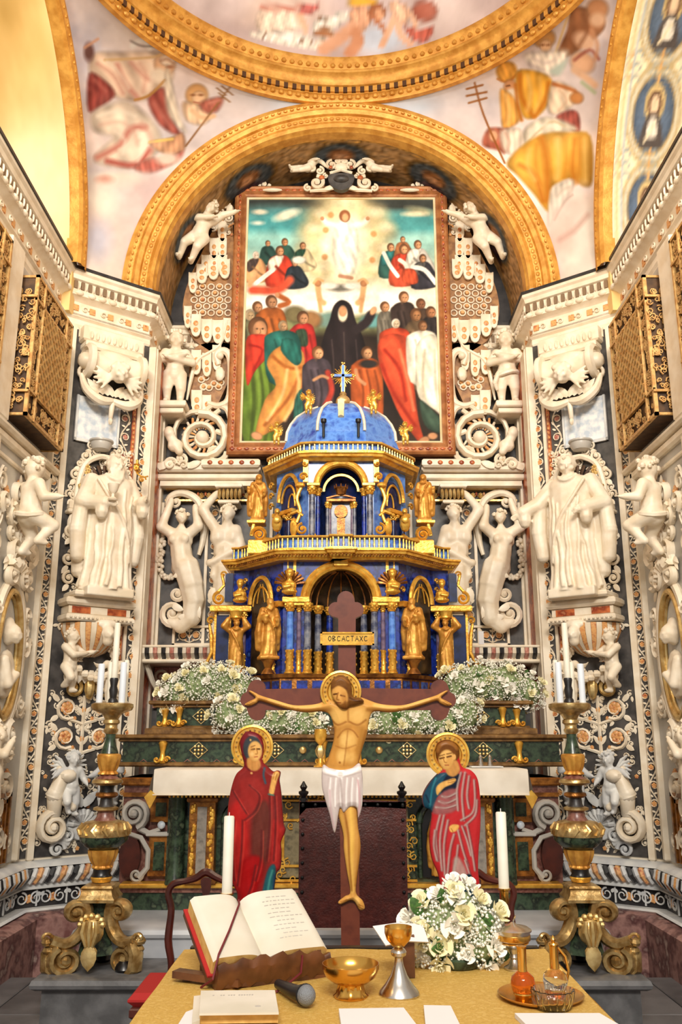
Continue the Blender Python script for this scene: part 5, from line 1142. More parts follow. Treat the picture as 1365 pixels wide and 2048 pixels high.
    stuff(bw.build('scale_leaf', 'marble', wb)); stuff(bo.build('scale_leaf_inlay', 'amber_inlay', wb))
    b = nb(); ptube(b, [(438, 730), (434, 710), (448, 702), (461, 716), (463, 760), (458, 800), (438, 812), (416, 806)], [5, 7, 8, 8, 8, 8, 7, 5], Y-.03, 8); ptube(b, [(440, 812), (456, 820), (462, 845), (450, 866), (432, 862)], [5, 7, 7, 7, 5], Y-.03, 8); ptube(b, [(424, 812), (414, 820), (424, 830), (440, 820)], [5, 5, 5, 5], Y-.03, 7); pell(b, (440, 748), 10, 16, Y-.02, 0, 7); pell(b, (440, 712), 8, 8, Y-.05); ptube(b, [(455, 640), (440, 690), (396, 720), (382, 760), (374, 800)], [2, 3, 4, 4, 2], Y-.02, 6); b.build('s_scroll', 'marble', wb)
    b = nb(); bo = nb()
    for px, py, r_ in ((424, 412, 15), (440, 430, 10), (412, 428, 9), (452, 412, 10), (458, 440, 9)): pspiral(b, (px, py), r_, PI/2, 1.6, r_*.25, Y, -1, .03, 1.5)
    pell(b, (456, 398), 8, 10, Y, .05); pell(b, (461, 424), 8, 12, Y, .04); ptube(b, [(462, 400), (470, 384), (486, 376), (502, 384)], [3, 4, 4, 3], Y-.02, 6); pspiral(b, (528, 372), 12, 0, 1.3, 4, Y-.02, -1, .02)
    pell(bo, (428, 404), 5, 5, Y, .06); b.build('corner_scroll', 'marble', wb); bo.build('corner_scroll_inlay', 'rose_inlay', wb)
    T = np.array(Matrix.Translation((P(392, 540, 8.66)[0]-.06, 8.60, 6.80)) @ Matrix.Rotation(R(16), 4, 'Y') @ Matrix.Scale(.80, 4))
    putto(T, s, 'white marble putto clambering at upper %s corner of altarpiece' % L, haR=(.36, -.06, .86), elR=(.24, -.06, .78), haL=(.12, -.15, .66), elL=(-.14, -.12, .6), knL=(-.14, -.08, .22), ftL=(-.17, .02, .03), knR=(.06, -.10, .2), ftR=(.0, .04, .02), wings=2, tx=.4, group='putti climbing the altarpiece frame', seed=22+s)
    # cresting putto
    T = np.array(Matrix.Translation((-.43, 8.66, 7.86)) @ Matrix.Rotation(R(24), 4, 'Y') @ Matrix.Scale(.46, 4))
    putto(T, s, 'small white putto reclining on altarpiece cresting, %s of the shield' % L, haR=(.36, -.08, .56), elR=(.26, -.06, .62), haL=(.1, -.16, .6), hipL=(-.08, 0, .36), knL=(-.24, -.06, .26), ftL=(-.46, 0, .22), hipR=(-.02, -.06, .34), knR=(-.16, -.1, .2), ftR=(-.38, -.02, .12), wings=2, group='putti on the altarpiece cresting', seed=25+s, tx=.3)
    b = nb(); Y = 8.66
    for px, py, r_, sg in ((625, 336, 10, 1), (640, 342, 9, -1), (664, 330, 11, 1), (634, 366, 15, -1), (616, 376, 8, 1), (652, 352, 6, 1), (676, 322, 6, -1)): pspiral(b, (px, py), r_, PI/2, 1.5, r_*.3, Y, sg, 0, 1.4)
    pleaf(b, (650, 380), (672, 374), 5, Y, .02); ptube(b, [(620, 382), (650, 380), (683, 372)], [3, 4, 4], Y, 6); ptube(b, [(660, 346), (683, 340)], [3, 3], Y, 6); pell(b, (664, 350), 4, 10, Y); pell(b, (545, 380), 20, 4, Y+.03); b.build('cresting_scroll', 'marble', wb)
    b = nb(); pell(b, (644, 358), 6, 5, Y, .03, 3, 6); pell(b, (662, 338), 4, 4, Y, .03, 3, 6); b.build('cresting_inlay', 'jasper', wb)
b = MB(); pprism(b, [(658, 350), (683, 346), (708, 350), (704, 370), (683, 380), (662, 370)], 8.62, 8.68, 4); pell(b, (683, 360), 16, 9, 8.64, .02, 8, 10); b.build('cresting_shield', 'slate', wb)
b = MB(); pell(b, (683, 334), 16, 10, 8.68, 0, 6); [pspiral(b, (683+k*9, 322), 6, PI/2, 1.3, 2, 8.66, k) for k in (-1, 1)]; b.build('cresting_shell', 'marble', wb)

# ---------------------------------------------------------------- altarpiece
alt = thing('altarpiece', 'tall oil painting of crowd beneath radiant figure in gilt wood frame', 'painting', (0, 8.8, 4.6))
YA = 8.80; z0, z1, xw = 4.615, 7.86, 1.215
b = MB(); b.box(-xw, xw, 8.84, 8.95, z0, z1); b.build('frame_backing', 'stand_wood', alt, False)
def frame_ring(xi, zi0, zi1, prof, name, material, parent):
    b = MB(); pts = [(-xi, zi0), (xi, zi0), (xi, zi1), (-xi, zi1)]; V = []; k = len(prof); Fc = []
    for i, (x, z) in enumerate(pts):
        sx = 1 if x > 0 else -1; sz = 1 if i in (2, 3) else -1
        for o, y in prof: V.append((x+sx*o, y, z+sz*o))
    for i in range(4):
        for j in range(k-1): q = (i+1) % 4; Fc.append([i*k+j, q*k+j, q*k+j+1, i*k+j+1])
    return b.add(V, Fc).build(name, material, parent, True, 25)
frame_ring(xw-.13, z0+.13, z1-.13, [(-.002, 8.80), (0, 8.765), (.02, 8.755), (.035, 8.76), (.05, 8.745), (.09, 8.75), (.11, 8.74), (.13, 8.755), (.13, 8.86)], 'frame_moulding', 'frame_wood', alt)
frame_ring(xw-.155, z0+.155, z1-.155, [(-.005, 8.80), (0, 8.775), (.012, 8.77), (.024, 8.78), (.024, 8.81)], 'frame_fillet', 'plaster_ivory', alt)
b = MB()
for i in range(42):
    for x in (-xw+.06, xw-.06): b.ell((x, 8.745, z0+.06+(z1-z0-.12)*i/41), (.016, .01, .03), 6)
    if i < 31:
        for z in (z0+.06, z1-.06): b.ell((-xw+.06+(2*xw-.12)*i/30, 8.745, z), (.03, .01, .016), 6)
stuff(b.build('frame_leaf_carving', 'jasper', alt))
SKN = (206, 150, 108); HAIR = (104, 70, 46)
def fig(x, y, h, robe, w_=.34, head=SKN, hair=HAIR, fold=None, tilt=0):
    """a small standing painted figure of height h"""
    r = h*.07; d = np.array(robe)*.62
    out = [('poly', [(x-h*w_*.5, y+h*.34), (x-h*w_*.38, y+h*.2), (x-h*.05+tilt, y+h*.14), (x+h*.08+tilt, y+h*.14), (x+h*w_*.4, y+h*.22), (x+h*w_*.5, y+h*.5), (x+h*w_*.42, y+h), (x-h*w_*.36, y+h)], robe, 3)]
    for k in (-.22, 0, .24): out.append(('line', (max(2, h*.03), [(x+h*w_*k, y+h*.3), (x+h*w_*(k+.12), y+h*.6), (x+h*w_*(k*.8), y+h*.97)]), d, 4, .7))
    out.append(('line', (max(2, h*.03), [(x-h*w_*.1, y+h*.28), (x+h*w_*.06, y+h*.62), (x-h*w_*.12, y+h*.95)]), np.minimum(255, np.array(robe)*1.25+14), 4, .55))
    out += [('ell', (x+tilt, y+h*.06, r*1.12, r*1.25), hair, 2), ('ell', (x+tilt+r*.25, y+h*.075, r*.8, r*1.0), head, 2), ('ell', (x+tilt-r*.1, y+h*.07, r*.16, r*.10), np.array(head)*.4, 1.2), ('ell', (x+tilt+r*.55, y+h*.07, r*.14, r*.10), np.array(head)*.4, 1.2), ('line', (max(1, r*.12), [(x+tilt+r*.25, y+h*.07), (x+tilt+r*.32, y+h*.1), (x+tilt+r*.2, y+h*.105)]), np.array(head)*.68, 1.5), ('line', (max(1, r*.12), [(x+tilt, y+h*.125), (x+tilt+r*.4, y+h*.125)]), np.array(head)*.6, 1.3), ('ell', (x+tilt-r*.35, y+h*.1, r*.3, r*.7), np.array(head)*.74, r*.5, .7)]
    return out
A = [('poly', [(480, 395), (900, 395), (900, 425), (700, 418), (480, 424)], (58, 62, 58), 16), ('ell', (545, 425, 70, 14), (92, 140, 140), 18), ('ell', (560, 450, 100, 26), (78, 160, 164), 22), ('ell', (830, 448, 70, 24), (84, 162, 164), 22), ('ell', (540, 480, 90, 16), (150, 204, 196), 18), ('ell', (840, 480, 60, 14), (160, 208, 198), 18),
     ('ell', (520, 424, 14, 5), (244, 232, 206), 5), ('ell', (574, 430, 26, 9, -18), (246, 236, 210), 8), ('ell', (516, 446, 12, 4), (220, 230, 216), 5), ('ell', (840, 422, 26, 8, 10), (150, 150, 120), 8), ('ell', (830, 428, 24, 5), (238, 226, 190), 6),
     ('ell', (690, 480, 88, 92), (238, 220, 166), 50), ('ell', (690, 490, 52, 80), (252, 244, 214), 40)]
for x, y, r in ((640, 432, 22), (626, 462, 24), (618, 500, 22), (640, 540, 24), (745, 430, 26), (768, 460, 24), (765, 500, 20), (748, 540, 22), (690, 404, 40)): A += [('ell', (x, y, r, r*.7), (214, 192, 140), r*.8, .75), ('ell', (x+3, y-5, r*.55, r*.35), (250, 238, 204), r*.5, .7)]
for x, y in ((652, 460), (650, 514), (748, 468), (745, 520), (662, 430)): A += [('ell', (x, y, 6, 6), (206, 142, 84), 4, .8)]
A += [('poly', [(672, 446), (690, 440), (708, 446), (716, 490), (708, 545), (676, 545), (666, 492)], (255, 250, 234), 12), ('line', (10, [(676, 452), (655, 446), (648, 440)]), (255, 250, 236), 6), ('line', (10, [(704, 452), (724, 448), (734, 440)]), (255, 250, 236), 6), ('ell', (690, 432, 11, 12), (150, 92, 58), 3), ('ell', (691, 435, 7, 9), (214, 160, 116), 3), ('ell', (645, 437, 4, 4), SKN, 2), ('ell', (736, 437, 4, 4), SKN, 2), ('line', (7, [(680, 552), (704, 556)]), (190, 140, 110), 3),
      ('ell', (600, 578, 110, 14), (206, 192, 160), 16), ('ell', (800, 576, 100, 12), (206, 192, 160), 16), ('ell', (690, 600, 210, 26), (252, 248, 236), 24), ('ell', (560, 606, 60, 16), (255, 252, 244), 16), ('ell', (680, 576, 24, 7), (120, 116, 106), 6), ('ell', (660, 572, 16, 6), (240, 236, 226), 4), ('ell', (704, 572, 16, 6), (240, 236, 226), 4)]
def sitter(x, y, h, robe, cloak=None, head=SKN, hair=HAIR):
    o = [('poly', [(x-h*.3, y+h*.4), (x-h*.12, y+h*.22), (x+h*.16, y+h*.22), (x+h*.34, y+h*.46), (x+h*.5, y+h*.8), (x+h*.3, y+h), (x-h*.34, y+h)], robe, 3), ('line', (h*.06, [(x-h*.1, y+h*.5), (x+h*.14, y+h*.72), (x+h*.4, y+h*.86)]), np.array(robe)*.62, 4), ('ell', (x, y+h*.1, h*.11, h*.13), hair, 2), ('ell', (x+h*.02, y+h*.12, h*.08, h*.10), head, 2), ('ell', (x+h*.0, y+h*.11, h*.02, h*.012), np.array(head)*.45, 1), ('ell', (x+h*.06, y+h*.11, h*.018, h*.012), np.array(head)*.45, 1), ('ell', (x-h*.03, y+h*.14, h*.03, h*.07), np.array(head)*.75, h*.05, .7)]
    if cloak is not None: o.insert(1, ('poly', [(x-h*.3, y+h*.38), (x-h*.1, y+h*.22), (x+h*.1, y+h*.24), (x-h*.05, y+h*.55), (x-h*.25, y+h*.66)], cloak, 3))
    return o
A += sitter(536, 482, 46, (40, 70, 64))+sitter(570, 478, 60, (46, 82, 70), None, (180, 130, 90))+sitter(606, 486, 56, (206, 190, 150), (40, 74, 58))+sitter(512, 504, 60, (214, 160, 110), (70, 58, 54), (210, 190, 170), (220, 210, 196))+sitter(560, 494, 78, (206, 66, 44), (240, 226, 206))+sitter(590, 520, 56, (44, 52, 60))
A += [('line', (9, [(500, 576), (546, 540)]), (250, 246, 238), 2), ('line', (16, [(505, 580), (555, 580), (580, 560)]), (214, 84, 56), 8), ('ell', (598, 520, 14, 8), (246, 240, 226), 4), ('line', (10, [(500, 570), (510, 545)]), (222, 176, 126), 5)]
A += sitter(782, 488, 66, (50, 92, 84), (50, 120, 120))+sitter(806, 474, 46, (150, 96, 60))+sitter(808, 490, 80, (206, 84, 56), (196, 70, 48))+sitter(836, 482, 70, (206, 200, 190), (236, 228, 214))+sitter(846, 510, 66, (56, 54, 62), (90, 88, 86))
A += [('line', (8, [(768, 506), (780, 530), (796, 552)]), (250, 244, 232), 2), ('line', (9, [(826, 534), (850, 540), (872, 566)]), (250, 246, 236), 2), ('line', (8, [(800, 520), (812, 530), (818, 552)]), (248, 240, 226), 2), ('poly', [(806, 540), (830, 540), (836, 566), (808, 566)], (206, 84, 52), 3)]
# two putti carrying the cloud, landscape
for x, sg in ((636, 1), (728, -1)): A += [('line', (11, [(x, 572), (x+4*sg, 598), (x+12*sg, 606)]), (224, 172, 120), 4), ('line', (8, [(x+3*sg, 600), (x+6*sg, 622)]), (216, 160, 108), 4), ('ell', (x, 566, 7, 7), (178, 122, 80), 3), ('line', (5, [(x-8*sg, 566), (x, 558), (x+10*sg, 562)]), (224, 172, 120), 3)]
A += [('poly', [(484, 640), (560, 628), (640, 640), (760, 628), (900, 640), (900, 700), (484, 700)], (120, 124, 84), 12), ('ell', (660, 640, 30, 16), (110, 140, 130), 10), ('ell', (745, 642, 24, 14), (96, 150, 150), 8), ('ell', (620, 640, 24, 18), (150, 110, 70), 8), ('ell', (590, 628, 22, 16), (120, 110, 76), 8), ('poly', [(480, 690), (900, 690), (905, 915), (475, 915)], (58, 46, 38), 20), ('ell', (520, 895, 60, 14), (84, 68, 52), 16), ('ell', (860, 890, 40, 14), (70, 58, 48), 14), ('poly', [(610, 760), (770, 760), (790, 915), (590, 915)], (48, 40, 36), 14)]
# crowd, back rows first
A += fig(515, 606, 130, (70, 80, 62), .36)+fig(543, 594, 150, (176, 96, 44), .44)+fig(500, 622, 130, (96, 96, 72), .3, (200, 170, 130), (190, 170, 140))+fig(808, 586, 130, (60, 48, 44), .42)+fig(842, 600, 120, (80, 62, 50), .36, (150, 100, 70))+fig(862, 616, 130, (52, 46, 46), .36, (190, 130, 90))+fig(832, 620, 150, (104, 84, 62), .32, (170, 120, 80))+fig(770, 606, 120, (110, 104, 92), .26)
A += [('line', (10, [(560, 612), (578, 604), (556, 590)]), (190, 104, 52), 4), ('ell', (555, 590, 4, 5), SKN, 2)]
A += fig(606, 626, 150, (186, 48, 44), .38)+[('poly', [(592, 662), (612, 660), (616, 690), (598, 690)], (52, 74, 56), 4)]
A += fig(516, 640, 250, (96, 122, 44), .3)+[('poly', [(492, 682), (516, 668), (545, 676), (548, 700), (512, 740), (494, 770)], (206, 60, 42), 3), ('line', (5, [(500, 690), (525, 700), (508, 740)]), (160, 36, 28), 4)]
A += fig(566, 644, 120, (40, 104, 96), .62, (190, 150, 110), (160, 140, 110))+[('poly', [(546, 702), (574, 690), (608, 706), (606, 760), (598, 800), (560, 850), (512, 872), (530, 800), (552, 770), (534, 730)], (226, 154, 78), 3), ('line', (7, [(545, 712), (575, 735), (604, 735)]), (180, 104, 44), 5), ('line', (7, [(600, 750), (575, 800), (530, 850)]), (176, 104, 48), 5), ('line', (6, [(575, 740), (565, 790), (535, 840)]), (248, 196, 128), 5), ('line', (7, [(590, 720), (598, 780), (570, 840)]), (250, 202, 134), 5, .8), ('poly', [(572, 676), (598, 690), (604, 720), (590, 730), (562, 700)], (40, 112, 102), 3), ('poly', [(590, 800), (608, 780), (606, 860), (588, 870)], (46, 96, 84), 4), ('ell', (514, 872, 12, 8, 20), SKN, 3)]
A += [('poly', [(660, 640), (668, 612), (684, 600), (702, 610), (712, 642), (728, 680), (740, 740), (738, 800), (640, 800), (636, 730), (648, 672)], (40, 32, 34), 3), ('line', (18, [(712, 660), (732, 646), (742, 630)]), (44, 36, 38), 5), ('ell', (686, 628, 10, 16), (238, 226, 196), 3), ('ell', (686, 622, 8, 11), (210, 152, 108), 3), ('ell', (747, 622, 6, 9, 30), (216, 160, 116), 3), ('line', (2.5, [(688, 665), (690, 730), (686, 790)]), (74, 62, 60), 3), ('line', (2.5, [(664, 680), (668, 740), (660, 790)]), (70, 58, 58), 3), ('line', (2.5, [(712, 680), (716, 740), (710, 790)]), (66, 54, 54), 3)]
A += fig(636, 696, 150, (76, 66, 74), .42, (214, 160, 116), (120, 78, 46))+[('line', (11, [(656, 745), (664, 780), (652, 810)]), (186, 64, 50), 5), ('line', (6, [(628, 760), (644, 752), (656, 756)]), SKN, 3)]+fig(734, 696, 150, (190, 92, 44), .44, (210, 156, 112), (100, 66, 42))+[('ell', (738, 728, 18, 8), (50, 46, 44), 4), ('line', (7, [(712, 740), (716, 756), (730, 768)]), SKN, 3)]
A += fig(792, 640, 110, (212, 78, 48), .6, (214, 190, 160), (226, 216, 200))+[('poly', [(756, 690), (778, 668), (812, 676), (820, 720), (830, 780), (838, 840), (848, 880), (838, 884), (800, 830), (778, 780), (762, 740)], (222, 84, 52), 3), ('line', (7, [(770, 700), (800, 740), (812, 800)]), (168, 48, 30), 5), ('line', (7, [(764, 730), (790, 790), (830, 850)]), (166, 48, 30), 5), ('line', (6, [(800, 700), (816, 760), (828, 820)]), (246, 130, 90), 5), ('ell', (848, 882, 13, 8, -30), SKN, 3)]
A += fig(846, 644, 120, (244, 236, 216), .56, (176, 126, 88))+[('poly', [(834, 690), (862, 668), (880, 690), (886, 760), (892, 832), (870, 820), (838, 794), (832, 740)], (246, 238, 216), 3), ('line', (5, [(850, 700), (846, 760), (850, 796)]), (206, 196, 170), 5), ('line', (5, [(870, 700), (872, 770), (878, 815)]), (214, 204, 180), 5), ('poly', [(840, 800), (870, 824), (884, 840), (880, 866), (850, 850)], (60, 80, 66), 4), ('ell', (866, 872, 10, 7), SKN, 3), ('poly', [(600, 866), (616, 820), (640, 850), (690, 880), (620, 900)], (190, 52, 40), 5)]
xi, zi0, zi1 = xw-.15, z0+.15, z1-.15; nx, nz = 300, 370; G = np.zeros((nz, nx, 3))
G[..., 0] = np.linspace(-xi, xi, nx)[None]; G[..., 1] = 8.79; G[..., 2] = np.linspace(zi0, zi1, nz)[:, None]
X, Y = project(G); t = np.clip((Y-470)/110, 0, 1)[:, None]
base = np.array((120, 178, 172))*(1-t)+np.array((240, 230, 200))*t
C = paint(X, Y, A, base); C = C*(1+.22*clouds(X, Y, 26, 12))[:, None]
o = painted_grid('canvas', G, C, 'oil_paint', alt, False)
# ================================================================ high altar
YM = 6.62
ha = thing('high_altar', 'polychrome marble high altar with gilt stepped gradines', 'altar', (0, 7.2, .5))
b = MB(); b.box(-1.34, 1.34, 6.62, 7.6, 1.44, 1.485, bev=.01); b.build('mensa', 'marble_cool', ha, False)
b = MB(); b.box(-1.30, 1.30, 6.90, 7.7, .66, 1.44); b.build('altar_body', 'verde', ha, False)
b = MB(); b.box(-1.30, 1.30, 6.72, 6.92, 1.33, 1.44); b.build('altar_frieze', 'porphyry', ha, False)
b = MB(); b.box(-1.30, 1.30, 6.715, 6.73, 1.305, 1.325); b.box(-1.32, 1.32, 6.70, 6.95, 1.43, 1.45); b.box(-1.62, 1.62, 6.80, 6.95, .655, .685, bev=.008); b.build('gilt_fillet', 'gold', ha, False)
b = MB()
for i in range(84): b.ell((-1.26+i*.0304, 6.715, 1.30), (.012, .012, .014), 6)
stuff(b.build('gilt_bead', 'gold_bright', ha))
b = MB(); b.box(-1.72, 1.72, 6.86, 7.6, .5, .64); b.build('altar_plinth', 'verde', ha, False)
b = MB(); b.box(-1.66, 1.66, 6.84, 7.55, .62, .655); b.build('altar_plinth_band', 'porphyry', ha, False)
for s in (-1, 1):
    m = s > 0
    # pilaster of gilt mosaic with inset agate
    b = MB(None, m); b.box(-1.12, -.93, 6.78, 6.92, .69, 1.28); b.box(-1.14, -.91, 6.76, 6.92, 1.25, 1.29, bev=.01); b.box(-1.14, -.91, 6.76, 6.92, .685, .73, bev=.01); b.build('gilt_pilaster', 'gold_dark', ha, True, 30)
    b = MB(None, m); b.box(-1.06, -.99, 6.77, 6.80, .76, 1.22); b.build('pilaster_inset', 'grey_agate', ha, False)
    b = MB(None, m); rs = np.random.RandomState(3)
    for i in range(60):
        x = -1.105+.03*rs.rand() if i % 2 else -.975+.03*rs.rand(); b.ell((x, 6.778, .74+.5*rs.rand()), (.014, .012, .02), 6)
    stuff(b.build('pilaster_leafwork', 'gold', ha))
    b = MB(None, m); b.lathe([(.075, .68), (.07, .70), (.06, .72), (.06, 1.26), (.07, 1.28), (.075, 1.31)], (-1.22, 6.84, 0), 16); b.build('verde_column', 'verde', ha)
    # niche with gilt figure
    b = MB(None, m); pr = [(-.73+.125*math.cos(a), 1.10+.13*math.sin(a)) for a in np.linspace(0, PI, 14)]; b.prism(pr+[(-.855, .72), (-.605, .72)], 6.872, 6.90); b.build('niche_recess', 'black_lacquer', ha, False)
    b = MB(None, m); b.tube([(-.73+.145*math.cos(a), 6.865, 1.10+.15*math.sin(a)) for a in np.linspace(0, PI, 16)], .026, 6); b.tube([(-.875, 6.865, .72), (-.875, 6.865, 1.10)], .018, 6); b.tube([(-.585, 6.865, .72), (-.585, 6.865, 1.10)], .018, 6); b.build('niche_arch', 'verde', ha)
    b = MB(None, m); b.box(-.755, -.705, 6.82, 6.87, 1.20, 1.28, bev=.008); b.build('niche_keystone', 'gold_bright', ha)
    robed(TR(-.74, 6.84, .735, 0, .46), s, 'small gilded figure in the altar front niche at %s' % SIDE[s], 'gilt_figure', slim=.8, name='gilded_figure', vox=.02, seed=4, group='gilded niche figures on the altar front', base=False)
    # volute buttress and side blocks
    b = MB(None, m); b.box(-1.66, -1.28, 6.98, 7.6, .66, 1.42); b.build('altar_wing', 'porphyry', ha, False)
    b = MB(None, m); b.box(-1.68, -1.26, 6.94, 7.6, 1.36, 1.42, bev=.01); b.box(-1.66, -1.3, 6.95, 7.0, 1.28, 1.31); b.box(-1.44, -1.28, 6.93, 7.0, .72, 1.0); b.box(-1.44, -1.28, 6.93, 7.0, 1.10, 1.27); b.build('wing_gilding', 'gold_dark', ha, True, 30)
    b = MB(None, m); b.box(-1.40, -1.32, 6.92, 6.95, .76, .96); b.build('wing_inset', 'verde', ha, False); b = MB(None, m); b.box(-1.40, -1.32, 6.92, 6.95, 1.14, 1.24); b.build('wing_inset', 'verde', ha, False)
    b = MB(None, m); b.spiral((-1.56, 1.16), .105, -PI*.4, 2.0, .026, 1.8, 6.92, 1, 8, .15); b.tube([(-1.52, 6.92, 1.06), (-1.44, 6.92, 1.02), (-1.36, 6.92, 1.05)], [.024, .022, .016], 7)
    b.tube([(-1.60, 6.93, 1.02), (-1.50, 6.92, .99), (-1.44, 6.92, .90), (-1.44, 6.92, .78), (-1.50, 6.92, .71)], [.016, .02, .02, .02, .024], 7); b.spiral((-1.52, .73), .05, 0, 1.4, .014, 1.5, 6.92, -1); b.box(-1.46, -1.28, 6.90, 7.0, 1.0, 1.03, bev=.006); b.build('volute_buttress', 'marble_grey', ha)
    b = MB(None, m); b.disc((-1.58, .86), .08, 6.925, 6.98, 20, .15); b.build('dark_oval_panel', 'chair_wood', ha)
    b = MB(None, m); b.ell((-1.35, 6.91, 1.08), (.03, .02, .03), 10); b.build('blue_boss', 'blue_inlay', ha)
# relief panel in the middle of the altar front
b = MB(); b.box(-.50, .50, 6.86, 6.90, .72, 1.24); b.build('altar_relief_panel', 'altar_olive', ha, False)
b = MB(); rs = np.random.RandomState(11)
for i in range(150):
    x, z = rs.uniform(-.55, .55), rs.uniform(.70, 1.27)
    if abs(x) < .42 and .84 < z < 1.08: continue
    b.spiral((x, z), rs.uniform(.02, .035), rs.rand()*6, 1.2, .007, 1.3, 6.85, 1 if rs.rand() > .5 else -1, 4, .25, False, 9)
for z in (.70, .80, 1.12, 1.26): b.tube([(-.56, 6.85, z), (.56, 6.85, z)], .010, 6)
for x in (-.44, .44): b.box(x-.02, x+.02, 6.845, 6.87, .84, 1.1)
stuff(b.build('altar_gilt_scroll', 'gold', ha))
# gradines
def gradine(z0, z1, hw, yf, name):
    b = MB(); b.box(-hw, hw, yf, 7.95, z0, z1); b.build(name, 'verde', ha, False)
    b = MB(); b.box(-hw-.06, hw+.06, yf-.06, 7.95, z1-.012, z1+.02, bev=.008); b.box(-hw-.03, hw+.03, yf-.03, 7.95, z1-.035, z1-.012, bev=.006); b.box(-hw-.03, hw+.03, yf-.03, 7.95, z0-.005, z0+.03, bev=.01); b.build(name+'_moulding', 'gilt_wood', ha, True, 30)
gradine(1.50, 1.72, 1.72, 7.10, 'lower_gradine'); gradine(1.78, 1.99, 1.52, 7.36, 'upper_gradine')
b = MB(); b.box(-1.60, 1.60, 7.30, 7.9, 1.735, 1.79, bev=.01); b.build('gradine_gilt_step', 'gilt_wood', ha, True, 30)
for s in (-1, 1):
    b = MB(None, s > 0)
    for k, (x, z, y) in enumerate(((-1.12, 1.62, 7.09), (-.52, 1.62, 7.09), (-1.15, 1.885, 7.35), (-.5, 1.885, 7.35), (-.30, 1.62, 7.09))):
        if k == 4: b.ell((x, y, z), (.03, .02, .03), 8); continue
        for i in range(-1, 2):
            for j in range(-1, 2):
                if abs(i)+abs(j) < 3: b.ell((x+i*.028, y, z+j*.028), (.012, .012, .012), 6)
        b.tube([(x-.07, y, z), (x, y, z+.06), (x+.07, y, z), (x, y, z-.06)], .005, 4, closed=True)
    stuff(b.build('jewelled_boss', 'gold_pale', ha))
    b = MB(None, s > 0)
    for x, y, z0, h in ((-1.33, 7.34, 1.80, .16), (-.78, 7.08, 1.52, .17), (-.14, 7.07, 1.51, .19), (-1.40, 7.08, 1.52, .17), (-1.45, 7.36, 1.8, .15)):
        b = MB(None, s > 0); b.lathe([(.028, 0), (.038, .02), (.022, .05), (.018, h*.5), (.028, h*.75), (.036, h*.9), (.022, h)], (x, y, z0), 10)
        for q in (-1, 1): b.spiral((x+q*.04, z0+.03), .025, 0, 1.2, .009, 1.2, y-.03, q)
        b.build('gilt_bracket', 'gold', ha)
    b = MB(None, s > 0)
    for i in range(14): b.tube([(-1.6+i*.115, 7.095, 1.51), (-1.55+i*.115, 7.095, 1.55), (-1.5+i*.115, 7.095, 1.51)], .005, 4)
    stuff(b.build('zigzag_inlay', 'porphyry', ha))
# altar cloth
cl = thing('altar_cloth', 'white linen cloth with gold fringed corners on the high altar', 'cloth', (0, 6.7, 1.3))
b = MB(); nx = 60; rows = []
def cl_row(off, z, wav):
    r = []
    for i in range(nx+1): x = -1.36+2.72*i/nx; r.append((x, 6.60-off+wav*.006*math.sin(i*.9), z+wav*.004*math.sin(i*1.7)))
    return r
b.loft([[(-1.36+2.72*i/nx, 7.06, 1.492) for i in range(nx+1)], cl_row(-.02, 1.494, 0), cl_row(.0, 1.485, 0), cl_row(.008, 1.44, .5), cl_row(.012, 1.37, 1), cl_row(.014, 1.315, 1.2)], False, False)
for q in (-1, 1): b.add([(q*1.36, 7.06, 1.492), (q*1.36, 6.60, 1.49), (q*1.40, 6.62, 1.33), (q*1.41, 6.80, 1.25), (q*1.40, 7.06, 1.33)], [[0, 1, 2, 3, 4] if q < 0 else [4, 3, 2, 1, 0]])
b.build('cloth_drape', 'linen', cl, True, 50)
for q in (-1, 1):
    b = MB(); b.prism([(q*1.375, 1.35), (q*1.33, 1.31), (q*1.375, 1.22), (q*1.42, 1.30)], 6.585, 6.595); b.build('gold_corner', 'gold_bright', cl, False)
b = MB(); b.box(-1.36, 1.36, 6.58, 6.586, 1.313, 1.322); b.build('hem', 'marble', cl, False)
# ================================================================ lapis tabernacle
tb = thing('tabernacle', 'two-tiered lapis lazuli and gilt tabernacle with blue dome', 'tabernacle', (0, 7.8, 2.0))
def both(fn):
    for s in (-1, 1): fn(s, s > 0)
def column(b_sh, b_g, x, y, z0, z1, r, base=.33, b_b=None):
    b_b = b_b or b_g
    h = z1-z0; b_sh.lathe([(r, z0+h*base), (r*1.02, z0+h*.6), (r*.9, z1-h*.11)], (x, y, 0), 12)
    b_b.lathe([(r*1.5, z0), (r*1.5, z0+.012), (r*1.2, z0+.02), (r*1.25, z0+.03), (r*1.08, z0+.035), (r*1.12, z0+h*base*.9), (r*1.25, z0+h*base*.94), (r*1.25, z0+h*base), (r, z0+h*base+.004)], (x, y, 0), 12)
    b_g.lathe([(r*.95, z1-h*.125), (r*1.15, z1-h*.115), (r*1.0, z1-h*.10), (r*1.35, z1-h*.04), (r*1.6, z1-h*.03), (r*1.6, z1)], (x, y, 0), 12)
    for k in range(6): a = k*PI/3; b_g.ell((x+r*1.3*math.cos(a), y+r*1.3*math.sin(a), z1-h*.05), r*.42, 5); b_g.ell((x+r*1.05*math.cos(a+.5), y+r*1.05*math.sin(a+.5), z1-h*.085), r*.35, 5)
    for k in range(14): a = k*2.4; b_b.ell((x+r*1.1*math.cos(a), y+r*1.1*math.sin(a), z0+.05+h*base*.8*k/14), (r*.3, r*.3, r*.4), 5)
LOW = [(-1.06, 8.6), (-1.06, 7.80), (-.86, 7.76), (-.52, 7.36), (.52, 7.36), (.86, 7.76), (1.06, 7.80), (1.06, 8.6)]
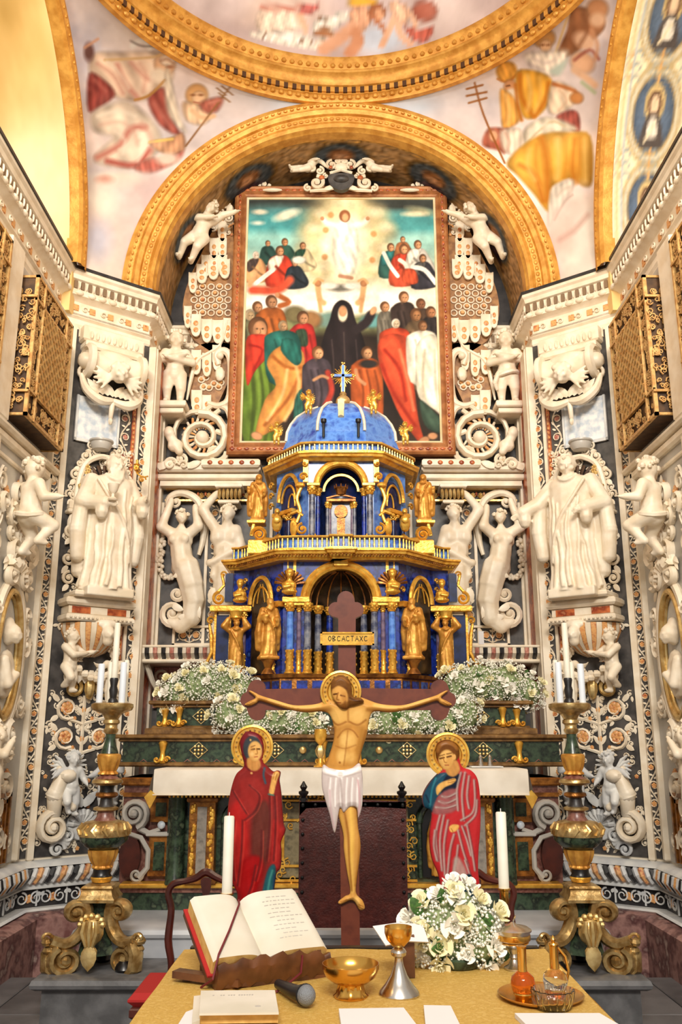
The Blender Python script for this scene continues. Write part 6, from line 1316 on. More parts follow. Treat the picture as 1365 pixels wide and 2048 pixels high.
# core of the lower tier (walls behind the columns), pedestal
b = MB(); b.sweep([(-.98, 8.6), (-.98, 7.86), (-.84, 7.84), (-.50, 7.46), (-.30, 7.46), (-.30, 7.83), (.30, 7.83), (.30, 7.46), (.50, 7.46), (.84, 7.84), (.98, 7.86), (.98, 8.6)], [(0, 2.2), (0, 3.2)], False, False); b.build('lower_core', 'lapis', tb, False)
b = MB(); b.sweep(LOW, [(-.3, 1.99), (0, 1.99), (0, 2.03), (-.02, 2.045), (-.02, 2.19), (0, 2.2), (.01, 2.23), (-.3, 2.23)]); b.build('pedestal', 'gold_dark', tb, True, 30)
b = MB()
for p, d, n in along(LOW[1:-1], .13, -.018): T = np.eye(4); T[:2, 0] = d; T[:2, 1] = -n; T[:2, 3] = p; b.box(-.045, .045, -.004, .02, 2.06, 2.175, T)
b.build('pedestal_panel', 'lapis', tb, False)
# front niche: concave shell
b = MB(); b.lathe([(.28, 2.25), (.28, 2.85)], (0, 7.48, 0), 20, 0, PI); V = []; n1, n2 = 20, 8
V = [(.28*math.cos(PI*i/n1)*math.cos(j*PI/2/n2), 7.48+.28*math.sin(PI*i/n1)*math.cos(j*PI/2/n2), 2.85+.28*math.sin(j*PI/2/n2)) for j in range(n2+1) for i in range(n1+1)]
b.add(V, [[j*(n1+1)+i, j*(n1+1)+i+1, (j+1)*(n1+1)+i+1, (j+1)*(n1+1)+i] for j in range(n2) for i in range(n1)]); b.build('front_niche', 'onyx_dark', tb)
b = MB()
for k in range(7): a = PI*(k+.5)/7; b.tube([(.275*math.cos(a)*math.cos(t), 7.48+.275*math.sin(a)*math.cos(t), 2.85+.275*math.sin(t)) for t in np.linspace(0, 1.4, 7)], [.008]*7, 4)
b.build('niche_rib', 'gold_dark', tb)
b = MB(); wall_ = [(-.50, 2.85)]+[(.28*math.cos(a), 2.85+.28*math.sin(a)) for a in np.linspace(PI, 0, 24)]+[(.50, 2.85), (.50, 3.2), (-.50, 3.2)]
b.prism(wall_, 7.42, 7.46); b.build('front_spandrel', 'lapis', tb, False)
b = MB(); b.arc((0, 2.85), [(.35, 7.42), (.35, 7.395), (.33, 7.385), (.31, 7.39), (.29, 7.375), (.272, 7.39), (.272, 7.46)], 0, PI, 30); b.box(-.06, .06, 7.36, 7.42, 3.14, 3.22, bev=.012); b.build('front_arch', 'gold', tb, True, 30)
b = MB()
for q in (-1, 1): b.box(q*.40-.012, q*.40+.012, 7.41, 7.43, 2.86, 3.2); b.tube([(q*.46, 7.42, 2.9), (q*.46, 7.42, 3.19)], .008, 4)
b.build('spandrel_fillet', 'gold', tb, False)
# entablature over the columns
def imp(s, m):
    b = MB(None, m); b.box(-.50, -.27, 7.37, 7.6, 2.83, 2.885, bev=.008); b.box(-.48, -.29, 7.385, 7.6, 2.81, 2.83); b.box(-.30, -.26, 7.46, 7.7, 2.80, 2.85, bev=.006); b.build('impost', 'gold', tb, True, 30)
    for nm, mt, cols in (('column', 'lapis_bright', [(-.435, 7.415)]), ('column', 'agate', [(-.285, 7.42)]), ('column', 'violet_agate', [(-.36, 7.45)]), ('column', 'agate', [(-.20, 7.58)]), ('column', 'lapis', [(-.10, 7.66)])):
        for x, y in cols:
            c = thing(nm, None, None) if False else None
            b1, b2, b3 = MB(None, m), MB(None, m), MB(None, m); column(b1, b2, x, y, 2.235, 2.83, .030 if x != -.36 else .020, b_b=b3); o = b1.build(nm, mt, tb); b2.build('capital', 'gold', o); b3.build('column_base', 'gold', o)
both(imp)
ENT2 = [(-.25, 3.19), (-.02, 3.19), (-.01, 3.205), (0, 3.21), (.01, 3.23), (.03, 3.235), (.035, 3.255), (.05, 3.262), (.05, 3.278), (-.25, 3.278)]
PA = [(-1.04, 8.6), (-1.04, 7.80), (-.93, 7.78), (-.54, 7.32), (-.40, 7.30), (-.10, 7.30), (-.09, 7.25), (.09, 7.25), (.10, 7.30), (.40, 7.30), (.54, 7.32), (.93, 7.78), (1.04, 7.80), (1.04, 8.6)]
b = MB(); b.sweep(PA, ENT2); b.build('lower_entablature', 'gold', tb, True, 25)
b = MB()
for p, d, n in along(PA[1:-1], .028, .02): b.ell((p[0], p[1], 3.222), (.009, .009, .011), 5)
stuff(b.build('entablature_bead', 'gold_dark', tb))
def balustrade(path, z0, z1, name):
    b = MB(); b.sweep(path, [(-.03, z1-.018), (.012, z1-.018), (.015, z1-.009), (.012, z1), (-.03, z1)]); b.sweep(path, [(-.03, z0), (.012, z0), (.012, z0+.014), (-.03, z0+.014)]); r_ = b.build(name+'_rail', 'gold_bright', tb, True, 30)
    h = z1-z0-.032; me = None; b = MB(); b.sweep(path, [(-.028, z0+.01), (-.028, z1-.01)], False, False); b.build(name+'_backing', 'lapis_bright', r_, False)
    for i, (p, d, n) in enumerate(along(path, .042, -.006)):
        if me is None:
            q = MB(); q.lathe([(.009, 0), (.006, h*.12), (.011, h*.35), (.005, h*.62), (.009, h*.8), (.007, h)], (0, 0, 0), 6); V, Fc = q.world(); me, c = mesh_from('baluster', V, Fc); me.materials.append(MATS['gold_bright'])
        link_mesh('baluster', me, None, r_, (p[0], p[1], z0+.014))
PB1 = [(-1.0, 7.80), (-.92, 7.785), (-.53, 7.325), (-.39, 7.305), (-.10, 7.305), (-.09, 7.255), (.09, 7.255), (.10, 7.305), (.39, 7.305), (.53, 7.325), (.92, 7.785), (1.0, 7.80)]
balustrade(PB1, 3.278, 3.40, 'lower_balustrade')
# diagonal bays of the lower tier
FD = frame((-.86, 7.80, 0), .36, .40*-1); FD = frame((-.86, 7.80, 0), .36, -.38)
def diag(s, m):
    W_ = math.hypot(.36, .38); c = W_*.46
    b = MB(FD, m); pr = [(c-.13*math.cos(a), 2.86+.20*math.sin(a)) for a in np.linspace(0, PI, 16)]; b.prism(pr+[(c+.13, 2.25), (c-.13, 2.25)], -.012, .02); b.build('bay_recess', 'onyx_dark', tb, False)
    b = MB(FD, m); b.tube([(c-.15*math.cos(a), -.02, 2.86+.225*math.sin(a)) for a in np.linspace(0, PI, 18)], .022, 6); b.tube([(c-.11*math.cos(a), -.015, 2.84+.16*math.sin(a)) for a in np.linspace(0, PI, 14)], .010, 5)
    for t in (-.03, .04): b.tube([(c+t*1.6, -.02, 2.86), (c+t, -.02, 2.95), (c+t*.4, -.01, 3.03)], .006, 4)
    b.box(-.02, .06, -.05, .02, 2.80, 2.85, bev=.006); b.box(W_-.10, W_, -.05, .02, 2.80, 2.85, bev=.006); b.build('bay_arch', 'gold', tb)
    b = MB(FD, m)
    for z in (2.92, 3.0, 3.08): b.spiral((.01, z), .03, 0, 1.2, .01, 1.2, -.02, 1)
    b.spiral((W_-.03, 2.95), .03, 0, 1.2, .01, 1.2, -.02, 1); b.build('bay_scrollwork', 'gold', tb)
    for x, mt in ((.02, 'violet_agate'), (W_-.09, 'agate')):
        b1, b2, b3 = MB(FD, m), MB(FD, m), MB(FD, m); column(b1, b2, x, -.03, 2.235, 2.80, .022, b_b=b3); o = b1.build('column', mt, tb); b2.build('capital', 'gold', o); b3.build('column_base', 'gold', o)
    L = SIDE[s]
    robed(TR(-.615, 7.42, 2.375, .3, .50), s, 'gilded bearded saint on lower tabernacle pedestal, %s' % L, 'gilt_figure', slim=.74, name='gilded_saint', beard=True, bald=True, vox=.018, seed=6+s, handL=(-.05, -.15, .68), group='gilded saints on the tabernacle', base=True, cape=True)
    b = MB(None, m); b.lathe([(.06, 2.23), (.05, 2.25), (.03, 2.28), (.045, 2.32), (.06, 2.345), (.06, 2.355)], (-.615, 7.42, 0), 14); b.build('saint_pedestal', 'gold_dark', tb)
    # caryatid on the outer wing, arms raised
    T = TR(-.93, 7.70, 2.27, .2, .46)
    robed(T, s, 'gilded caryatid with raised arms on outer %s of tabernacle' % L, 'gilt_figure', name='gilded_caryatid', vox=.02, seed=9, handL=(-.13, -.05, 1.02), elL=(-.24, -.05, .86), handR=(.13, -.05, 1.02), elR=(.24, -.05, .86), cape=False, group='gilded caryatids on the tabernacle', slim=.85)
    b = MB(None, m); b.lathe([(.035, 2.72), (.055, 2.74), (.05, 2.76), (.065, 2.80)], (-.93, 7.70, 0), 10); b.build('caryatid_capital', 'gold', tb)
    # wing panels, scroll brackets
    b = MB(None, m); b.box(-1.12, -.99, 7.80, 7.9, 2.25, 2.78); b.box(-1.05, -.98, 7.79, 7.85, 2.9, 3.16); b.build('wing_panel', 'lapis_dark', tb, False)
    b = MB(None, m); b.box(-1.135, -1.115, 7.78, 7.9, 2.24, 2.80); b.box(-1.0, -.985, 7.78, 7.9, 2.24, 2.80); b.box(-1.17, -.80, 7.72, 7.9, 2.80, 2.86, bev=.01); b.spiral((-1.10, 2.93), .06, PI/2, 1.6, .016, 1.3, 7.80, 1); b.tube([(-1.12, 7.8, 2.98), (-1.06, 7.8, 3.05), (-1.08, 7.8, 3.14)], [.016, .014, .014], 6); b.spiral((-1.07, 3.15), .03, 0, 1.2, .01, 1.2, 7.8, 1)
    b.spiral((-1.17, 2.73), .04, 0, 1.3, .012, 1.2, 7.8, 1); b.tube([(-1.18, 7.8, 2.70), (-1.16, 7.8, 2.6), (-1.15, 7.8, 2.45), (-1.19, 7.8, 2.36)], [.012, .018, .018, .014], 6); b.spiral((-1.21, 2.33), .05, 0, 1.4, .014, 1.2, 7.8, -1); b.build('wing_bracket', 'gold', tb)
    # bust with shell over the front columns, bust on the wing
    b = MB(None, m); shellfan(b, (-.44, 2.98), .13, .2, PI-.2, 11, 7.38, .014); b.build('bust_shell', 'gold_dark', tb)
    for x, y, z, k in ((-.44, 7.34, 2.90, 1.0), (-.90, 7.68, 2.88, .95)):
        q = MB(None, m); c = np.array((x, y, z+.17*k)); face(q, tuple(c), .036*k); q.cap(c-(0, 0, .03), .02*k, c-(0, 0, .07*k), .03*k); q.ell((x, y, z+.07*k), (.065*k, .04*k, .05*k), 8); q.ell((x, y, z+.02*k), (.07*k, .05*k, .03*k), 8); q.limb([(x-.05*k, y, z+.08*k), (x-.04*k, y-.05, z+.05), (x+.01, y-.05, z+.06)], [.02*k, .018*k, .012*k]); q.ell((x, y+.01, z+.19*k), (.04*k, .04*k, .035*k), 8); fuse(q, .007, 'angel_bust', 'gold', tb, 1)
    # upper tier: saints on scrolls
    b = MB(None, m); b.spiral((-.73, 3.47), .07, PI, 1.7, .02, 1.6, 7.58, -1); b.tube([(-.80, 7.58, 3.46), (-.78, 7.58, 3.58), (-.70, 7.58, 3.60)], [.02, .022, .02], 6); b.box(-.84, -.68, 7.54, 7.70, 3.57, 3.60, bev=.006); b.tube([(-.68, 7.56, 3.42), (-.60, 7.5, 3.40), (-.54, 7.46, 3.44)], [.022, .025, .02], 6); b.box(-.82, -.56, 7.5, 7.8, 3.28, 3.41, bev=.01); b.build('saint_scroll', 'gold', tb)
    robed(TR(-.755, 7.62, 3.61, .2, .43), s, 'gilded hooded saint beside upper tabernacle tier, %s' % L, 'gilt_figure', slim=.74, name='gilded_saint', hood=True, vox=.02, seed=3+s, handL=(-.22, -.1, .68), group='gilded saints on the tabernacle', base=True)
    q = MB(None, m); c = np.array((-.56, 7.40, 3.64)); face(q, tuple(c), .03); q.ell((-.56, 7.40, 3.53), (.05, .045, .08), 8); q.ell((-.56, 7.35, 3.55), (.035, .015, .03), 6); fuse(q, .007, 'small_bust', 'gold_bright', tb, 1)
both(diag)
# upper tier
U = [(-.62, 8.4), (-.62, 7.78), (-.30, 7.40), (.30, 7.40), (.62, 7.78), (.62, 8.4)]
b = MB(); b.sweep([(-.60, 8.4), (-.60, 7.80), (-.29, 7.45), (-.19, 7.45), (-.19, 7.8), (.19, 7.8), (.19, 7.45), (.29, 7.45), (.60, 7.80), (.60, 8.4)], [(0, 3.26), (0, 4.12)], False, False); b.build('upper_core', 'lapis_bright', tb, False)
b = MB(); b.prism([(-.30, 3.87)]+[(.19*math.cos(a), 3.87+.19*math.sin(a)) for a in np.linspace(PI, 0, 24)]+[(.30, 3.87), (.30, 4.12), (-.30, 4.12)], 7.40, 7.45); b.build('upper_spandrel', 'lapis_bright', tb, False)
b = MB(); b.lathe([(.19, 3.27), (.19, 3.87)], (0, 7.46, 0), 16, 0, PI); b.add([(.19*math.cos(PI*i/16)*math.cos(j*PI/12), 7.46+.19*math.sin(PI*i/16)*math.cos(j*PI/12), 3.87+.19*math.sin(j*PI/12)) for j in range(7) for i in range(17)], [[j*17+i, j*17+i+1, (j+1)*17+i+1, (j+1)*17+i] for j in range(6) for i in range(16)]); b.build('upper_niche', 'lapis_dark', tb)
b = MB(); b.arc((0, 3.87), [(.245, 7.40), (.245, 7.375), (.225, 7.365), (.20, 7.37), (.186, 7.385), (.186, 7.45)], 0, PI, 26); b.arc((0, 3.85), [(.165, 7.52), (.165, 7.50), (.145, 7.50), (.145, 7.52)], 0, PI, 20); b.build('upper_arch', 'gold', tb, True, 30)
# little tempietto with crown in the upper niche
b = MB(); b.box(-.13, .13, 7.44, 7.6, 3.74, 3.77, bev=.005); b.tube([(-.13, 7.44, 3.77), (-.06, 7.44, 3.79), (0, 7.44, 3.80), (.06, 7.44, 3.79), (.13, 7.44, 3.77)], .01, 5); b.lathe([(.04, 3.80), (.045, 3.83), (.055, 3.87), (.03, 3.87)], (0, 7.45, 0), 8)
for k in range(8): a = k*PI/4; b.cap((.055*math.cos(a), 7.45+.055*math.sin(a), 3.865), .008, (.06*math.cos(a), 7.45+.06*math.sin(a), 3.89), .004, 5)
b.build('crown_aedicule', 'gold_dark', tb, True, 30); b = MB(); b.box(-.135, .135, 7.43, 7.6, 3.28, 3.30); b.build('aedicule_step', 'gold_dark', tb, False)
b = MB(); b.box(-.09, .09, 7.50, 7.54, 3.30, 3.74); b.build('tabernacle_door', 'agate', tb, False)
b = MB(); b.disc((0, 3.66), .06, 7.475, 7.50, 16); b.box(-.035, .035, 7.485, 7.50, 3.34, 3.60); b.build('door_ornament', 'gold_dark', tb, False)
def upper(s, m):
    for x, y, r, mt in ((-.255, 7.41, .028, 'agate'), (-.205, 7.46, .022, 'lapis'), (-.12, 7.47, .016, 'agate'), (-.10, 7.49, .014, 'violet_agate')):
        b1, b2, b3 = MB(None, m), MB(None, m), MB(None, m); column(b1, b2, x, y, 3.285, 3.865 if r > .02 else 3.74, r, .22, b_b=b3); o = b1.build('column', mt, tb); b2.build('capital', 'gold', o); b3.build('column_base', 'gold', o)
    b = MB(None, m); b.box(-.30, -.19, 7.36, 7.46, 3.865, 3.895, bev=.005); b.box(-.335, -.29, 7.35, 7.46, 3.89, 4.11, bev=.008); b.spiral((-.335, 3.94), .035, 0, 1.4, .012, 1.4, 7.34, 1); b.spiral((-.32, 4.06), .025, 0, 1.2, .009, 1.3, 7.34, -1); b.build('upper_pilaster', 'gold', tb, True, 30)
    b = MB(None, m); b.tube(catmull([(-.35, 7.34, 3.84), (-.385, 7.34, 3.74), (-.355, 7.33, 3.62), (-.385, 7.33, 3.52)], 5, False), .016, 7); b.spiral((-.335, 3.46), .05, PI/2, 1.5, .014, 1.4, 7.32, 1); b.ell((-.41, 7.33, 3.48), (.035, .035, .09), 8); b.ell((-.36, 7.34, 3.86), (.045, .04, .03), 8); b.tube([(-.44, 7.34, 3.60), (-.38, 7.32, 3.62), (-.33, 7.32, 3.58)], [.014, .018, .012], 6); b.build('upper_scroll_bracket', 'gold', tb)
    FU = frame((-.62, 7.80, 0), .32, -.38); w_ = math.hypot(.32, .38); c = w_*.5
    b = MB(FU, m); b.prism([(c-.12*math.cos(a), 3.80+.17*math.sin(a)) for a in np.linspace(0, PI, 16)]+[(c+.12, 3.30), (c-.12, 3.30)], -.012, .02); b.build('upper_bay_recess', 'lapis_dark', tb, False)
    b = MB(FU, m); b.tube([(c-.15*math.cos(a), -.02, 3.80+.23*math.sin(a)) for a in np.linspace(0, PI, 18)], .02, 6); b.tube([(c-.10*math.cos(a), -.02, 3.78+.15*math.sin(a)) for a in np.linspace(0, PI, 14)], .012, 5); b.tube([(c-.05*math.cos(a)+.05, -.02, 3.72+.12*math.sin(a)) for a in np.linspace(0, PI, 12)], .009, 5); b.box(c-.20, c+.10, -.06, .02, 3.66, 3.70, bev=.006)
    for k in range(4): b.ell((c-.16+.07*k, -.05, 3.64), (.02, .02, .02), 6)
    for z in (3.78, 3.88, 3.98): b.spiral((-.01, z), .035, 0, 1.3, .011, 1.3, -.03, 1)
    b.build('upper_bay_arch', 'gold', tb)
    for x in (c-.12, c+.02):
        b1, b2, b3 = MB(FU, m), MB(FU, m), MB(FU, m); column(b1, b2, x, -.03, 3.29, 3.64, .022, .12, b_b=b3); o = b1.build('column', 'lapis_dark', tb); b2.build('capital', 'gold', o); b3.build('column_base', 'gold', o)
both(upper)
UP = [(-.70, 8.4), (-.70, 7.80), (-.36, 7.34), (-.26, 7.32), (.26, 7.32), (.36, 7.34), (.70, 7.80), (.70, 8.4)]
b = MB(); b.sweep(UP, [(-.25, 4.09), (-.03, 4.09), (-.02, 4.10), (-.01, 4.115), (.015, 4.12), (.02, 4.14), (.035, 4.147), (.035, 4.165), (-.25, 4.165)]); b.build('upper_entablature', 'gold', tb, True, 25)
balustrade([(-.69, 7.86), (-.685, 7.80), (-.355, 7.345), (-.255, 7.325), (.255, 7.325), (.355, 7.345), (.685, 7.80), (.69, 7.86)], 4.165, 4.26, 'upper_balustrade')
# dome, ball, cross
b = MB(); b.lathe([(.60, 4.16), (.58, 4.30), (.56, 4.36), (.545, 4.38), (.535, 4.47), (.50, 4.55), (.44, 4.63), (.34, 4.71), (.24, 4.755), (.10, 4.775), (0, 4.78)], (0, 7.88, 0), 8, PI/8, 2*PI+PI/8); b.build('dome', 'lapis_bright', tb, True, 20)
b = MB()
for k in range(8):
    a = PI/8+k*PI/4; b.tube([(r*math.cos(a), 7.88+r*math.sin(a), z) for r, z in ((.555, 4.38), (.545, 4.47), (.51, 4.55), (.45, 4.635), (.345, 4.715), (.24, 4.765))], .014, 6)
b.build('dome_rib', 'marble', tb); b = MB(); b.box(-.03, .03, 7.46, 7.52, 4.62, 4.72); b.tube([(0, 7.40, 4.52), (0, 7.47, 4.66), (0, 7.60, 4.76)], .03, 6); b.build('dome_band', 'plaster_ivory', tb)
b = MB(); b.ell((0.02, 7.86, 4.845), .072, 16); b.lathe([(.02, 4.90), (.035, 4.925), (.03, 4.94), (.012, 4.955)], (.02, 7.86, 0), 10); b.build('orb', 'gold_pale', tb)
b = MB(); b.box(.02-.013, .02+.013, 7.85, 7.87, 4.95, 5.23); b.box(-.065, .105, 7.85, 7.87, 5.11, 5.135); b.build('orb_cross', 'lapis_bright', tb, False)
b = MB()
for k in range(24): a = k*PI/12; l = .11 if k % 2 else .085; b.cap((.02+.03*math.cos(a), 7.88, 5.122+.03*math.sin(a)), .007, (.02+l*math.cos(a), 7.88, 5.122+l*math.sin(a)), .004, 5)
for p in ((.02, 5.25), (-.085, 5.122), (.125, 5.122)): b.flower(p, .022, 7.86, 3, .6)
b.tube([(.02-.016, 7.86, 4.95), (.02-.016, 7.86, 5.23)], .004, 4); b.tube([(.02+.016, 7.86, 4.95), (.02+.016, 7.86, 5.23)], .004, 4); b.build('cross_rays', 'gold_bright', tb)
for s in (-1, 1):
    for k, (x, y, z, h, q) in enumerate(((-.30, 7.55, 4.60, .24, 'upper'), (-.60, 7.72, 4.36, .23, 'lower'))):
        putto(TR(x, y-.06, z-.02, .3, h), s, 'tiny gilded winged angel on %s edge of tabernacle dome, %s' % (q, SIDE[s]), 'gold_bright', name='gilded_angel', wings=1, vox=.03, haL=(-.3, -.1, .66), elL=(-.24, -.06, .58), group='gilded angels round the tabernacle dome', seed=30+k)
    o = MB(None, s > 0); o.lathe([(.012, 4.30), (.012, 4.42), (.014, 4.43), (.026, 4.44), (.026, 4.47), (.01, 4.475)], (-.155, 7.32, 0), 10); tag(o.build('spot_lamp', 'iron'), 'small black spot lamp on top balustrade, %s of dome centre' % SIDE[s], 'lamp', 'spot lamps on the tabernacle')
# ================================================================ flowers
def petal_mesh(name, n, seed, material):
    rs = np.random.RandomState(seed); b = MB()
    for k in range(n):
        t = k/(n-1); a0 = k*2.4+rs.uniform(-.2, .2); r0 = .10+.62*t; h = .95-.35*t; wd = 1.25-.35*t; fl = -.12+.75*t**2; V = []
        for j in range(4):
            for i in range(5):
                a = a0+wd*(i/4-.5)*2*.62; q = j/3; ee = 1-(abs(i-2)/2)**2*.25*q
                r = r0*(.35+.65*min(1, q*1.3))+fl*q*q*.5; V.append((r*math.cos(a), r*math.sin(a), -.35+h*q*ee+.0*t))
        b.add(V, grid_faces(5, 4))
    V, Fc = b.world(); V = V-(0, 0, 0); me = bpy.data.meshes.new(name); me.from_pydata(V.tolist(), [], Fc); me.shade_smooth(); me.materials.append(MATS[material]); me.update(); return me
ROSES = [petal_mesh('rose', 15, 1, 'rose_cream'), petal_mesh('rose', 13, 2, 'rose_white'), petal_mesh('rose', 17, 3, 'rose_cream'), petal_mesh('rose', 11, 5, 'rose_white')]
def _leafmesh():
    b = MB(); b.leaf((0, 0), (0, 1), .3, 0, .3, 6); V, Fc = b.world(); me = bpy.data.meshes.new('leaf'); me.from_pydata(V.tolist(), [], Fc); me.shade_smooth(); me.materials.append(MATS['leaf_green']); return me
LEAF = _leafmesh()
def arrangement(label, blobs, Y, nroses, rose_r, nbreath, br, nleaf, seed, group=None, thick=.5, back=0.0, mix=.5):
    """blobs: (px, py, rx, ry) in photo pixels on the plane Y; every rose and leaf is a part, baby's breath is stuff"""
    rs = np.random.RandomState(seed); B = []
    for px, py, rx, ry in blobs:
        c = P(px, py, Y); k = SCL(py, Y); B.append((c, np.array((rx*k, min(rx, ry)*k*thick, ry*k))))
    base = np.array(min((tuple(c-np.array((0, 0, r[2]))) for c, r in B), key=lambda q: q[2])); base[0] = np.mean([c[0] for c, r in B])
    t = thing('flower_arrangement', label, 'flowers', tuple(base), group)
    g = MB()
    for c, r in B: g.ell(c, r*np.array((.84, .8, .84)), 14, m=9)
    V, Fc = remesh(g, .03, 1); V = V+rs.uniform(-.008, .008, V.shape); q = MB(); q.add(V, Fc); q.build('foliage', 'stem_green', t, True, 0)
    area_ = np.array([r[0]*r[2] for c, r in B]); area_ = area_/area_.sum()
    def spot(k=1.0, front=True):
        c, r = B[rs.choice(len(B), p=area_)]
        while True:
            d = rs.normal(size=3); d /= np.linalg.norm(d)
            if d[1] < .25 or not front: break
        p = c+d*r*k; return p, d
    put = []
    for i in range(nroses):
        for _ in range(30):
            p, d = spot(1.13)
            if all(np.linalg.norm(p-o) > rose_r*1.7 for o in put): break
        put.append(p); o = link_mesh('rose', ROSES[(0 if rs.rand() < mix else 1)+(2 if rs.rand() < .4 else 0)], None, None, p)
        dd = Vector((d[0], d[1]-.6, d[2]+.35)).normalized(); o.rotation_euler = dd.to_track_quat('Z', 'Y').to_euler(); sc_ = rose_r*rs.uniform(.8, 1.25); o.scale = (sc_, sc_, sc_); setparent(o, t)
    b = MB(); oc = np.array([(1, 0, 0), (-1, 0, 0), (0, 1, 0), (0, -1, 0), (0, 0, 1), (0, 0, -1)], float); of = [[0, 2, 4], [2, 1, 4], [1, 3, 4], [3, 0, 4], [2, 0, 5], [1, 2, 5], [3, 1, 5], [0, 3, 5]]
    VV = np.zeros((nbreath*6, 3)); FF = []
    for i in range(nbreath):
        p, d = spot(rs.uniform(.9, 1.13)); VV[i*6:i*6+6] = p+oc*br*rs.uniform(.6, 1.3); FF += [[a+i*6 for a in f] for f in of]
    b.add(VV, FF); stuff(b.build('babys_breath', 'babys_breath', t, True, 0))
    for i in range(nleaf):
        p, d = spot(.9); o = link_mesh('leaf', LEAF, None, None, p); o.rotation_euler = (rs.uniform(-.6, .6), rs.uniform(-1.5, 1.5), rs.uniform(-.5, .5)); s_ = rose_r*rs.uniform(1.3, 2.0); o.scale = (s_, s_, s_); setparent(o, t)
    return t
arrangement('white rose and baby breath garland on upper gradine, left of tabernacle', [(350, 1388, 34, 38), (395, 1370, 46, 42), (440, 1365, 44, 40), (480, 1378, 32, 38)], 7.42, 36, .048, 2000, .0085, 10, 1, 'altar flower garlands', .8)
arrangement('white rose garland on lower gradine, left of crucifix', [(462, 1430, 40, 38), (505, 1440, 46, 34), (560, 1440, 46, 36), (610, 1448, 38, 34), (640, 1455, 20, 26)], 7.18, 34, .046, 1900, .0082, 10, 2, 'altar flower garlands', .8)
arrangement('white rose and baby breath garland on upper gradine, right of tabernacle', [(915, 1372, 36, 40), (960, 1366, 46, 44), (1010, 1368, 44, 42), (1055, 1385, 32, 36)], 7.42, 38, .048, 2000, .0085, 10, 3, 'altar flower garlands', .8)
arrangement('white rose garland on lower gradine, right of crucifix', [(930, 1428, 34, 38), (885, 1440, 46, 36), (830, 1440, 44, 38), (780, 1448, 40, 34), (748, 1455, 18, 26)], 7.18, 34, .046, 1900, .0082, 10, 4, 'altar flower garlands', .8)

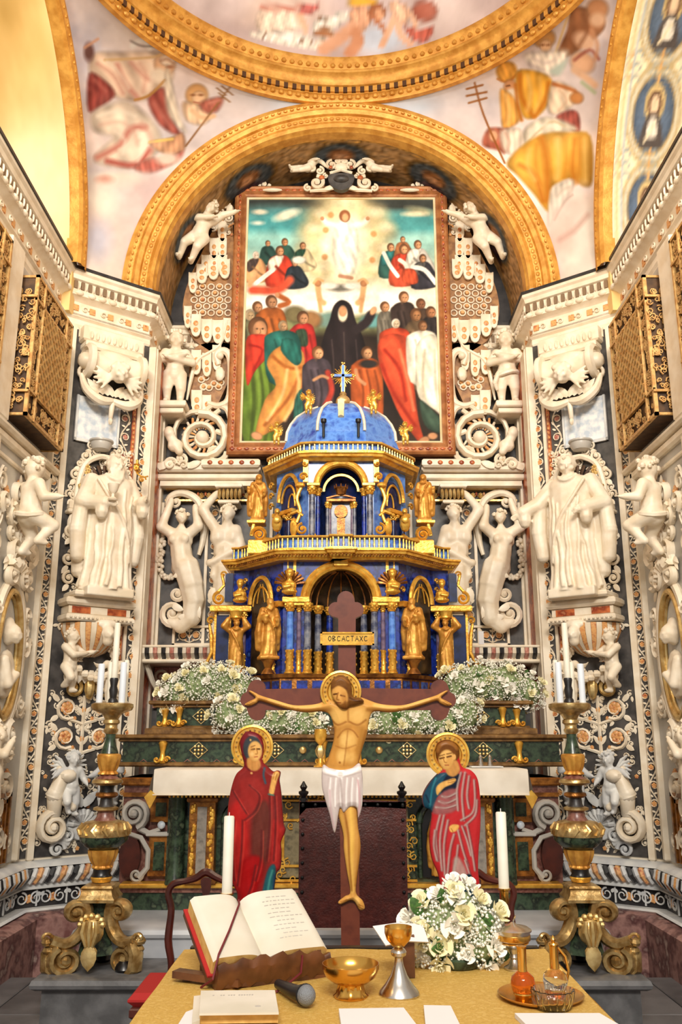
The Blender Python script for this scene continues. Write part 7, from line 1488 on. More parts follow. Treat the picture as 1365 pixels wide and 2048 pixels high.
# ================================================================ great candlesticks
XC = 1.54; YK = 6.0
def zc(y): return float(P(682, y, YK)[2])
def candlestick(s):
    L = SIDE[s]; m = s > 0; x = -XC; k = .00325
    t = thing('altar_candlestick', 'tall gilded altar candlestick with scrolled foot, %s of the table' % L, 'candlestick', (s*XC, YK, .32), 'pair of tall altar candlesticks')
    def seg(name, mt, pr, fl=None, n=28):
        b = MB(None, m); pr = sorted(((w_*k, zc(y)) for y, w_ in pr), key=lambda q: q[1]); b.lathe(pr, (x, YK, 0), n, flute=fl); return b.build(name, mt, t, True, 45)
    seg('drip_pan', 'antique_gold', [(1406, 36), (1408, 42), (1414, 43), (1420, 40), (1427, 22), (1432, 17), (1438, 14)])
    seg('neck_ring', 'antique_gold', [(1438, 13), (1440, 16), (1446, 17), (1450, 12), (1456, 12), (1459, 15), (1464, 14), (1468, 10)])
    seg('green_shaft', 'verde', [(1468, 10), (1478, 10), (1492, 13), (1503, 17), (1507, 18)])
    seg('leaf_cup', 'gilt_figure', [(1507, 18), (1509, 23), (1514, 24), (1524, 21), (1536, 18), (1542, 15), (1545, 18), (1548, 19), (1550, 15)], (9, .10, 1, 5), 54)
    seg('red_shaft', 'porphyry', [(1550, 15), (1553, 18), (1557, 24)])
    seg('saucer_ring', 'antique_gold', [(1557, 24), (1560, 30), (1565, 31), (1569, 26), (1571, 15)])
    seg('dark_shaft', 'black_lacquer', [(1571, 15), (1578, 14), (1584, 15)])
    seg('bead_ring', 'gold_dark', [(1584, 16), (1586, 21), (1591, 22), (1595, 17)], (16, .05, 0, 3))
    seg('dark_shaft', 'slate_dark', [(1595, 12), (1608, 13), (1613, 16)])
    seg('saucer_ring', 'antique_gold', [(1613, 20), (1615, 25), (1619, 25), (1622, 18)])
    seg('red_shaft', 'porphyry', [(1622, 16), (1632, 17), (1640, 22)])
    seg('knop', 'antique_gold', [(1640, 24), (1643, 38), (1648, 45), (1656, 49), (1664, 50), (1671, 49)], (14, .035, 1, 5), 56)
    seg('knop_underside', 'verde', [(1671, 48), (1680, 47), (1690, 38), (1697, 28)])
    seg('lower_cup', 'gilt_figure', [(1697, 26), (1699, 29), (1708, 28), (1720, 24), (1730, 18), (1734, 20), (1737, 18)], (12, .06, 1, 5), 48)
    seg('dark_shaft', 'black_lacquer', [(1737, 17), (1748, 17), (1752, 20)])
    seg('base_ring', 'gold', [(1752, 19), (1755, 21), (1759, 20), (1763, 18)])
    b = MB(None, m)
    for i in range(14):
        a = i*2*PI/14; z1_, z2_ = zc(1646), zc(1668); b.tube([(x+48*k*math.cos(a+.1)*.93, YK+48*k*math.sin(a+.1)*.93, z1_), (x+51.5*k*math.cos(a), YK+51.5*k*math.sin(a), (z1_+z2_)/2), (x+50*k*math.cos(a+.15), YK+50*k*math.sin(a+.15), z2_)], [.008, .013, .007], 5)
    stuff(b.build('knop_leafwork', 'gold_pale', t))
    b = MB(None, m); z0, z1_ = zc(1768), zc(1800)
    b.lathe([(.16, zc(1800)), (.165, zc(1794)), (.14, zc(1786)), (.13, zc(1776)), (.145, zc(1772)), (.13, zc(1768)), (.07, zc(1764))], (x, YK, 0), 4, PI/4, 2*PI+PI/4); b.build('base_cap', 'antique_gold', t, True, 25)
    b = MB(None, m); b.lathe([(.13, .40), (.10, .50), (.085, .60), (.09, zc(1795))], (x, YK+.03, 0), 6, PI/6, 2*PI+PI/6); b.build('base_core', 'verde', t, True, 25)
    # scroll legs: two at the sides, one to the front, one behind
    for nm, rz in (('scroll_leg', R(24)), ('scroll_leg', PI-R(24))):
        T = np.array(Matrix.Translation((x, YK, 0)) @ Matrix.Rotation(rz, 4, 'Z') @ Matrix.Diagonal((1.14, 1.1, 1, 1))); b = MB(T, m); zz = lambda dy: zc(1798)-dy*k*.98
        b.spiral((-.13, zz(20)), .062, PI*.05, 1.5, .025, 2.0, -.02, 1, 8, .2); b.tube(catmull([(-.085, -.02, zz(0)), (-.066, -.02, zz(20)), (-.075, -.02, zz(46)), (-.12, -.02, zz(68)), (-.18, -.02, zz(76)), (-.25, -.02, zz(68))], 3, False), [.034]*16, 8, 1.5)
        b.spiral((-.17, zz(104)), .084, PI*.65, 1.8, .029, 2.0, -.03, 1, 8, .16); b.tube([(-.235, 0, zz(74)), (-.265, 0, zz(92)), (-.26, 0, zz(118)), (-.21, 0, zz(134))], [.025, .035, .038, .03], 8, 1.4)
        for q in range(5): b.ell((-.275+.008*q, -.02, zz(70+15*q)), (.028, .04, .026), 7)
        for q in range(4): b.ell((-.24+.03*q, -.03, zz(132)), (.022, .035, .02), 6)
        b.spiral((-.275, zz(64)), .03, 0, 1.2, .011, 1.5, 0, 1)
        b.build(nm, 'antique_gold', t)
    b = MB(None, m); yv = YK-.15; c = (x, yv, .56); b.ell(c, (.075, .05, .085), 12)
    for q in (-1, 0, 1): b.tube([(x+q*.035, yv-.045, .62), (x+q*.045, yv-.055, .56), (x+q*.02, yv-.04, .48)], [.014, .018, .012], 6)
    for q in range(7): a = PI*q/6; b.ell((x+.07*math.cos(a), yv-.02, .60+.05*math.sin(a)), .02, 6)
    b.leaf((x, .48), (x, .34), .05, yv-.04); b.ell((x, yv-.01, .44), (.045, .03, .04), 8); b.build('mask_cartouche', 'gold_pale', t)
    for dx, dy in ((-.20, -.09), (.20, -.09), (0, .16)):
        b = MB(None, m); b.lathe([(.05, .32), (.06, .335), (.05, .36), (.03, .38)], (x+dx, YK+dy, 0), 12); b.build('foot', 'black_lacquer', t)
    # candles: each is a thing of its own
    pz = zc(1410)
    for i, (dx, dy, z0_, z1_, r, what) in enumerate(((-.075, -.06, pz, zc(1329), .022, 'outer front'), (.075, -.06, pz, zc(1326), .022, 'inner front'), (-.05, .09, pz, zc(1322), .020, 'outer back'), (.055, .09, pz, zc(1318), .020, 'inner back'), (.0, .0, zc(1357), zc(1246), .021, 'tall middle'))):
        c = thing('candle', 'white %s candle on the %s tall candlestick' % (what, L), 'candle', (s*(XC-dx), YK+dy, z0_), 'candles on the tall candlesticks')
        b = MB(None, m); b.lathe([(r, z0_), (r, z1_-.006), (r*.85, z1_), (0, z1_-.004)], (x+dx, YK+dy, 0), 14); b.build('wax_body', 'wax_blue' if i < 2 else 'wax', c)
        b = MB(None, m); b.tube([(x+dx, YK+dy, z1_-.006), (x+dx+.002, YK+dy, z1_+.012)], .002, 4); b.build('wick', 'black_lacquer', c)
    b = MB(None, m); b.lathe([(.032, pz-.02), (.032, zc(1400)), (.022, zc(1396)), (.03, zc(1380)), (.022, zc(1372)), (.03, zc(1360)), (.026, zc(1356))], (x, YK, 0), 14); b.build('candle_socket', 'slate_dark', t)
candlestick(-1); candlestick(1)

# ================================================================ chairs
def side_chair(s):
    L = SIDE[s]; m = s > 0; t = thing('side_chair', 'carved dark red wood chair with curved back behind table, %s' % L, 'chair', (s*.70, 4.75, 0), 'pair of curved back chairs')
    Yb = 5.05
    b = MB(None, m); pts = [(337, 1990), (343, 1930), (337, 1880), (343, 1820), (337, 1788), (347, 1768), (372, 1762), (392, 1756), (412, 1744), (432, 1754), (455, 1764), (478, 1768)]
    ptube(b, pts, [7, 7, 8, 7, 7, 7, 6, 7, 8, 7, 6, 7], Yb, 8); ptube(b, [(478, 1768), (490, 1786), (484, 1820), (490, 1880), (484, 1930), (490, 1990)], [7, 7, 7, 8, 7, 7], Yb, 8); b.build('back_frame', 'chair_wood', t)
    b = MB(None, m); o = [(402, 1760), (422, 1760), (418, 1800), (428, 1840), (420, 1880), (424, 1960), (400, 1960), (404, 1880), (396, 1840), (406, 1800)]; pprism(b, o, Yb-.01, Yb+.015, 4); b.build('splat', 'chair_wood', t)
    xa, xb = P(337, 1960, Yb)[0], P(490, 1960, Yb)[0]
    b = MB(None, m); b.box(xa-.10, xb+.03, 4.60, 5.06, .42, .47, bev=.01); b.build('seat_rail', 'chair_wood', t, False)
    b = MB(None, m); b.box(xa-.11, xb+.02, 4.60, 5.02, .47, .53, bev=.025); b.build('cushion', 'red_cloth', t)
    for i, (x, y) in enumerate(((xa, 4.58), (xb, 4.58), (xa, 5.04), (xb, 5.04))):
        b = MB(None, m); b.tube([(x, y, .41), (x, y-.02, .3), (x, y+.01, .12), (x, y-.02, .02), (x, y-.04, 0)], [.028, .03, .018, .02, .026], 8); b.build('leg', 'chair_wood', t)
side_chair(-1); side_chair(1)
ac = thing('armchair', 'tall leather backed celebrant chair with studded edge and black finials', 'chair', (0.03, 4.9, 0))
Yb = 5.12; p0, p1 = P(600, 1600, Yb), P(812, 1600, Yb); zt = P(683, 1604, Yb)[2]; zb_ = .72
b = MB(); nx, nz = 16, 18; V = []
for j in range(nz+1):
    for i in range(nx+1):
        u, v = i/nx, j/nz; V.append((p0[0]+(p1[0]-p0[0])*u, Yb-.025*math.sin(PI*u)*math.sin(PI*min(1, v*1.1)), zb_+(zt-zb_)*v+.012*math.sin(PI*u)*v))
n = len(V); b.add(V, [[j*(nx+1)+i, j*(nx+1)+i+1, (j+1)*(nx+1)+i+1, (j+1)*(nx+1)+i] for j in range(nz) for i in range(nx)]); b.box(p0[0], p1[0], Yb, Yb+.03, zb_, zt); b.build('leather_back', 'leather', ac, True, 40)
b = MB()
for i in range(9):
    for x in (p0[0]+.018, p1[0]-.018): b.ell((x, Yb-.006, zb_+.03+(zt-zb_-.05)*i/8), (.010, .008, .010), 8)
    b.ell((p0[0]+.018+(p1[0]-p0[0]-.036)*i/8, Yb-.006, zt-.015), (.010, .008, .010), 8)
stuff(b.build('stud', 'iron', ac))
for x in (p0[0]+.02, p1[0]-.02):
    b = MB(); b.box(x-.022, x+.022, Yb, Yb+.05, 0, zt+.01, bev=.006); b.build('rear_post', 'chair_wood', ac, False)
    b = MB(); b.lathe([(.024, zt), (.024, zt+.02), (.014, zt+.025), (.028, zt+.045), (.028, zt+.055), (.012, zt+.062), (.022, zt+.08), (.012, zt+.095), (.004, zt+.11)], (x, Yb+.02, 0), 12); b.build('finial', 'black_lacquer', ac)
    b = MB(); b.box(x-.025, x+.025, 4.62, 4.67, 0, .66, bev=.006); b.build('front_leg', 'chair_wood', ac, False)
    b = MB(); b.box(x-.03, x+.03, 4.58, Yb+.02, .66, .70, bev=.01); b.build('arm', 'chair_wood', ac, True, 30)
b = MB(); b.box(p0[0]+.03, p1[0]-.03, 4.63, Yb, .42, .50, bev=.02); b.build('seat', 'leather', ac, True, 40)

# ================================================================ crucifix and icon boards
YX = 3.90
cx = thing('crucifix', 'dark wood standing crucifix with trefoil ends and painted figure in loincloth', 'crucifix', (P(695, 1800, YX)[0], YX, 0))
def circ(c, r, n=12, a0=0, a1=360): return [(c[0]+r*math.cos(R(a)), c[1]-r*math.sin(R(a))) for a in np.linspace(a0, a1, n)]
def trefoil(): # closed outline of the cross in photo pixels
    o = []
    o += [(677, 1376), (677, 1236)]+circ((672, 1219), 15, 9, 250, 80)+circ((692, 1199), 17, 11, 170, 10)+circ((713, 1219), 15, 9, 100, -70)+[(712, 1236), (712, 1376)]
    o += [(862, 1378)]+circ((880, 1376), 17, 9, 190, 20)+circ((897, 1400), 16, 9, 75, -75)+circ((880, 1424), 17, 9, -20, -190)+[(862, 1420), (714, 1420), (722, 1990), (684, 1990), (678, 1420)]
    o += [(532, 1420)]+circ((514, 1424), 17, 9, 10, -160)+circ((497, 1400), 16, 9, 255, 105)+circ((514, 1376), 17, 9, 160, -10)+[(532, 1378)]
    return o
b = MB(); b.prism([XZ(x, y, YX) for x, y in trefoil()], YX, YX+.045); b.build('cross_board', 'cross_wood', cx, True, 20)
b = MB(); pbox(b, 684, 1985, 722, 2120, YX, YX+.045); x0 = P(700, 2050, YX)[0]; b.box(x0-.04, x0+.04, YX, YX+.045, .1, .8); b.box(x0-.20, x0+.20, YX-.12, YX+.2, 0, .05, bev=.01); b.box(x0-.09, x0+.09, YX-.06, YX+.11, .05, .16, bev=.01); b.build('foot_stand', 'cross_wood', cx, False)
b = MB(); pprism(b, [(641, 1264), (749, 1264), (748, 1290), (642, 1290)], YX-.012, YX); b.build('title_plaque', 'gold_bright', cx, False)
b = MB(); pbox(b, 641, 1264, 749, 1267, YX-.018, YX-.01); pbox(b, 641, 1287, 749, 1290, YX-.018, YX-.01); pbox(b, 641, 1264, 645, 1290, YX-.018, YX-.01); pbox(b, 745, 1264, 749, 1290, YX-.018, YX-.01); b.build('plaque_rim', 'gold', cx, False)
b = MB()
for st in strokes('OBCACTAXC', 657, 1282, 10.0, 1.5, None): ptube(b, [(x, y) for x, y in st[1][1]], .75, YX-.014, 4)
stuff(b.build('plaque_lettering', 'iron', cx, False))
def halo(parent, c, r, Y, material='gold_bright'):
    w_ = P(c[0], c[1], Y); k = SCL(c[1], Y); b = MB(np.array(Matrix.Translation(tuple(w_)) @ Matrix.Rotation(PI/2, 4, 'X')))
    R_ = r*k; b.lathe([(0, .006), (R_*.60, .006), (R_*.64, .012), (R_*.68, .008), (R_*.86, .008), (R_*.90, .014), (R_, .012), (R_, -.006), (0, -.006)], (0, 0, 0), 40)
    o = b.build('halo', material, parent, True, 30); b = MB()
    for i in range(22): a = i*2*PI/22; b.ell((w_[0]+R_*.77*math.cos(a), Y-.012, w_[2]+R_*.77*math.sin(a)), (R_*.05, .006, R_*.05), 8)
    stuff(b.build('halo_punchwork', 'gold_pale', o)); return o
halo(cx, (682, 1383), 41, YX-.016)
SK1 = (206, 150, 74); SKD = (150, 94, 38); SKL = (238, 196, 116)
def mir(p, c=697): return [(2*c-x, y) for x, y in p]
armU = [(640, 1406), (615, 1410), (586, 1410), (551, 1400), (522, 1391), (512, 1386), (501, 1381), (498, 1383), (507, 1390), (511, 1396), (500, 1402), (490, 1408), (492, 1411), (502, 1411), (513, 1406), (521, 1402)]
armL = [(553, 1412), (586, 1421), (615, 1425), (644, 1423), (660, 1430)]
body = [(660, 1395)]+armU+armL+[(668, 1455), (667, 1482), (658, 1512), (650, 1532), (648, 1550), (670, 1600), (676, 1627), (687, 1668), (688, 1698), (694, 1741), (701, 1784), (690, 1793), (677, 1804), (682, 1809), (700, 1801), (710, 1804), (720, 1820), (730, 1817), (726, 1802), (713, 1787), (714, 1761), (721, 1706), (721, 1680), (716, 1647), (716, 1600), (720, 1550), (719, 1528), (724, 1502), (734, 1470), (740, 1436)]+mir(armL[::-1])[1:]+mir(armU[::-1])+[(720, 1394), (705, 1398), (690, 1404)]
CL = [('line', (7, [(660, 1420), (615, 1422), (560, 1412), (520, 1400)]), SKD, 6, .8), ('line', (6, [(735, 1420), (780, 1422), (835, 1412), (874, 1400)]), SKD, 6, .8), ('line', (7, [(640, 1411), (590, 1414), (540, 1398)]), SKL, 6, .6), ('line', (7, [(750, 1411), (804, 1414), (856, 1398)]), SKL, 6, .6),
      ('ell', (676, 1432, 20, 15), SKL, 14, .55), ('ell', (716, 1432, 19, 15), SKL, 14, .55), ('line', (3, [(664, 1440), (676, 1450), (692, 1444)]), SKD, 3.5), ('line', (3, [(700, 1444), (716, 1450), (732, 1440)]), SKD, 3.5), ('line', (3, [(696, 1412), (697, 1444)]), SKD, 4, .7), ('line', (2.5, [(670, 1408), (690, 1418), (700, 1416), (725, 1406)]), SKD, 3, .8),
      ('poly', [(672, 1456), (728, 1454), (722, 1500), (716, 1530), (654, 1532), (666, 1490)], (186, 128, 56), 8, .7), ('ell', (690, 1480, 10, 16), SKL, 9, .7), ('ell', (704, 1480, 9, 16), SKL, 9, .6), ('ell', (685, 1512, 11, 14), SKL, 9, .7), ('ell', (703, 1514, 9, 12), SKL, 9, .5), ('line', (2.2, [(676, 1475), (686, 1462), (697, 1458), (708, 1463), (716, 1474)]), SKD, 3), ('line', (2, [(696, 1462), (692, 1500), (688, 1530)]), SKD, 3, .8), ('line', (2, [(672, 1492), (690, 1497), (712, 1490)]), SKD, 3, .7), ('ell', (680, 1525, 2.4, 2.4), SKD, 1.5), ('line', (4, [(670, 1455), (664, 1490), (652, 1528)]), SKD, 5, .8), ('line', (4, [(732, 1462), (722, 1505), (718, 1530)]), SKD, 5, .8),
      ('line', (9, [(700, 1600), (704, 1660), (702, 1720), (704, 1780)]), (236, 190, 92), 8, .9), ('line', (6, [(682, 1630), (692, 1690), (699, 1750)]), (228, 176, 84), 5, .8), ('line', (3, [(690, 1625), (697, 1670), (699, 1720), (704, 1780)]), SKD, 4), ('line', (4, [(716, 1620), (720, 1690), (712, 1770)]), (168, 108, 40), 5, .8), ('line', (2, [(682, 1803), (694, 1798)]), SKD, 2), ('line', (1.6, [(716, 1812), (726, 1816)]), SKD, 1.5), ('line', (1.6, [(718, 1808), (727, 1812)]), SKD, 1.5), ('ell', (714, 1800, 6, 8), SKL, 5, .6),
      ('line', (1.4, [(494, 1408), (505, 1402)]), SKD, 1.2), ('line', (1.4, [(498, 1410), (508, 1404)]), SKD, 1.2), ('line', (1.4, [(900, 1408), (889, 1402)]), SKD, 1.2), ('line', (1.4, [(896, 1410), (886, 1404)]), SKD, 1.2)]
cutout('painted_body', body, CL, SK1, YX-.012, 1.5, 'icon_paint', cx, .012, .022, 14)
lc = [(646, 1531), (660, 1536), (682, 1540), (704, 1536), (720, 1527), (726, 1556), (726, 1590), (724, 1616), (717, 1636), (714, 1616), (700, 1614), (688, 1625), (680, 1616), (670, 1666), (660, 1630), (651, 1600), (644, 1570)]
LL = [('line', (8, [(648, 1540), (682, 1548), (722, 1536)]), (246, 240, 236), 4), ('line', (2, [(648, 1548), (682, 1554), (722, 1544)]), (186, 172, 166), 2), ('ell', (681, 1546, 10, 9), (250, 246, 242), 3), ('ell', (681, 1548, 6, 5), (206, 196, 190), 3)]
for k in range(7): x = 654+k*11; LL += [('line', (2.2, [(x+4, 1556), (x+1, 1585), (x+(2 if k > 2 else 6), 1615)]), (196, 180, 176), 3), ('line', (2.2, [(x+8, 1556), (x+6, 1585), (x+6, 1612)]), (250, 246, 242), 3)]
LL += [('line', (3, [(660, 1580), (662, 1620), (669, 1655)]), (206, 176, 178), 3), ('line', (3, [(716, 1560), (720, 1600), (717, 1630)]), (206, 166, 168), 3), ('line', (3, [(682, 1560), (684, 1590), (686, 1618)]), (180, 164, 160), 3)]
cutout('loincloth', lc, LL, (206, 192, 188), YX-.034, 1.5, 'icon_paint', cx, .012, .016, 10)
hd = [(662, 1372), (666, 1358), (682, 1350), (698, 1358), (704, 1374), (706, 1392), (722, 1396), (728, 1404), (712, 1410), (700, 1412), (692, 1418), (682, 1416), (672, 1404), (664, 1390)]
HL = [('ell', (680, 1392, 16, 23, -14), (214, 158, 82), 3), ('line', (3, [(666, 1376), (678, 1370), (694, 1378)]), (92, 52, 20), 4), ('line', (3, [(668, 1389), (675, 1388)]), (84, 44, 16), 1.5), ('line', (3, [(682, 1391), (690, 1393)]), (84, 44, 16), 1.5), ('ell', (689, 1398, 6, 14, -14), (170, 112, 50), 6, .6), ('line', (2.4, [(677, 1386), (674, 1398), (678, 1400)]), (150, 96, 40), 2), ('line', (2, [(674, 1405), (682, 1406)]), (136, 66, 36), 1.5), ('poly', [(670, 1402), (682, 1409), (692, 1402), (692, 1416), (682, 1416)], (120, 72, 30), 4, .8), ('line', (3, [(700, 1396), (712, 1402), (724, 1402)]), (74, 42, 18), 3), ('line', (2, [(672, 1360), (684, 1356), (698, 1366)]), (150, 98, 48), 3)]
cutout('painted_head', hd, HL, (112, 70, 30), YX-.044, 1.2, 'icon_paint', cx, .02, .018, 10)

def stand(parent, px, y0, Y, w_=.05):
    b = MB(); p = P(px, y0, Y); b.box(p[0]-w_/2, p[0]+w_/2, Y+.03, Y+.06, .04, p[2]+.1); b.box(p[0]-.12, p[0]+.12, Y-.08, Y+.14, 0, .05, bev=.01); b.build('board_stand', 'cross_wood', parent, False)
im = thing('icon_board', 'painted cutout icon of woman in dark red robe with gold halo', 'icon', (P(505, 1800, YX)[0], YX, 0), 'cutout icons flanking the crucifix')
halo(im, (505, 1493), 42, YX+.012); stand(im, 507, 1800, YX)
MO = [(498, 1452+10), (520, 1470), (528, 1492), (526, 1520), (534, 1532), (546, 1543), (554, 1541), (561, 1545), (559, 1560), (561, 1575), (564, 1600), (567, 1645), (571, 1662), (562, 1685), (563, 1706), (561, 1736), (553, 1748), (547, 1790), (545, 1836), (476, 1836), (475, 1790), (468, 1772), (451, 1728), (448, 1700), (449, 1665), (455, 1632), (457, 1607), (464, 1572), (473, 1548), (488, 1532), (484, 1510), (480, 1486), (486, 1470)]
RD = (128, 34, 32); RDD = (84, 26, 28); RDL = (176, 30, 28)
ML = [('poly', [(458, 1620), (490, 1600), (500, 1680), (492, 1780), (470, 1780), (450, 1720)], RDL, 10, .8), ('poly', [(480, 1560), (520, 1556), (536, 1600), (520, 1640), (490, 1620)], (146, 38, 34), 10, .8), ('poly', [(505, 1640), (530, 1600), (544, 1640), (536, 1720), (510, 1760)], (92, 44, 36), 8, .9), ('poly', [(486, 1720), (520, 1712), (528, 1740), (505, 1800), (480, 1800)], (150, 10, 14), 8, .9), ('poly', [(545, 1640), (570, 1660), (562, 1700), (556, 1740), (544, 1736)], (164, 36, 34), 6, .8),
      ('poly', [(520, 1836), (526, 1780), (538, 1736), (552, 1732), (550, 1790), (546, 1836)], (34, 84, 92), 4), ('line', (3, [(534, 1800), (540, 1760), (546, 1740)]), (70, 140, 130), 4), ('line', (3, [(546, 1800), (550, 1750)]), (40, 54, 90), 4)]
for a in ([(466, 1580), (484, 1610), (494, 1626)], [(500, 1570), (520, 1590), (512, 1620), (490, 1640)], [(540, 1590), (540, 1650), (534, 1720)], [(550, 1590), (552, 1650), (548, 1720)], [(486, 1640), (484, 1700), (476, 1770)], [(512, 1730), (504, 1770), (492, 1800)], [(470, 1640), (466, 1700), (470, 1760)], [(524, 1660), (522, 1720), (512, 1760)]): ML += [('line', (3, a), RDD, 3.5, .85), ('line', (1.6, [(x+4, y+2) for x, y in a]), (196, 70, 56), 2.5, .6)]
ML += [('ell', (502, 1494, 24, 33), (112, 28, 34), 3), ('ell', (506, 1497, 19, 26), (58, 62, 66), 3), ('poly', [(496, 1516), (518, 1518), (522, 1534), (511, 1542), (497, 1536)], (190, 132, 70), 3), ('ell', (511, 1502, 14, 20), (224, 172, 100), 2.5), ('line', (3, [(504, 1499), (510, 1498)]), (70, 40, 16), 1.4), ('line', (3, [(515, 1498), (520, 1498)]), (70, 40, 16), 1.4), ('ell', (504, 1506, 5, 14), (186, 128, 64), 5, .6), ('line', (1.6, [(503, 1494), (511, 1491)]), (110, 66, 30), 1.4), ('line', (1.8, [(514, 1497), (516, 1507), (512, 1508)]), (156, 100, 44), 1.6), ('line', (1.8, [(510, 1514), (516, 1513)]), (160, 70, 44), 1.4), ('ell', (505, 1508, 4, 5), (238, 196, 130), 4, .7), ('line', (3, [(486, 1510), (490, 1530), (500, 1540)]), (92, 26, 30), 3), ('line', (2, [(500, 1470), (516, 1474), (524, 1488)]), (150, 50, 50), 2.5), ('ell', (502, 1480, 2, 2), (206, 160, 90), 1.2), ('ell', (504, 1546, 2.4, 2.4), (206, 150, 90), 1.2),
       ('line', (4, [(530, 1536), (528, 1550), (532, 1566)]), (56, 80, 92), 3), ('poly', [(539, 1586), (543, 1562), (546, 1548), (554, 1542), (560, 1547), (556, 1558), (552, 1572), (548, 1588)], (218, 164, 88), 2), ('line', (1.4, [(550, 1546), (547, 1558)]), SKD, 1.3), ('line', (1.4, [(555, 1547), (551, 1560)]), SKD, 1.3), ('line', (3, [(538, 1588), (548, 1590)]), (70, 110, 96), 2)]
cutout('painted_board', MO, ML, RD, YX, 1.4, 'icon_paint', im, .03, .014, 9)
ij = thing('icon_board', 'painted cutout icon of man in crimson mantle with gold halo', 'icon', (P(910, 1800, YX)[0], YX, 0), 'cutout icons flanking the crucifix')
halo(ij, (896, 1509), 43, YX+.012); stand(ij, 915, 1800, YX)
JO = [(872, 1500), (876, 1486), (892, 1479), (908, 1484), (919, 1498), (920, 1520), (926, 1534), (943, 1541), (955, 1556), (960, 1583), (962, 1621), (961, 1664), (958, 1700), (957, 1740), (960, 1771), (962, 1836), (884, 1836), (882, 1780), (878, 1751), (864, 1715), (860, 1672), (864, 1625), (849, 1614), (846, 1592), (858, 1568), (876, 1548), (886, 1540), (882, 1532), (874, 1518)]
CR = (182, 40, 44); GRY = (150, 128, 122)
JL = [('poly', [(876, 1548), (858, 1568), (846, 1592), (849, 1614), (864, 1625), (874, 1596), (884, 1588), (912, 1576), (914, 1558), (898, 1546)], (24, 66, 86), 2.5), ('line', (3, [(872, 1556), (864, 1580), (860, 1612)]), (40, 116, 130), 3), ('line', (3, [(852, 1590), (858, 1604)]), (14, 34, 54), 3), ('poly', [(900, 1545), (920, 1550), (912, 1576), (884, 1586), (884, 1566)], (22, 28, 46), 2.5), ('poly', [(880, 1588), (912, 1578), (912, 1620), (866, 1626)], (150, 84, 84), 5)]
for a in ([(884, 1592), (896, 1594), (912, 1586)], [(878, 1602), (894, 1606), (912, 1598)], [(872, 1614), (892, 1616), (912, 1610)], [(922, 1545), (914, 1580), (916, 1620)], [(930, 1545), (924, 1590), (928, 1640)], [(938, 1552), (934, 1590), (938, 1616)], [(948, 1560), (950, 1600), (944, 1626), (922, 1640)], [(954, 1600), (950, 1630), (930, 1650)], [(880, 1630), (872, 1670), (876, 1720)], [(888, 1630), (880, 1680), (884, 1740)], [(896, 1640), (888, 1690), (890, 1750)], [(924, 1652), (934, 1680), (942, 1710)], [(916, 1660), (926, 1700), (936, 1730)], [(908, 1668), (900, 1700), (894, 1760)], [(916, 1690), (912, 1720), (900, 1770)], [(934, 1650), (942, 1690), (950, 1740)], [(930, 1720), (940, 1750), (950, 1790)], [(912, 1720), (908, 1750), (914, 1780)], [(870, 1660), (868, 1690), (874, 1720)]): JL += [('line', (5.0, a), GRY, 3.5, .85), ('line', (1.3, [(x+3, y+1) for x, y in a]), (110, 24, 30), 2, .8), ('line', (1.2, [(x-1, y) for x, y in a]), (206, 190, 180), 2, .7)]
JL += [('poly', [(906, 1720), (920, 1716), (936, 1756), (910, 1776)], (170, 152, 142), 6, .8), ('poly', [(912, 1836), (916, 1780), (934, 1748), (946, 1758), (948, 1800), (944, 1836)], (14, 44, 58), 3), ('ell', (895, 1503, 26, 25), (104, 60, 20), 3), ('poly', [(892, 1532), (912, 1520), (920, 1540), (908, 1553), (894, 1548)], (192, 136, 72), 3), ('ell', (892, 1519, 15, 20, 12), (226, 176, 100), 2.5), ('ell', (899, 1522, 7, 14, 12), (190, 134, 66), 7, .6), ('ell', (908, 1514, 4, 6), (214, 160, 90), 1.5), ('line', (3, [(880, 1517), (888, 1515)]), (80, 44, 16), 1.5), ('line', (3, [(894, 1514), (902, 1512)]), (80, 44, 16), 1.5), ('line', (1.8, [(879, 1512), (889, 1509)]), (96, 58, 24), 1.5), ('line', (1.8, [(893, 1508), (903, 1506)]), (96, 58, 24), 1.5), ('line', (1.8, [(886, 1514), (889, 1524), (893, 1525)]), (150, 96, 42), 1.6), ('line', (1.8, [(890, 1530), (897, 1530)]), (150, 72, 44), 1.4), ('line', (4, [(878, 1498), (888, 1490), (904, 1490), (914, 1502)]), (84, 46, 16), 4, .8)]
for k in range(14): a = R(20+k*12); JL.append(('ell', (895+20*math.cos(a), 1503-17*math.sin(a), 4, 4), (146, 94, 40), 3, .7))
JL += [('poly', [(874, 1590), (872, 1576), (880, 1566), (894, 1560), (908, 1556), (912, 1560), (904, 1568), (890, 1574), (880, 1584)], (222, 168, 90), 2), ('line', (1.3, [(896, 1561), (908, 1558)]), SKD, 1.2), ('line', (1.3, [(896, 1565), (908, 1563)]), SKD, 1.2), ('poly', [(898, 1654), (906, 1648), (918, 1650), (914, 1660), (902, 1664)], (220, 166, 88), 2), ('line', (1.3, [(902, 1656), (906, 1663)]), SKD, 1.2)]
cutout('painted_board', JO, JL, CR, YX, 1.4, 'icon_paint', ij, .03, .014, 9)
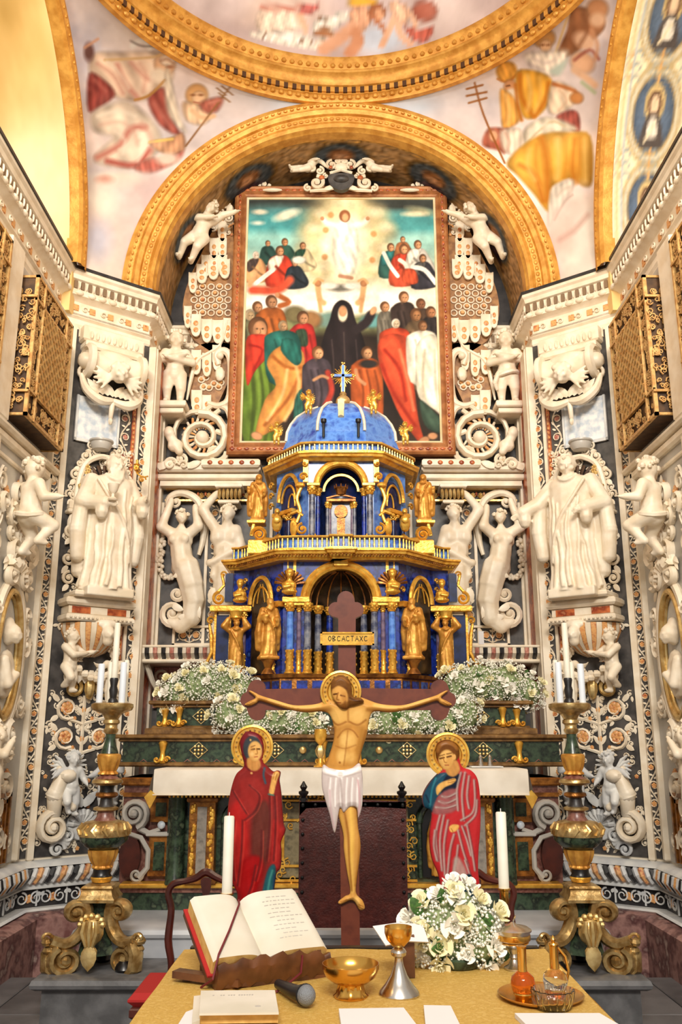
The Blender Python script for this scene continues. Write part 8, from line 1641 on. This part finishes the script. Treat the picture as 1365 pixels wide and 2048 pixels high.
for px, y0, y1, what in ((459, 1632, 1786, 'left'), (1002, 1624, 1776, 'right')):
    Yc_ = 3.72; a, c = P(px, y0, Yc_), P(px, y1, Yc_); x = a[0]
    t = thing('standing_candle', 'thick cream candle on slim brass stand beside the %s icon' % what, 'candle', (x, Yc_, 0), 'candles flanking the icons')
    b = MB(); b.lathe([(.021, c[2]), (.021, a[2]-.004), (.018, a[2]), (0, a[2]-.004)], (x, Yc_, 0), 18); b.build('wax_body', 'wax', t)
    b = MB(); b.tube([(x, Yc_, a[2]-.004), (x, Yc_, a[2]+.014)], .002, 4); b.build('wick', 'white_cloth', t)
    b = MB(); b.lathe([(.11, 0), (.11, .012), (.03, .03), (.011, .06), (.011, c[2]-.06), (.018, c[2]-.05), (.018, c[2]-.01), (.026, c[2]-.006), (.026, c[2])], (x, Yc_, 0), 16); b.build('brass_stand', 'brass', t)
# ================================================================ celebrant's table and what lies on it
TZ = .98
def PZ(px, py, z=TZ):
    d = ray(px, py); t = (z-CZ)/d[2]; return np.array((d[0]*t, d[1]*t, z))
def PK(py, z=TZ): d = ray(682, py); return (z-CZ)/d[2]/F          # metres per pixel at a point of the table
XL, XR, YN, YFAR = -.565, .735, 1.75, 3.44
tt = thing('altar_table', 'long altar table carrying the gold brocade cover', 'table', (.085, 2.6, 0))
b = MB(); b.box(XL+.03, XR-.03, YN+.03, YFAR-.02, TZ-.045, TZ-.008); b.build('table_top', 'chair_wood', tt, False)
for x in (XL+.08, XR-.08):
    for y in (YN+.1, YFAR-.1): b = MB(); b.box(x-.04, x+.04, y-.04, y+.04, 0, TZ-.045, bev=.006); b.build('leg', 'chair_wood', tt, False)
b = MB(); b.box(XL+.02, XR-.02, YFAR-.005, YFAR+.03, TZ-.06, TZ+.004); b.build('back_edge', 'black_lacquer', tt, False)
b = MB(); nx, ny = 26, 34; V = []
for j in range(ny+1):
    for i in range(nx+1): V.append((XL+(XR-XL)*i/nx, YN+(YFAR-.01-YN)*j/ny, TZ+.0015*math.sin(i*1.3+j*.7)))
b.add(V, grid_faces(nx+1, ny+1))
for sx, x in ((-1, XL), (1, XR)):
    V = []; 
    for k in range(6):
        for j in range(ny+1): V.append((x+sx*(.012*min(k, 1)+.012*k*.3*math.sin(j*1.1)), YN+(YFAR-.01-YN)*j/ny, TZ-.07*k+.0015*math.sin(j*.7)*(k == 0)))
    Fc = grid_faces(ny+1, 6); b.add(V, Fc if sx > 0 else [f[::-1] for f in Fc])
V = []
for k in range(6):
    for i in range(nx+1): V.append((XL+(XR-XL)*i/nx, YN-.012*min(k, 1)-.01*k*.3*math.sin(i*1.2), TZ-.07*k))
b.add(V, [f[::-1] for f in grid_faces(nx+1, 6)]); tag(b.build('table_cover', 'brocade', None, True, 60), 'yellow gold brocade cover draped over the celebrant table', 'cloth')

# missal on its carved stand
c0, c1 = PZ(424, 1944, 1.03), PZ(652, 1903, 1.05); ud = (c1-c0); ud[2] = 0; wB = np.linalg.norm(ud); ud /= wB; nd = np.array((-ud[1], ud[0], 0)); tl = R(27)
def book_pt(u, v, h): return c0+ud*u+(nd*math.cos(tl)+np.array((0, 0, 1))*math.sin(tl))*v+(np.array((0, 0, 1))*math.cos(tl)-nd*math.sin(tl))*h
st_ = thing('book_stand', 'carved dark wooden missal stand on the table', 'stand', tuple((c0+c1)/2*np.array((1, 1, 0))+np.array((0, 0, TZ))))
HB = .30
b = MB(); V = [book_pt(u, v, h) for h in (-.035, -.018) for u, v in ((-.01, -.01), (wB+.01, -.01), (wB+.01, HB+.01), (-.01, HB+.01))]; b.add(V, [[3, 2, 1, 0], [4, 5, 6, 7]]+[[i, (i+1) % 4, 4+(i+1) % 4, 4+i] for i in range(4)]); b.build('rest_board', 'stand_wood', st_, False)
b = MB(); n = 20; rg = []
for i in range(n+1):
    u = wB*(.02+.98*i/n); hh = .035+.02*math.sin(PI*i/n)+.010*math.sin(i*1.9); rg.append([book_pt(u, -.005, -.05), book_pt(u, -.035, -.045), book_pt(u, -.04-.006*math.sin(i*2.3), -.02), book_pt(u, -.035, hh*.6), book_pt(u, -.02, hh), book_pt(u, -.004, hh*.7)])
b.loft(rg); b.build('carved_ledge', 'stand_wood', st_, True, 40)
b = MB(); q0 = PZ(352, 1948, 1.0); e0 = c0+ud*.16; 
for (pa, pb) in ((q0+(0, .0, .005), c0+ud*.10+(0, -.03, -.03)), (c0+ud*.02+(0, 0, -.03), c0+ud*wB+(0, .0, -.05))):
    d = (pb-pa); d[2] = 0; l = np.linalg.norm(d); d /= l; nn = np.array((-d[1], d[0], 0)); b.add([pa+nn*k+(0, 0, z) for k in (-.022, .022) for z in (-.012, .008)]+[pb+nn*k+(0, 0, z) for k in (-.022, .022) for z in (-.012, .008)], [[0, 1, 3, 2], [4, 6, 7, 5], [0, 4, 5, 1], [2, 3, 7, 6], [1, 5, 7, 3], [0, 2, 6, 4]])
b.build('base_rail', 'stand_wood', st_, False)
for p in (q0+(.035, 0, 0), c0+ud*.05, c0+ud*(wB-.03), c0+nd*.2+ud*.04, c0+nd*.2+ud*(wB-.04)): b = MB(); b.box(p[0]-.012, p[0]+.012, p[1]-.012, p[1]+.012, TZ+.002, 1.0 if p[1] < 3.05 else 1.06); b.build('stand_foot', 'stand_wood', st_, False)
bk = thing('missal', 'large open missal with red binding and gilt page edges on stand', 'book', tuple(c0))
b = MB(); V = [book_pt(u, v, h) for h in (-.017, -.011) for u, v in ((-.012, -.002), (wB+.012, -.002), (wB+.012, HB+.012), (-.012, HB+.012))]; b.add(V, [[3, 2, 1, 0], [4, 5, 6, 7]]+[[i, (i+1) % 4, 4+(i+1) % 4, 4+i] for i in range(4)]); b.build('cover', 'red_cloth', bk, False)
def page_h(u): 
    m_ = wB*.46; t = abs(u-m_)/(m_ if u < m_ else wB-m_); return .045*(1-.15*t)*(1-math.exp(-t*7))+.004 if t < 1 else .03
for nm, ua, ub in (('left_pages', 0.0, wB*.46), ('right_pages', wB*.46, wB)):
    b = MB(); rows = []
    for j in range(2):
        v = .004 if j == 0 else HB; rows.append([book_pt(ua+(ub-ua)*i/14, v, page_h(ua+(ub-ua)*i/14)) for i in range(15)])
    b.loft(rows, False, False); b.build(nm, 'paper', bk, True, 60)
    b = MB()
    for v in (.004, HB): b.loft([[book_pt(ua+(ub-ua)*i/14, v, -.010) for i in range(15)], [book_pt(ua+(ub-ua)*i/14, v, page_h(ua+(ub-ua)*i/14)) for i in range(15)]], False, False)
    ue = ua if nm == 'left_pages' else ub; b.loft([[book_pt(ue, .004, -.01), book_pt(ue, HB, -.01)], [book_pt(ue, .004, page_h(ue)), book_pt(ue, HB, page_h(ue))]], False, False); b.build('gilt_edges', 'page_edge', bk, False)
b = MB(); rs = np.random.RandomState(3)
for k in range(11):
    v = .262-.02*k; ua = wB*(.62+.05*(k % 3 == 0)); ub = wB*rs.uniform(.78, .92)
    u = ua
    while u < ub:
        l = rs.uniform(.006, .02); b.add([book_pt(u, v, page_h(u)+.0008), book_pt(u+l, v, page_h(u+l)+.0008), book_pt(u+l, v+.003, page_h(u+l)+.0008), book_pt(u, v+.003, page_h(u)+.0008)], [[0, 1, 2, 3]]); u += l+.005
stuff(b.build('printed_lines', 'marble_grey', bk, False))
def ribbon(pts, wd, name, parent):
    b = MB(); b.tube(pts, [wd]*len(pts), 4); return b.build(name, 'dark_red_ribbon', parent)
ribbon([book_pt(wB*.46, HB+.004, .012), book_pt(wB*.40, HB*.8, .045), book_pt(wB*.2, HB*.35, .055), book_pt(wB*.04, .01, .05), book_pt(-.005, -.03, .0), PZ(402, 1975, TZ+.004)], .004, 'ribbon', bk)
ribbon([book_pt(wB*.72, .004, .03), book_pt(wB*.73, -.03, .045), book_pt(wB*.72, -.05, 0), PZ(572, 1972, TZ+.02), PZ(552, 1984, TZ+.004)], .004, 'ribbon', bk)
ribbon([book_pt(wB+.012, HB*.2, -.008), book_pt(wB+.015, .03, -.01), PZ(664, 1918, 1.03), PZ(668, 1936, 1.0)], .003, 'ribbon', bk)
# booklet pile
def slab(o, px, z0, z1, name, mt, label=None, cat=None, group=None):
    """a flat thing on the table: px = its four corners as seen, near pair last"""
    b = MB(); V = [tuple(PZ(x, y, z1)[:2])+(z,) for z in (z0, z1) for x, y in px]; n = len(px)
    b.add(V, [list(range(n)), list(range(n, 2*n))[::-1]]+[[i, n+i, n+(i+1) % n, (i+1) % n] for i in range(n)]); o = b.build(name, mt, o, False)
    if label: tag(o, label, cat, group)
    return o
lb = thing('booklet', 'thick cream booklet with faint title lying before the missal', 'book', tuple(PZ(470, 2020)))
slab(lb, [(404, 1982), (549, 1981), (557, 2024), (400, 2026)], TZ+.004, TZ+.030, 'page_block', 'page_edge'); slab(lb, [(402, 1981), (550, 1980), (558, 2025), (399, 2027)], TZ+.030, TZ+.035, 'cover', 'paper')
b = MB()
for i in range(16):
    if i in (1, 2, 5, 9): continue
    p = PZ(427+i*5.2, 1991-.1*i, TZ+.0355); b.box(p[0]-.0022, p[0]+.0022, p[1]-.004, p[1]+.005, TZ+.035, TZ+.0356)
p = PZ(516, 2012, TZ+.0355); b.lathe([(.008, TZ+.035), (.008, TZ+.0357), (.005, TZ+.0357)], (p[0], p[1], 0), 12); stuff(b.build('title_print', 'marble_grey', lb, False))
slab(None, [(388, 1992), (404, 1990), (400, 2040), (384, 2046)], TZ+.003, TZ+.018, 'leaflet', 'paper', 'narrow cream leaflet poking out left of the booklet', 'leaflet')
slab(None, [(372, 2024), (392, 2016), (398, 2070), (340, 2075)], TZ+.002, TZ+.006, 'folded_napkin', 'white_cloth', 'white cloth corner at the lower left table edge', 'napkin', 'white linen on the table')
slab(None, [(678, 2017), (808, 2015), (836, 2052), (684, 2056)], TZ+.002, TZ+.016, 'folded_napkin', 'white_cloth', 'wide folded white napkin in front of the gold bowl', 'napkin', 'white linen on the table')
slab(None, [(848, 2010), (902, 2011), (922, 2052), (852, 2052)], TZ+.002, TZ+.014, 'folded_napkin', 'white_cloth', 'small folded white napkin in front of the chalice', 'napkin', 'white linen on the table')
slab(None, [(1030, 2026), (1200, 2026), (1238, 2048), (1060, 2056)], TZ+.002, TZ+.014, 'folded_napkin', 'white_cloth', 'long folded white towel before the cut glass bowl', 'napkin', 'white linen on the table')
# microphone
h = PZ(613, 1990, TZ+.034); t = thing('microphone', 'black handheld microphone with grey mesh head lying by the stand', 'microphone', (h[0], h[1], TZ))
b = MB(); b.ell((h[0], h[1], TZ+.033), (.027, .028, .028), 16); b.build('mesh_head', 'mic_grey', t); b = MB(); b.tube([(h[0]-.01, h[1]+.018, TZ+.034), (h[0]-.03, h[1]+.04, TZ+.03), (h[0]-.09, h[1]+.16, TZ+.022)], [.024, .02, .014], 12); b.build('body', 'mic_black', t); b = MB(); b.lathe([(.0285, -.003), (.0295, 0), (.0285, .003)], (0, 0, 0), 18, T=np.array(Matrix.Translation((h[0]-.004, h[1]+.007, TZ+.033)) @ Vector((-.4, .9, -.05)).to_track_quat('Z', 'Y').to_matrix().to_4x4())); b.build('collar', 'mic_black', t)
# gold bowl and chalice
p = PZ(702, 1994); k = PK(1994); t = thing('ciborium_bowl', 'shallow polished gold bowl on short foot', 'bowl', tuple(p))
b = MB(); b.lathe([(33*k, 0), (34*k, 3*k), (28*k, 8*k), (25*k, 22*k), (27*k, 26*k)], tuple(p), 32, flute=(8, .06, 1, 3)); b.build('foot', 'brass', t); b = MB(); b.lathe([(20*k, 25*k), (36*k, 28*k), (50*k, 38*k), (57*k, 52*k), (57.5*k, 62*k), (56*k, 62*k), (54*k, 52*k), (46*k, 40*k), (30*k, 32*k), (0, 31*k)], tuple(p), 40); b.build('bowl', 'brass', t)
p = PZ(799, 1990); k = PK(1990); t = thing('chalice', 'silver chalice with gold cup standing beside the bowl', 'chalice', tuple(p))
b = MB(); b.lathe([(40*k, 0), (41*k, 3*k), (39*k, 8*k), (28*k, 20*k), (17*k, 36*k), (10*k, 54*k), (8*k, 66*k), (9*k, 70*k)], tuple(p), 36); b.build('foot', 'silver', t); b = MB(); b.lathe([(9*k, 69*k), (15*k, 73*k), (16*k, 79*k), (13*k, 84*k), (8*k, 87*k)], tuple(p), 24); b.build('knop', 'silver', t)
b = MB(); b.lathe([(7*k, 86*k), (14*k, 91*k), (24*k, 102*k), (28*k, 114*k), (28*k, 126*k), (26.5*k, 126*k), (24*k, 112*k), (14*k, 95*k), (0, 92*k)], tuple(p), 32); b.build('cup', 'brass', t)
# white card behind the chalice
t = thing('altar_card', 'white card leaning open behind the chalice', 'card', tuple(PZ(810, 1895)))
b = MB(); q = [P(746, 1852, 3.06), P(796, 1845, 3.10), P(846, 1848, 3.12), P(858, 1884, 3.02), P(812, 1882, 3.00), P(772, 1891, 2.98)]; V = [tuple(a) for a in q]+[tuple(a+np.array((0, .006, -.004))) for a in q]; b.add(V, [[0, 1, 4, 5][::-1], [1, 2, 3, 4][::-1], [6, 7, 10, 11], [7, 8, 9, 10]]+[[i, (i+1) % 6, 6+(i+1) % 6, 6+i] for i in range(6)]); b.build('card_leaf', 'white_cloth', t, False)
b = MB(); b.box(q[4][0]-.02, q[4][0]+.03, 3.03, 3.05, TZ+.003, q[4][2]+.01); b.build('card_prop', 'stand_wood', t, False)
# table flowers
arrangement('white rose and lisianthus bouquet in low bowl on the table', [(866, 1846, 46, 48), (912, 1822, 54, 52), (958, 1852, 46, 48), (892, 1890, 76, 44), (955, 1892, 56, 42)], 3.18, 40, .038, 1900, .0055, 18, 7, None, .9)
p = PZ(915, 1925); b = MB(); b.lathe([(.06, .002), (.07, .01), (.075, .03), (.07, .035), (.02, .035)], (p[0], 3.18, TZ), 24); tag(b.build('flower_bowl', 'verde'), 'low dark green bowl under the table bouquet', 'bowl')
# covered goblet
p = PZ(1030, 1938); k = PK(1938); t = thing('goblet', 'glass and silver goblet with gilt band and spoon handle lid', 'goblet', tuple(p))
b = MB(); b.lathe([(21*k, 0), (21*k, 3*k), (12*k, 8*k), (7*k, 18*k), (10*k, 22*k), (6*k, 28*k), (8*k, 36*k)], tuple(p), 24); b.build('stem', 'silver', t)
b = MB(); b.lathe([(8*k, 36*k), (24*k, 44*k), (33*k, 56*k), (34*k, 70*k), (32*k, 70*k), (30*k, 57*k), (20*k, 47*k), (0, 42*k)], tuple(p), 28); b.build('bowl', 'silver', t)
b = MB(); b.lathe([(34.2*k, 54*k), (34.8*k, 57*k), (34.5*k, 64*k)], tuple(p), 28); b.lathe([(30*k, 48*k), (31*k, 50*k)], tuple(p), 28); b.build('gilt_band', 'brass', t)
b = MB(); b.lathe([(37*k, 70*k), (37.5*k, 73*k), (30*k, 78*k), (10*k, 82*k), (4*k, 86*k), (0, 87*k)], tuple(p), 28); b.cap(tuple(p+np.array((0, 0, 84*k))), 2*k, tuple(p+np.array((6*k, -4*k, 100*k))), 1.4*k, 6); b.build('lid', 'silver', t)
# cruets on their tray
p = PZ(1084, 1999); k = PK(1999); b = MB(); b.lathe([(72*k, 0), (80*k, 3*k), (86*k, 8*k), (84*k, 9*k), (70*k, 5*k), (0, 5*k)], (p[0], p[1]+.01, TZ+.002), 40, T=None); o = b.build('cruet_tray', 'brass'); tag(o, 'round gilt tray holding the two cruets', 'tray')
def cruet(px, py, label, wine, kk):
    p = PZ(px, py, TZ+.008); k = PK(py)*kk; t = thing('cruet', label, 'cruet', tuple(p), 'cruets on the gilt tray')
    b = MB(); b.lathe([(14*k, 0), (16*k, 3*k), (22*k, 14*k), (24.5*k, 26*k), (22*k, 38*k), (14*k, 45*k), (9*k, 49*k)], tuple(p), 28); b.build('flask', 'amber_wine' if wine else 'glass', t)
    b = MB(); b.lathe([(15*k, 0), (16.5*k, 2*k), (21*k, 9*k), (20*k, 12*k)], tuple(p-np.array((0, 0, .0005))), 20); b.build('gilt_cup', 'brass', t)
    b = MB(); b.lathe([(9.5*k, 48*k), (9*k, 60*k), (9*k, 88*k), (10.5*k, 92*k), (9*k, 95*k), (4*k, 97*k), (5*k, 101*k), (2*k, 107*k), (0, 109*k)] if not wine else [(9.5*k, 48*k), (9*k, 60*k), (9.5*k, 90*k), (11*k, 94*k), (8*k, 95*k), (0, 93*k)], tuple(p), 20); b.build('gilt_neck', 'brass', t)
    if not wine: b = MB(); b.tube([p+np.array((9*k, 0, 86*k)), p+np.array((22*k, -.004, 70*k)), p+np.array((27*k, -.006, 44*k)), p+np.array((22*k, -.004, 26*k))], [2.5*k, 3*k, 3*k, 2.5*k], 8); b.build('handle', 'brass', t)
cruet(1048, 1996, 'amber wine cruet with gilt neck on the tray', True, 1.0); cruet(1113, 1990, 'clear water cruet with gilt neck and handle on the tray', False, 1.0)
p = PZ(1108, 2018); k = PK(2018); b = MB(); b.lathe([(30*k, 0), (34*k, 3*k), (38*k, 14*k), (43*k, 36*k), (40*k, 37*k), (35*k, 15*k), (28*k, 5*k), (0, 4*k)], tuple(p), 64, flute=(16, .04, 1, 5)); tag(b.build('cut_glass_bowl', 'glass'), 'small cut crystal dish with ridged rim in front of cruets', 'dish')
# small things on the high altar and wall
b = MB(); b.box(.98, 1.22, 6.80, 6.92, 1.497, 1.507, bev=.003); tag(b.build('altar_tray', 'marble_cool'), 'small white tray on right end of high altar', 'tray')
for x in (1.06, 1.13): b = MB(); b.lathe([(.018, 1.508), (.02, 1.53), (.014, 1.56), (.016, 1.575), (.006, 1.59)], (x, 6.86, 0), 12); tag(b.build('small_cruet', 'silver'), 'small glass cruet on white altar tray, %s one' % ('left' if x < 1.1 else 'right'), 'cruet', 'small cruets on the altar tray')
x, y, z = P(641, 1535, 6.95); t = thing('gilt_chalice', 'slender gilt goblet on altar cloth beside the crucifix figure', 'goblet', (x, 6.95, 1.5))
b = MB(); b.lathe([(.05, 1.497), (.052, 1.505), (.02, 1.53), (.014, 1.56)], (x, 6.95, 0), 16); b.build('foot', 'gold', t); b = MB(); b.lathe([(.014, 1.56), (.03, 1.59), (.036, 1.62), (.02, 1.655), (.012, 1.66)], (x, 6.95, 0), 12, flute=(6, .15, 1, 3)); b.build('knop', 'gold_pale', t); b = MB(); b.lathe([(.012, 1.66), (.04, 1.69), (.05, 1.73), (.045, 1.78), (.04, 1.78), (.04, 1.73), (0, 1.70)], (x, 6.95, 0), 18); b.build('cup', 'gold', t)
p, = [P(1236, 803, 7.60)]; t = thing('security_camera', 'small white dome security camera by the right choir screen', 'camera', tuple(p))
b = MB(); b.lathe([(.028, -.05), (.036, -.045), (.036, .04), (.03, .05)], (0, 0, 0), 18, T=np.array(Matrix.Translation(tuple(p)) @ Vector((-.35, -.9, -.2)).to_track_quat('Z', 'Y').to_matrix().to_4x4())); b.build('housing', 'camera_white', t); b = MB(); q = p+np.array((-.35, -.9, -.2))*.05; b.ell(tuple(q), .024, 14); b.build('lens', 'mic_black', t); b = MB(); b.tube([p+(.0, .03, .0), p+(.06, .05, .0), p+(.13, .06, .01)], .010, 6); b.build('wall_bracket', 'camera_white', t)
pw = P(965, 1285, 8.30); b = MB(); b.box(pw[0]-.025, pw[0]+.025, 8.34, 8.352, 2.575, 2.70); o = b.build('wall_card', 'white_cloth', None, False); tag(o, 'small white card propped on right striped console', 'card')

ps = P(283, 945, 8.0); t = thing('wall_sconce', 'small gilded candle sconce fixed to the pier near left saint', 'sconce', tuple(ps))
b = MB(); b.tube(catmull([tuple(ps+np.array((.05, .06, -.02))), tuple(ps+np.array((.02, -.02, -.05))), tuple(ps+np.array((-.03, -.06, -.02))), tuple(ps+np.array((-.03, -.07, .04)))], 4, False), .008, 6); b.spiral((ps[0]+.02, ps[2]-.08), .035, 0, 1.3, .008, 1.2, ps[1]-.03, 1); b.spiral((ps[0]-.02, ps[2]+.0), .03, PI, 1.3, .008, 1.2, ps[1]-.05, -1); b.build('arm', 'gold', t)
b = MB(); b.lathe([(.01, .04), (.035, .055), (.03, .06), (.012, .065), (.014, .10), (0, .11)], (ps[0]-.03, ps[1]-.07, ps[2]), 12); b.flower((ps[0]-.03, ps[2]+.02), .03, ps[1]-.09, 6, .6); b.build('cup', 'gold', t)
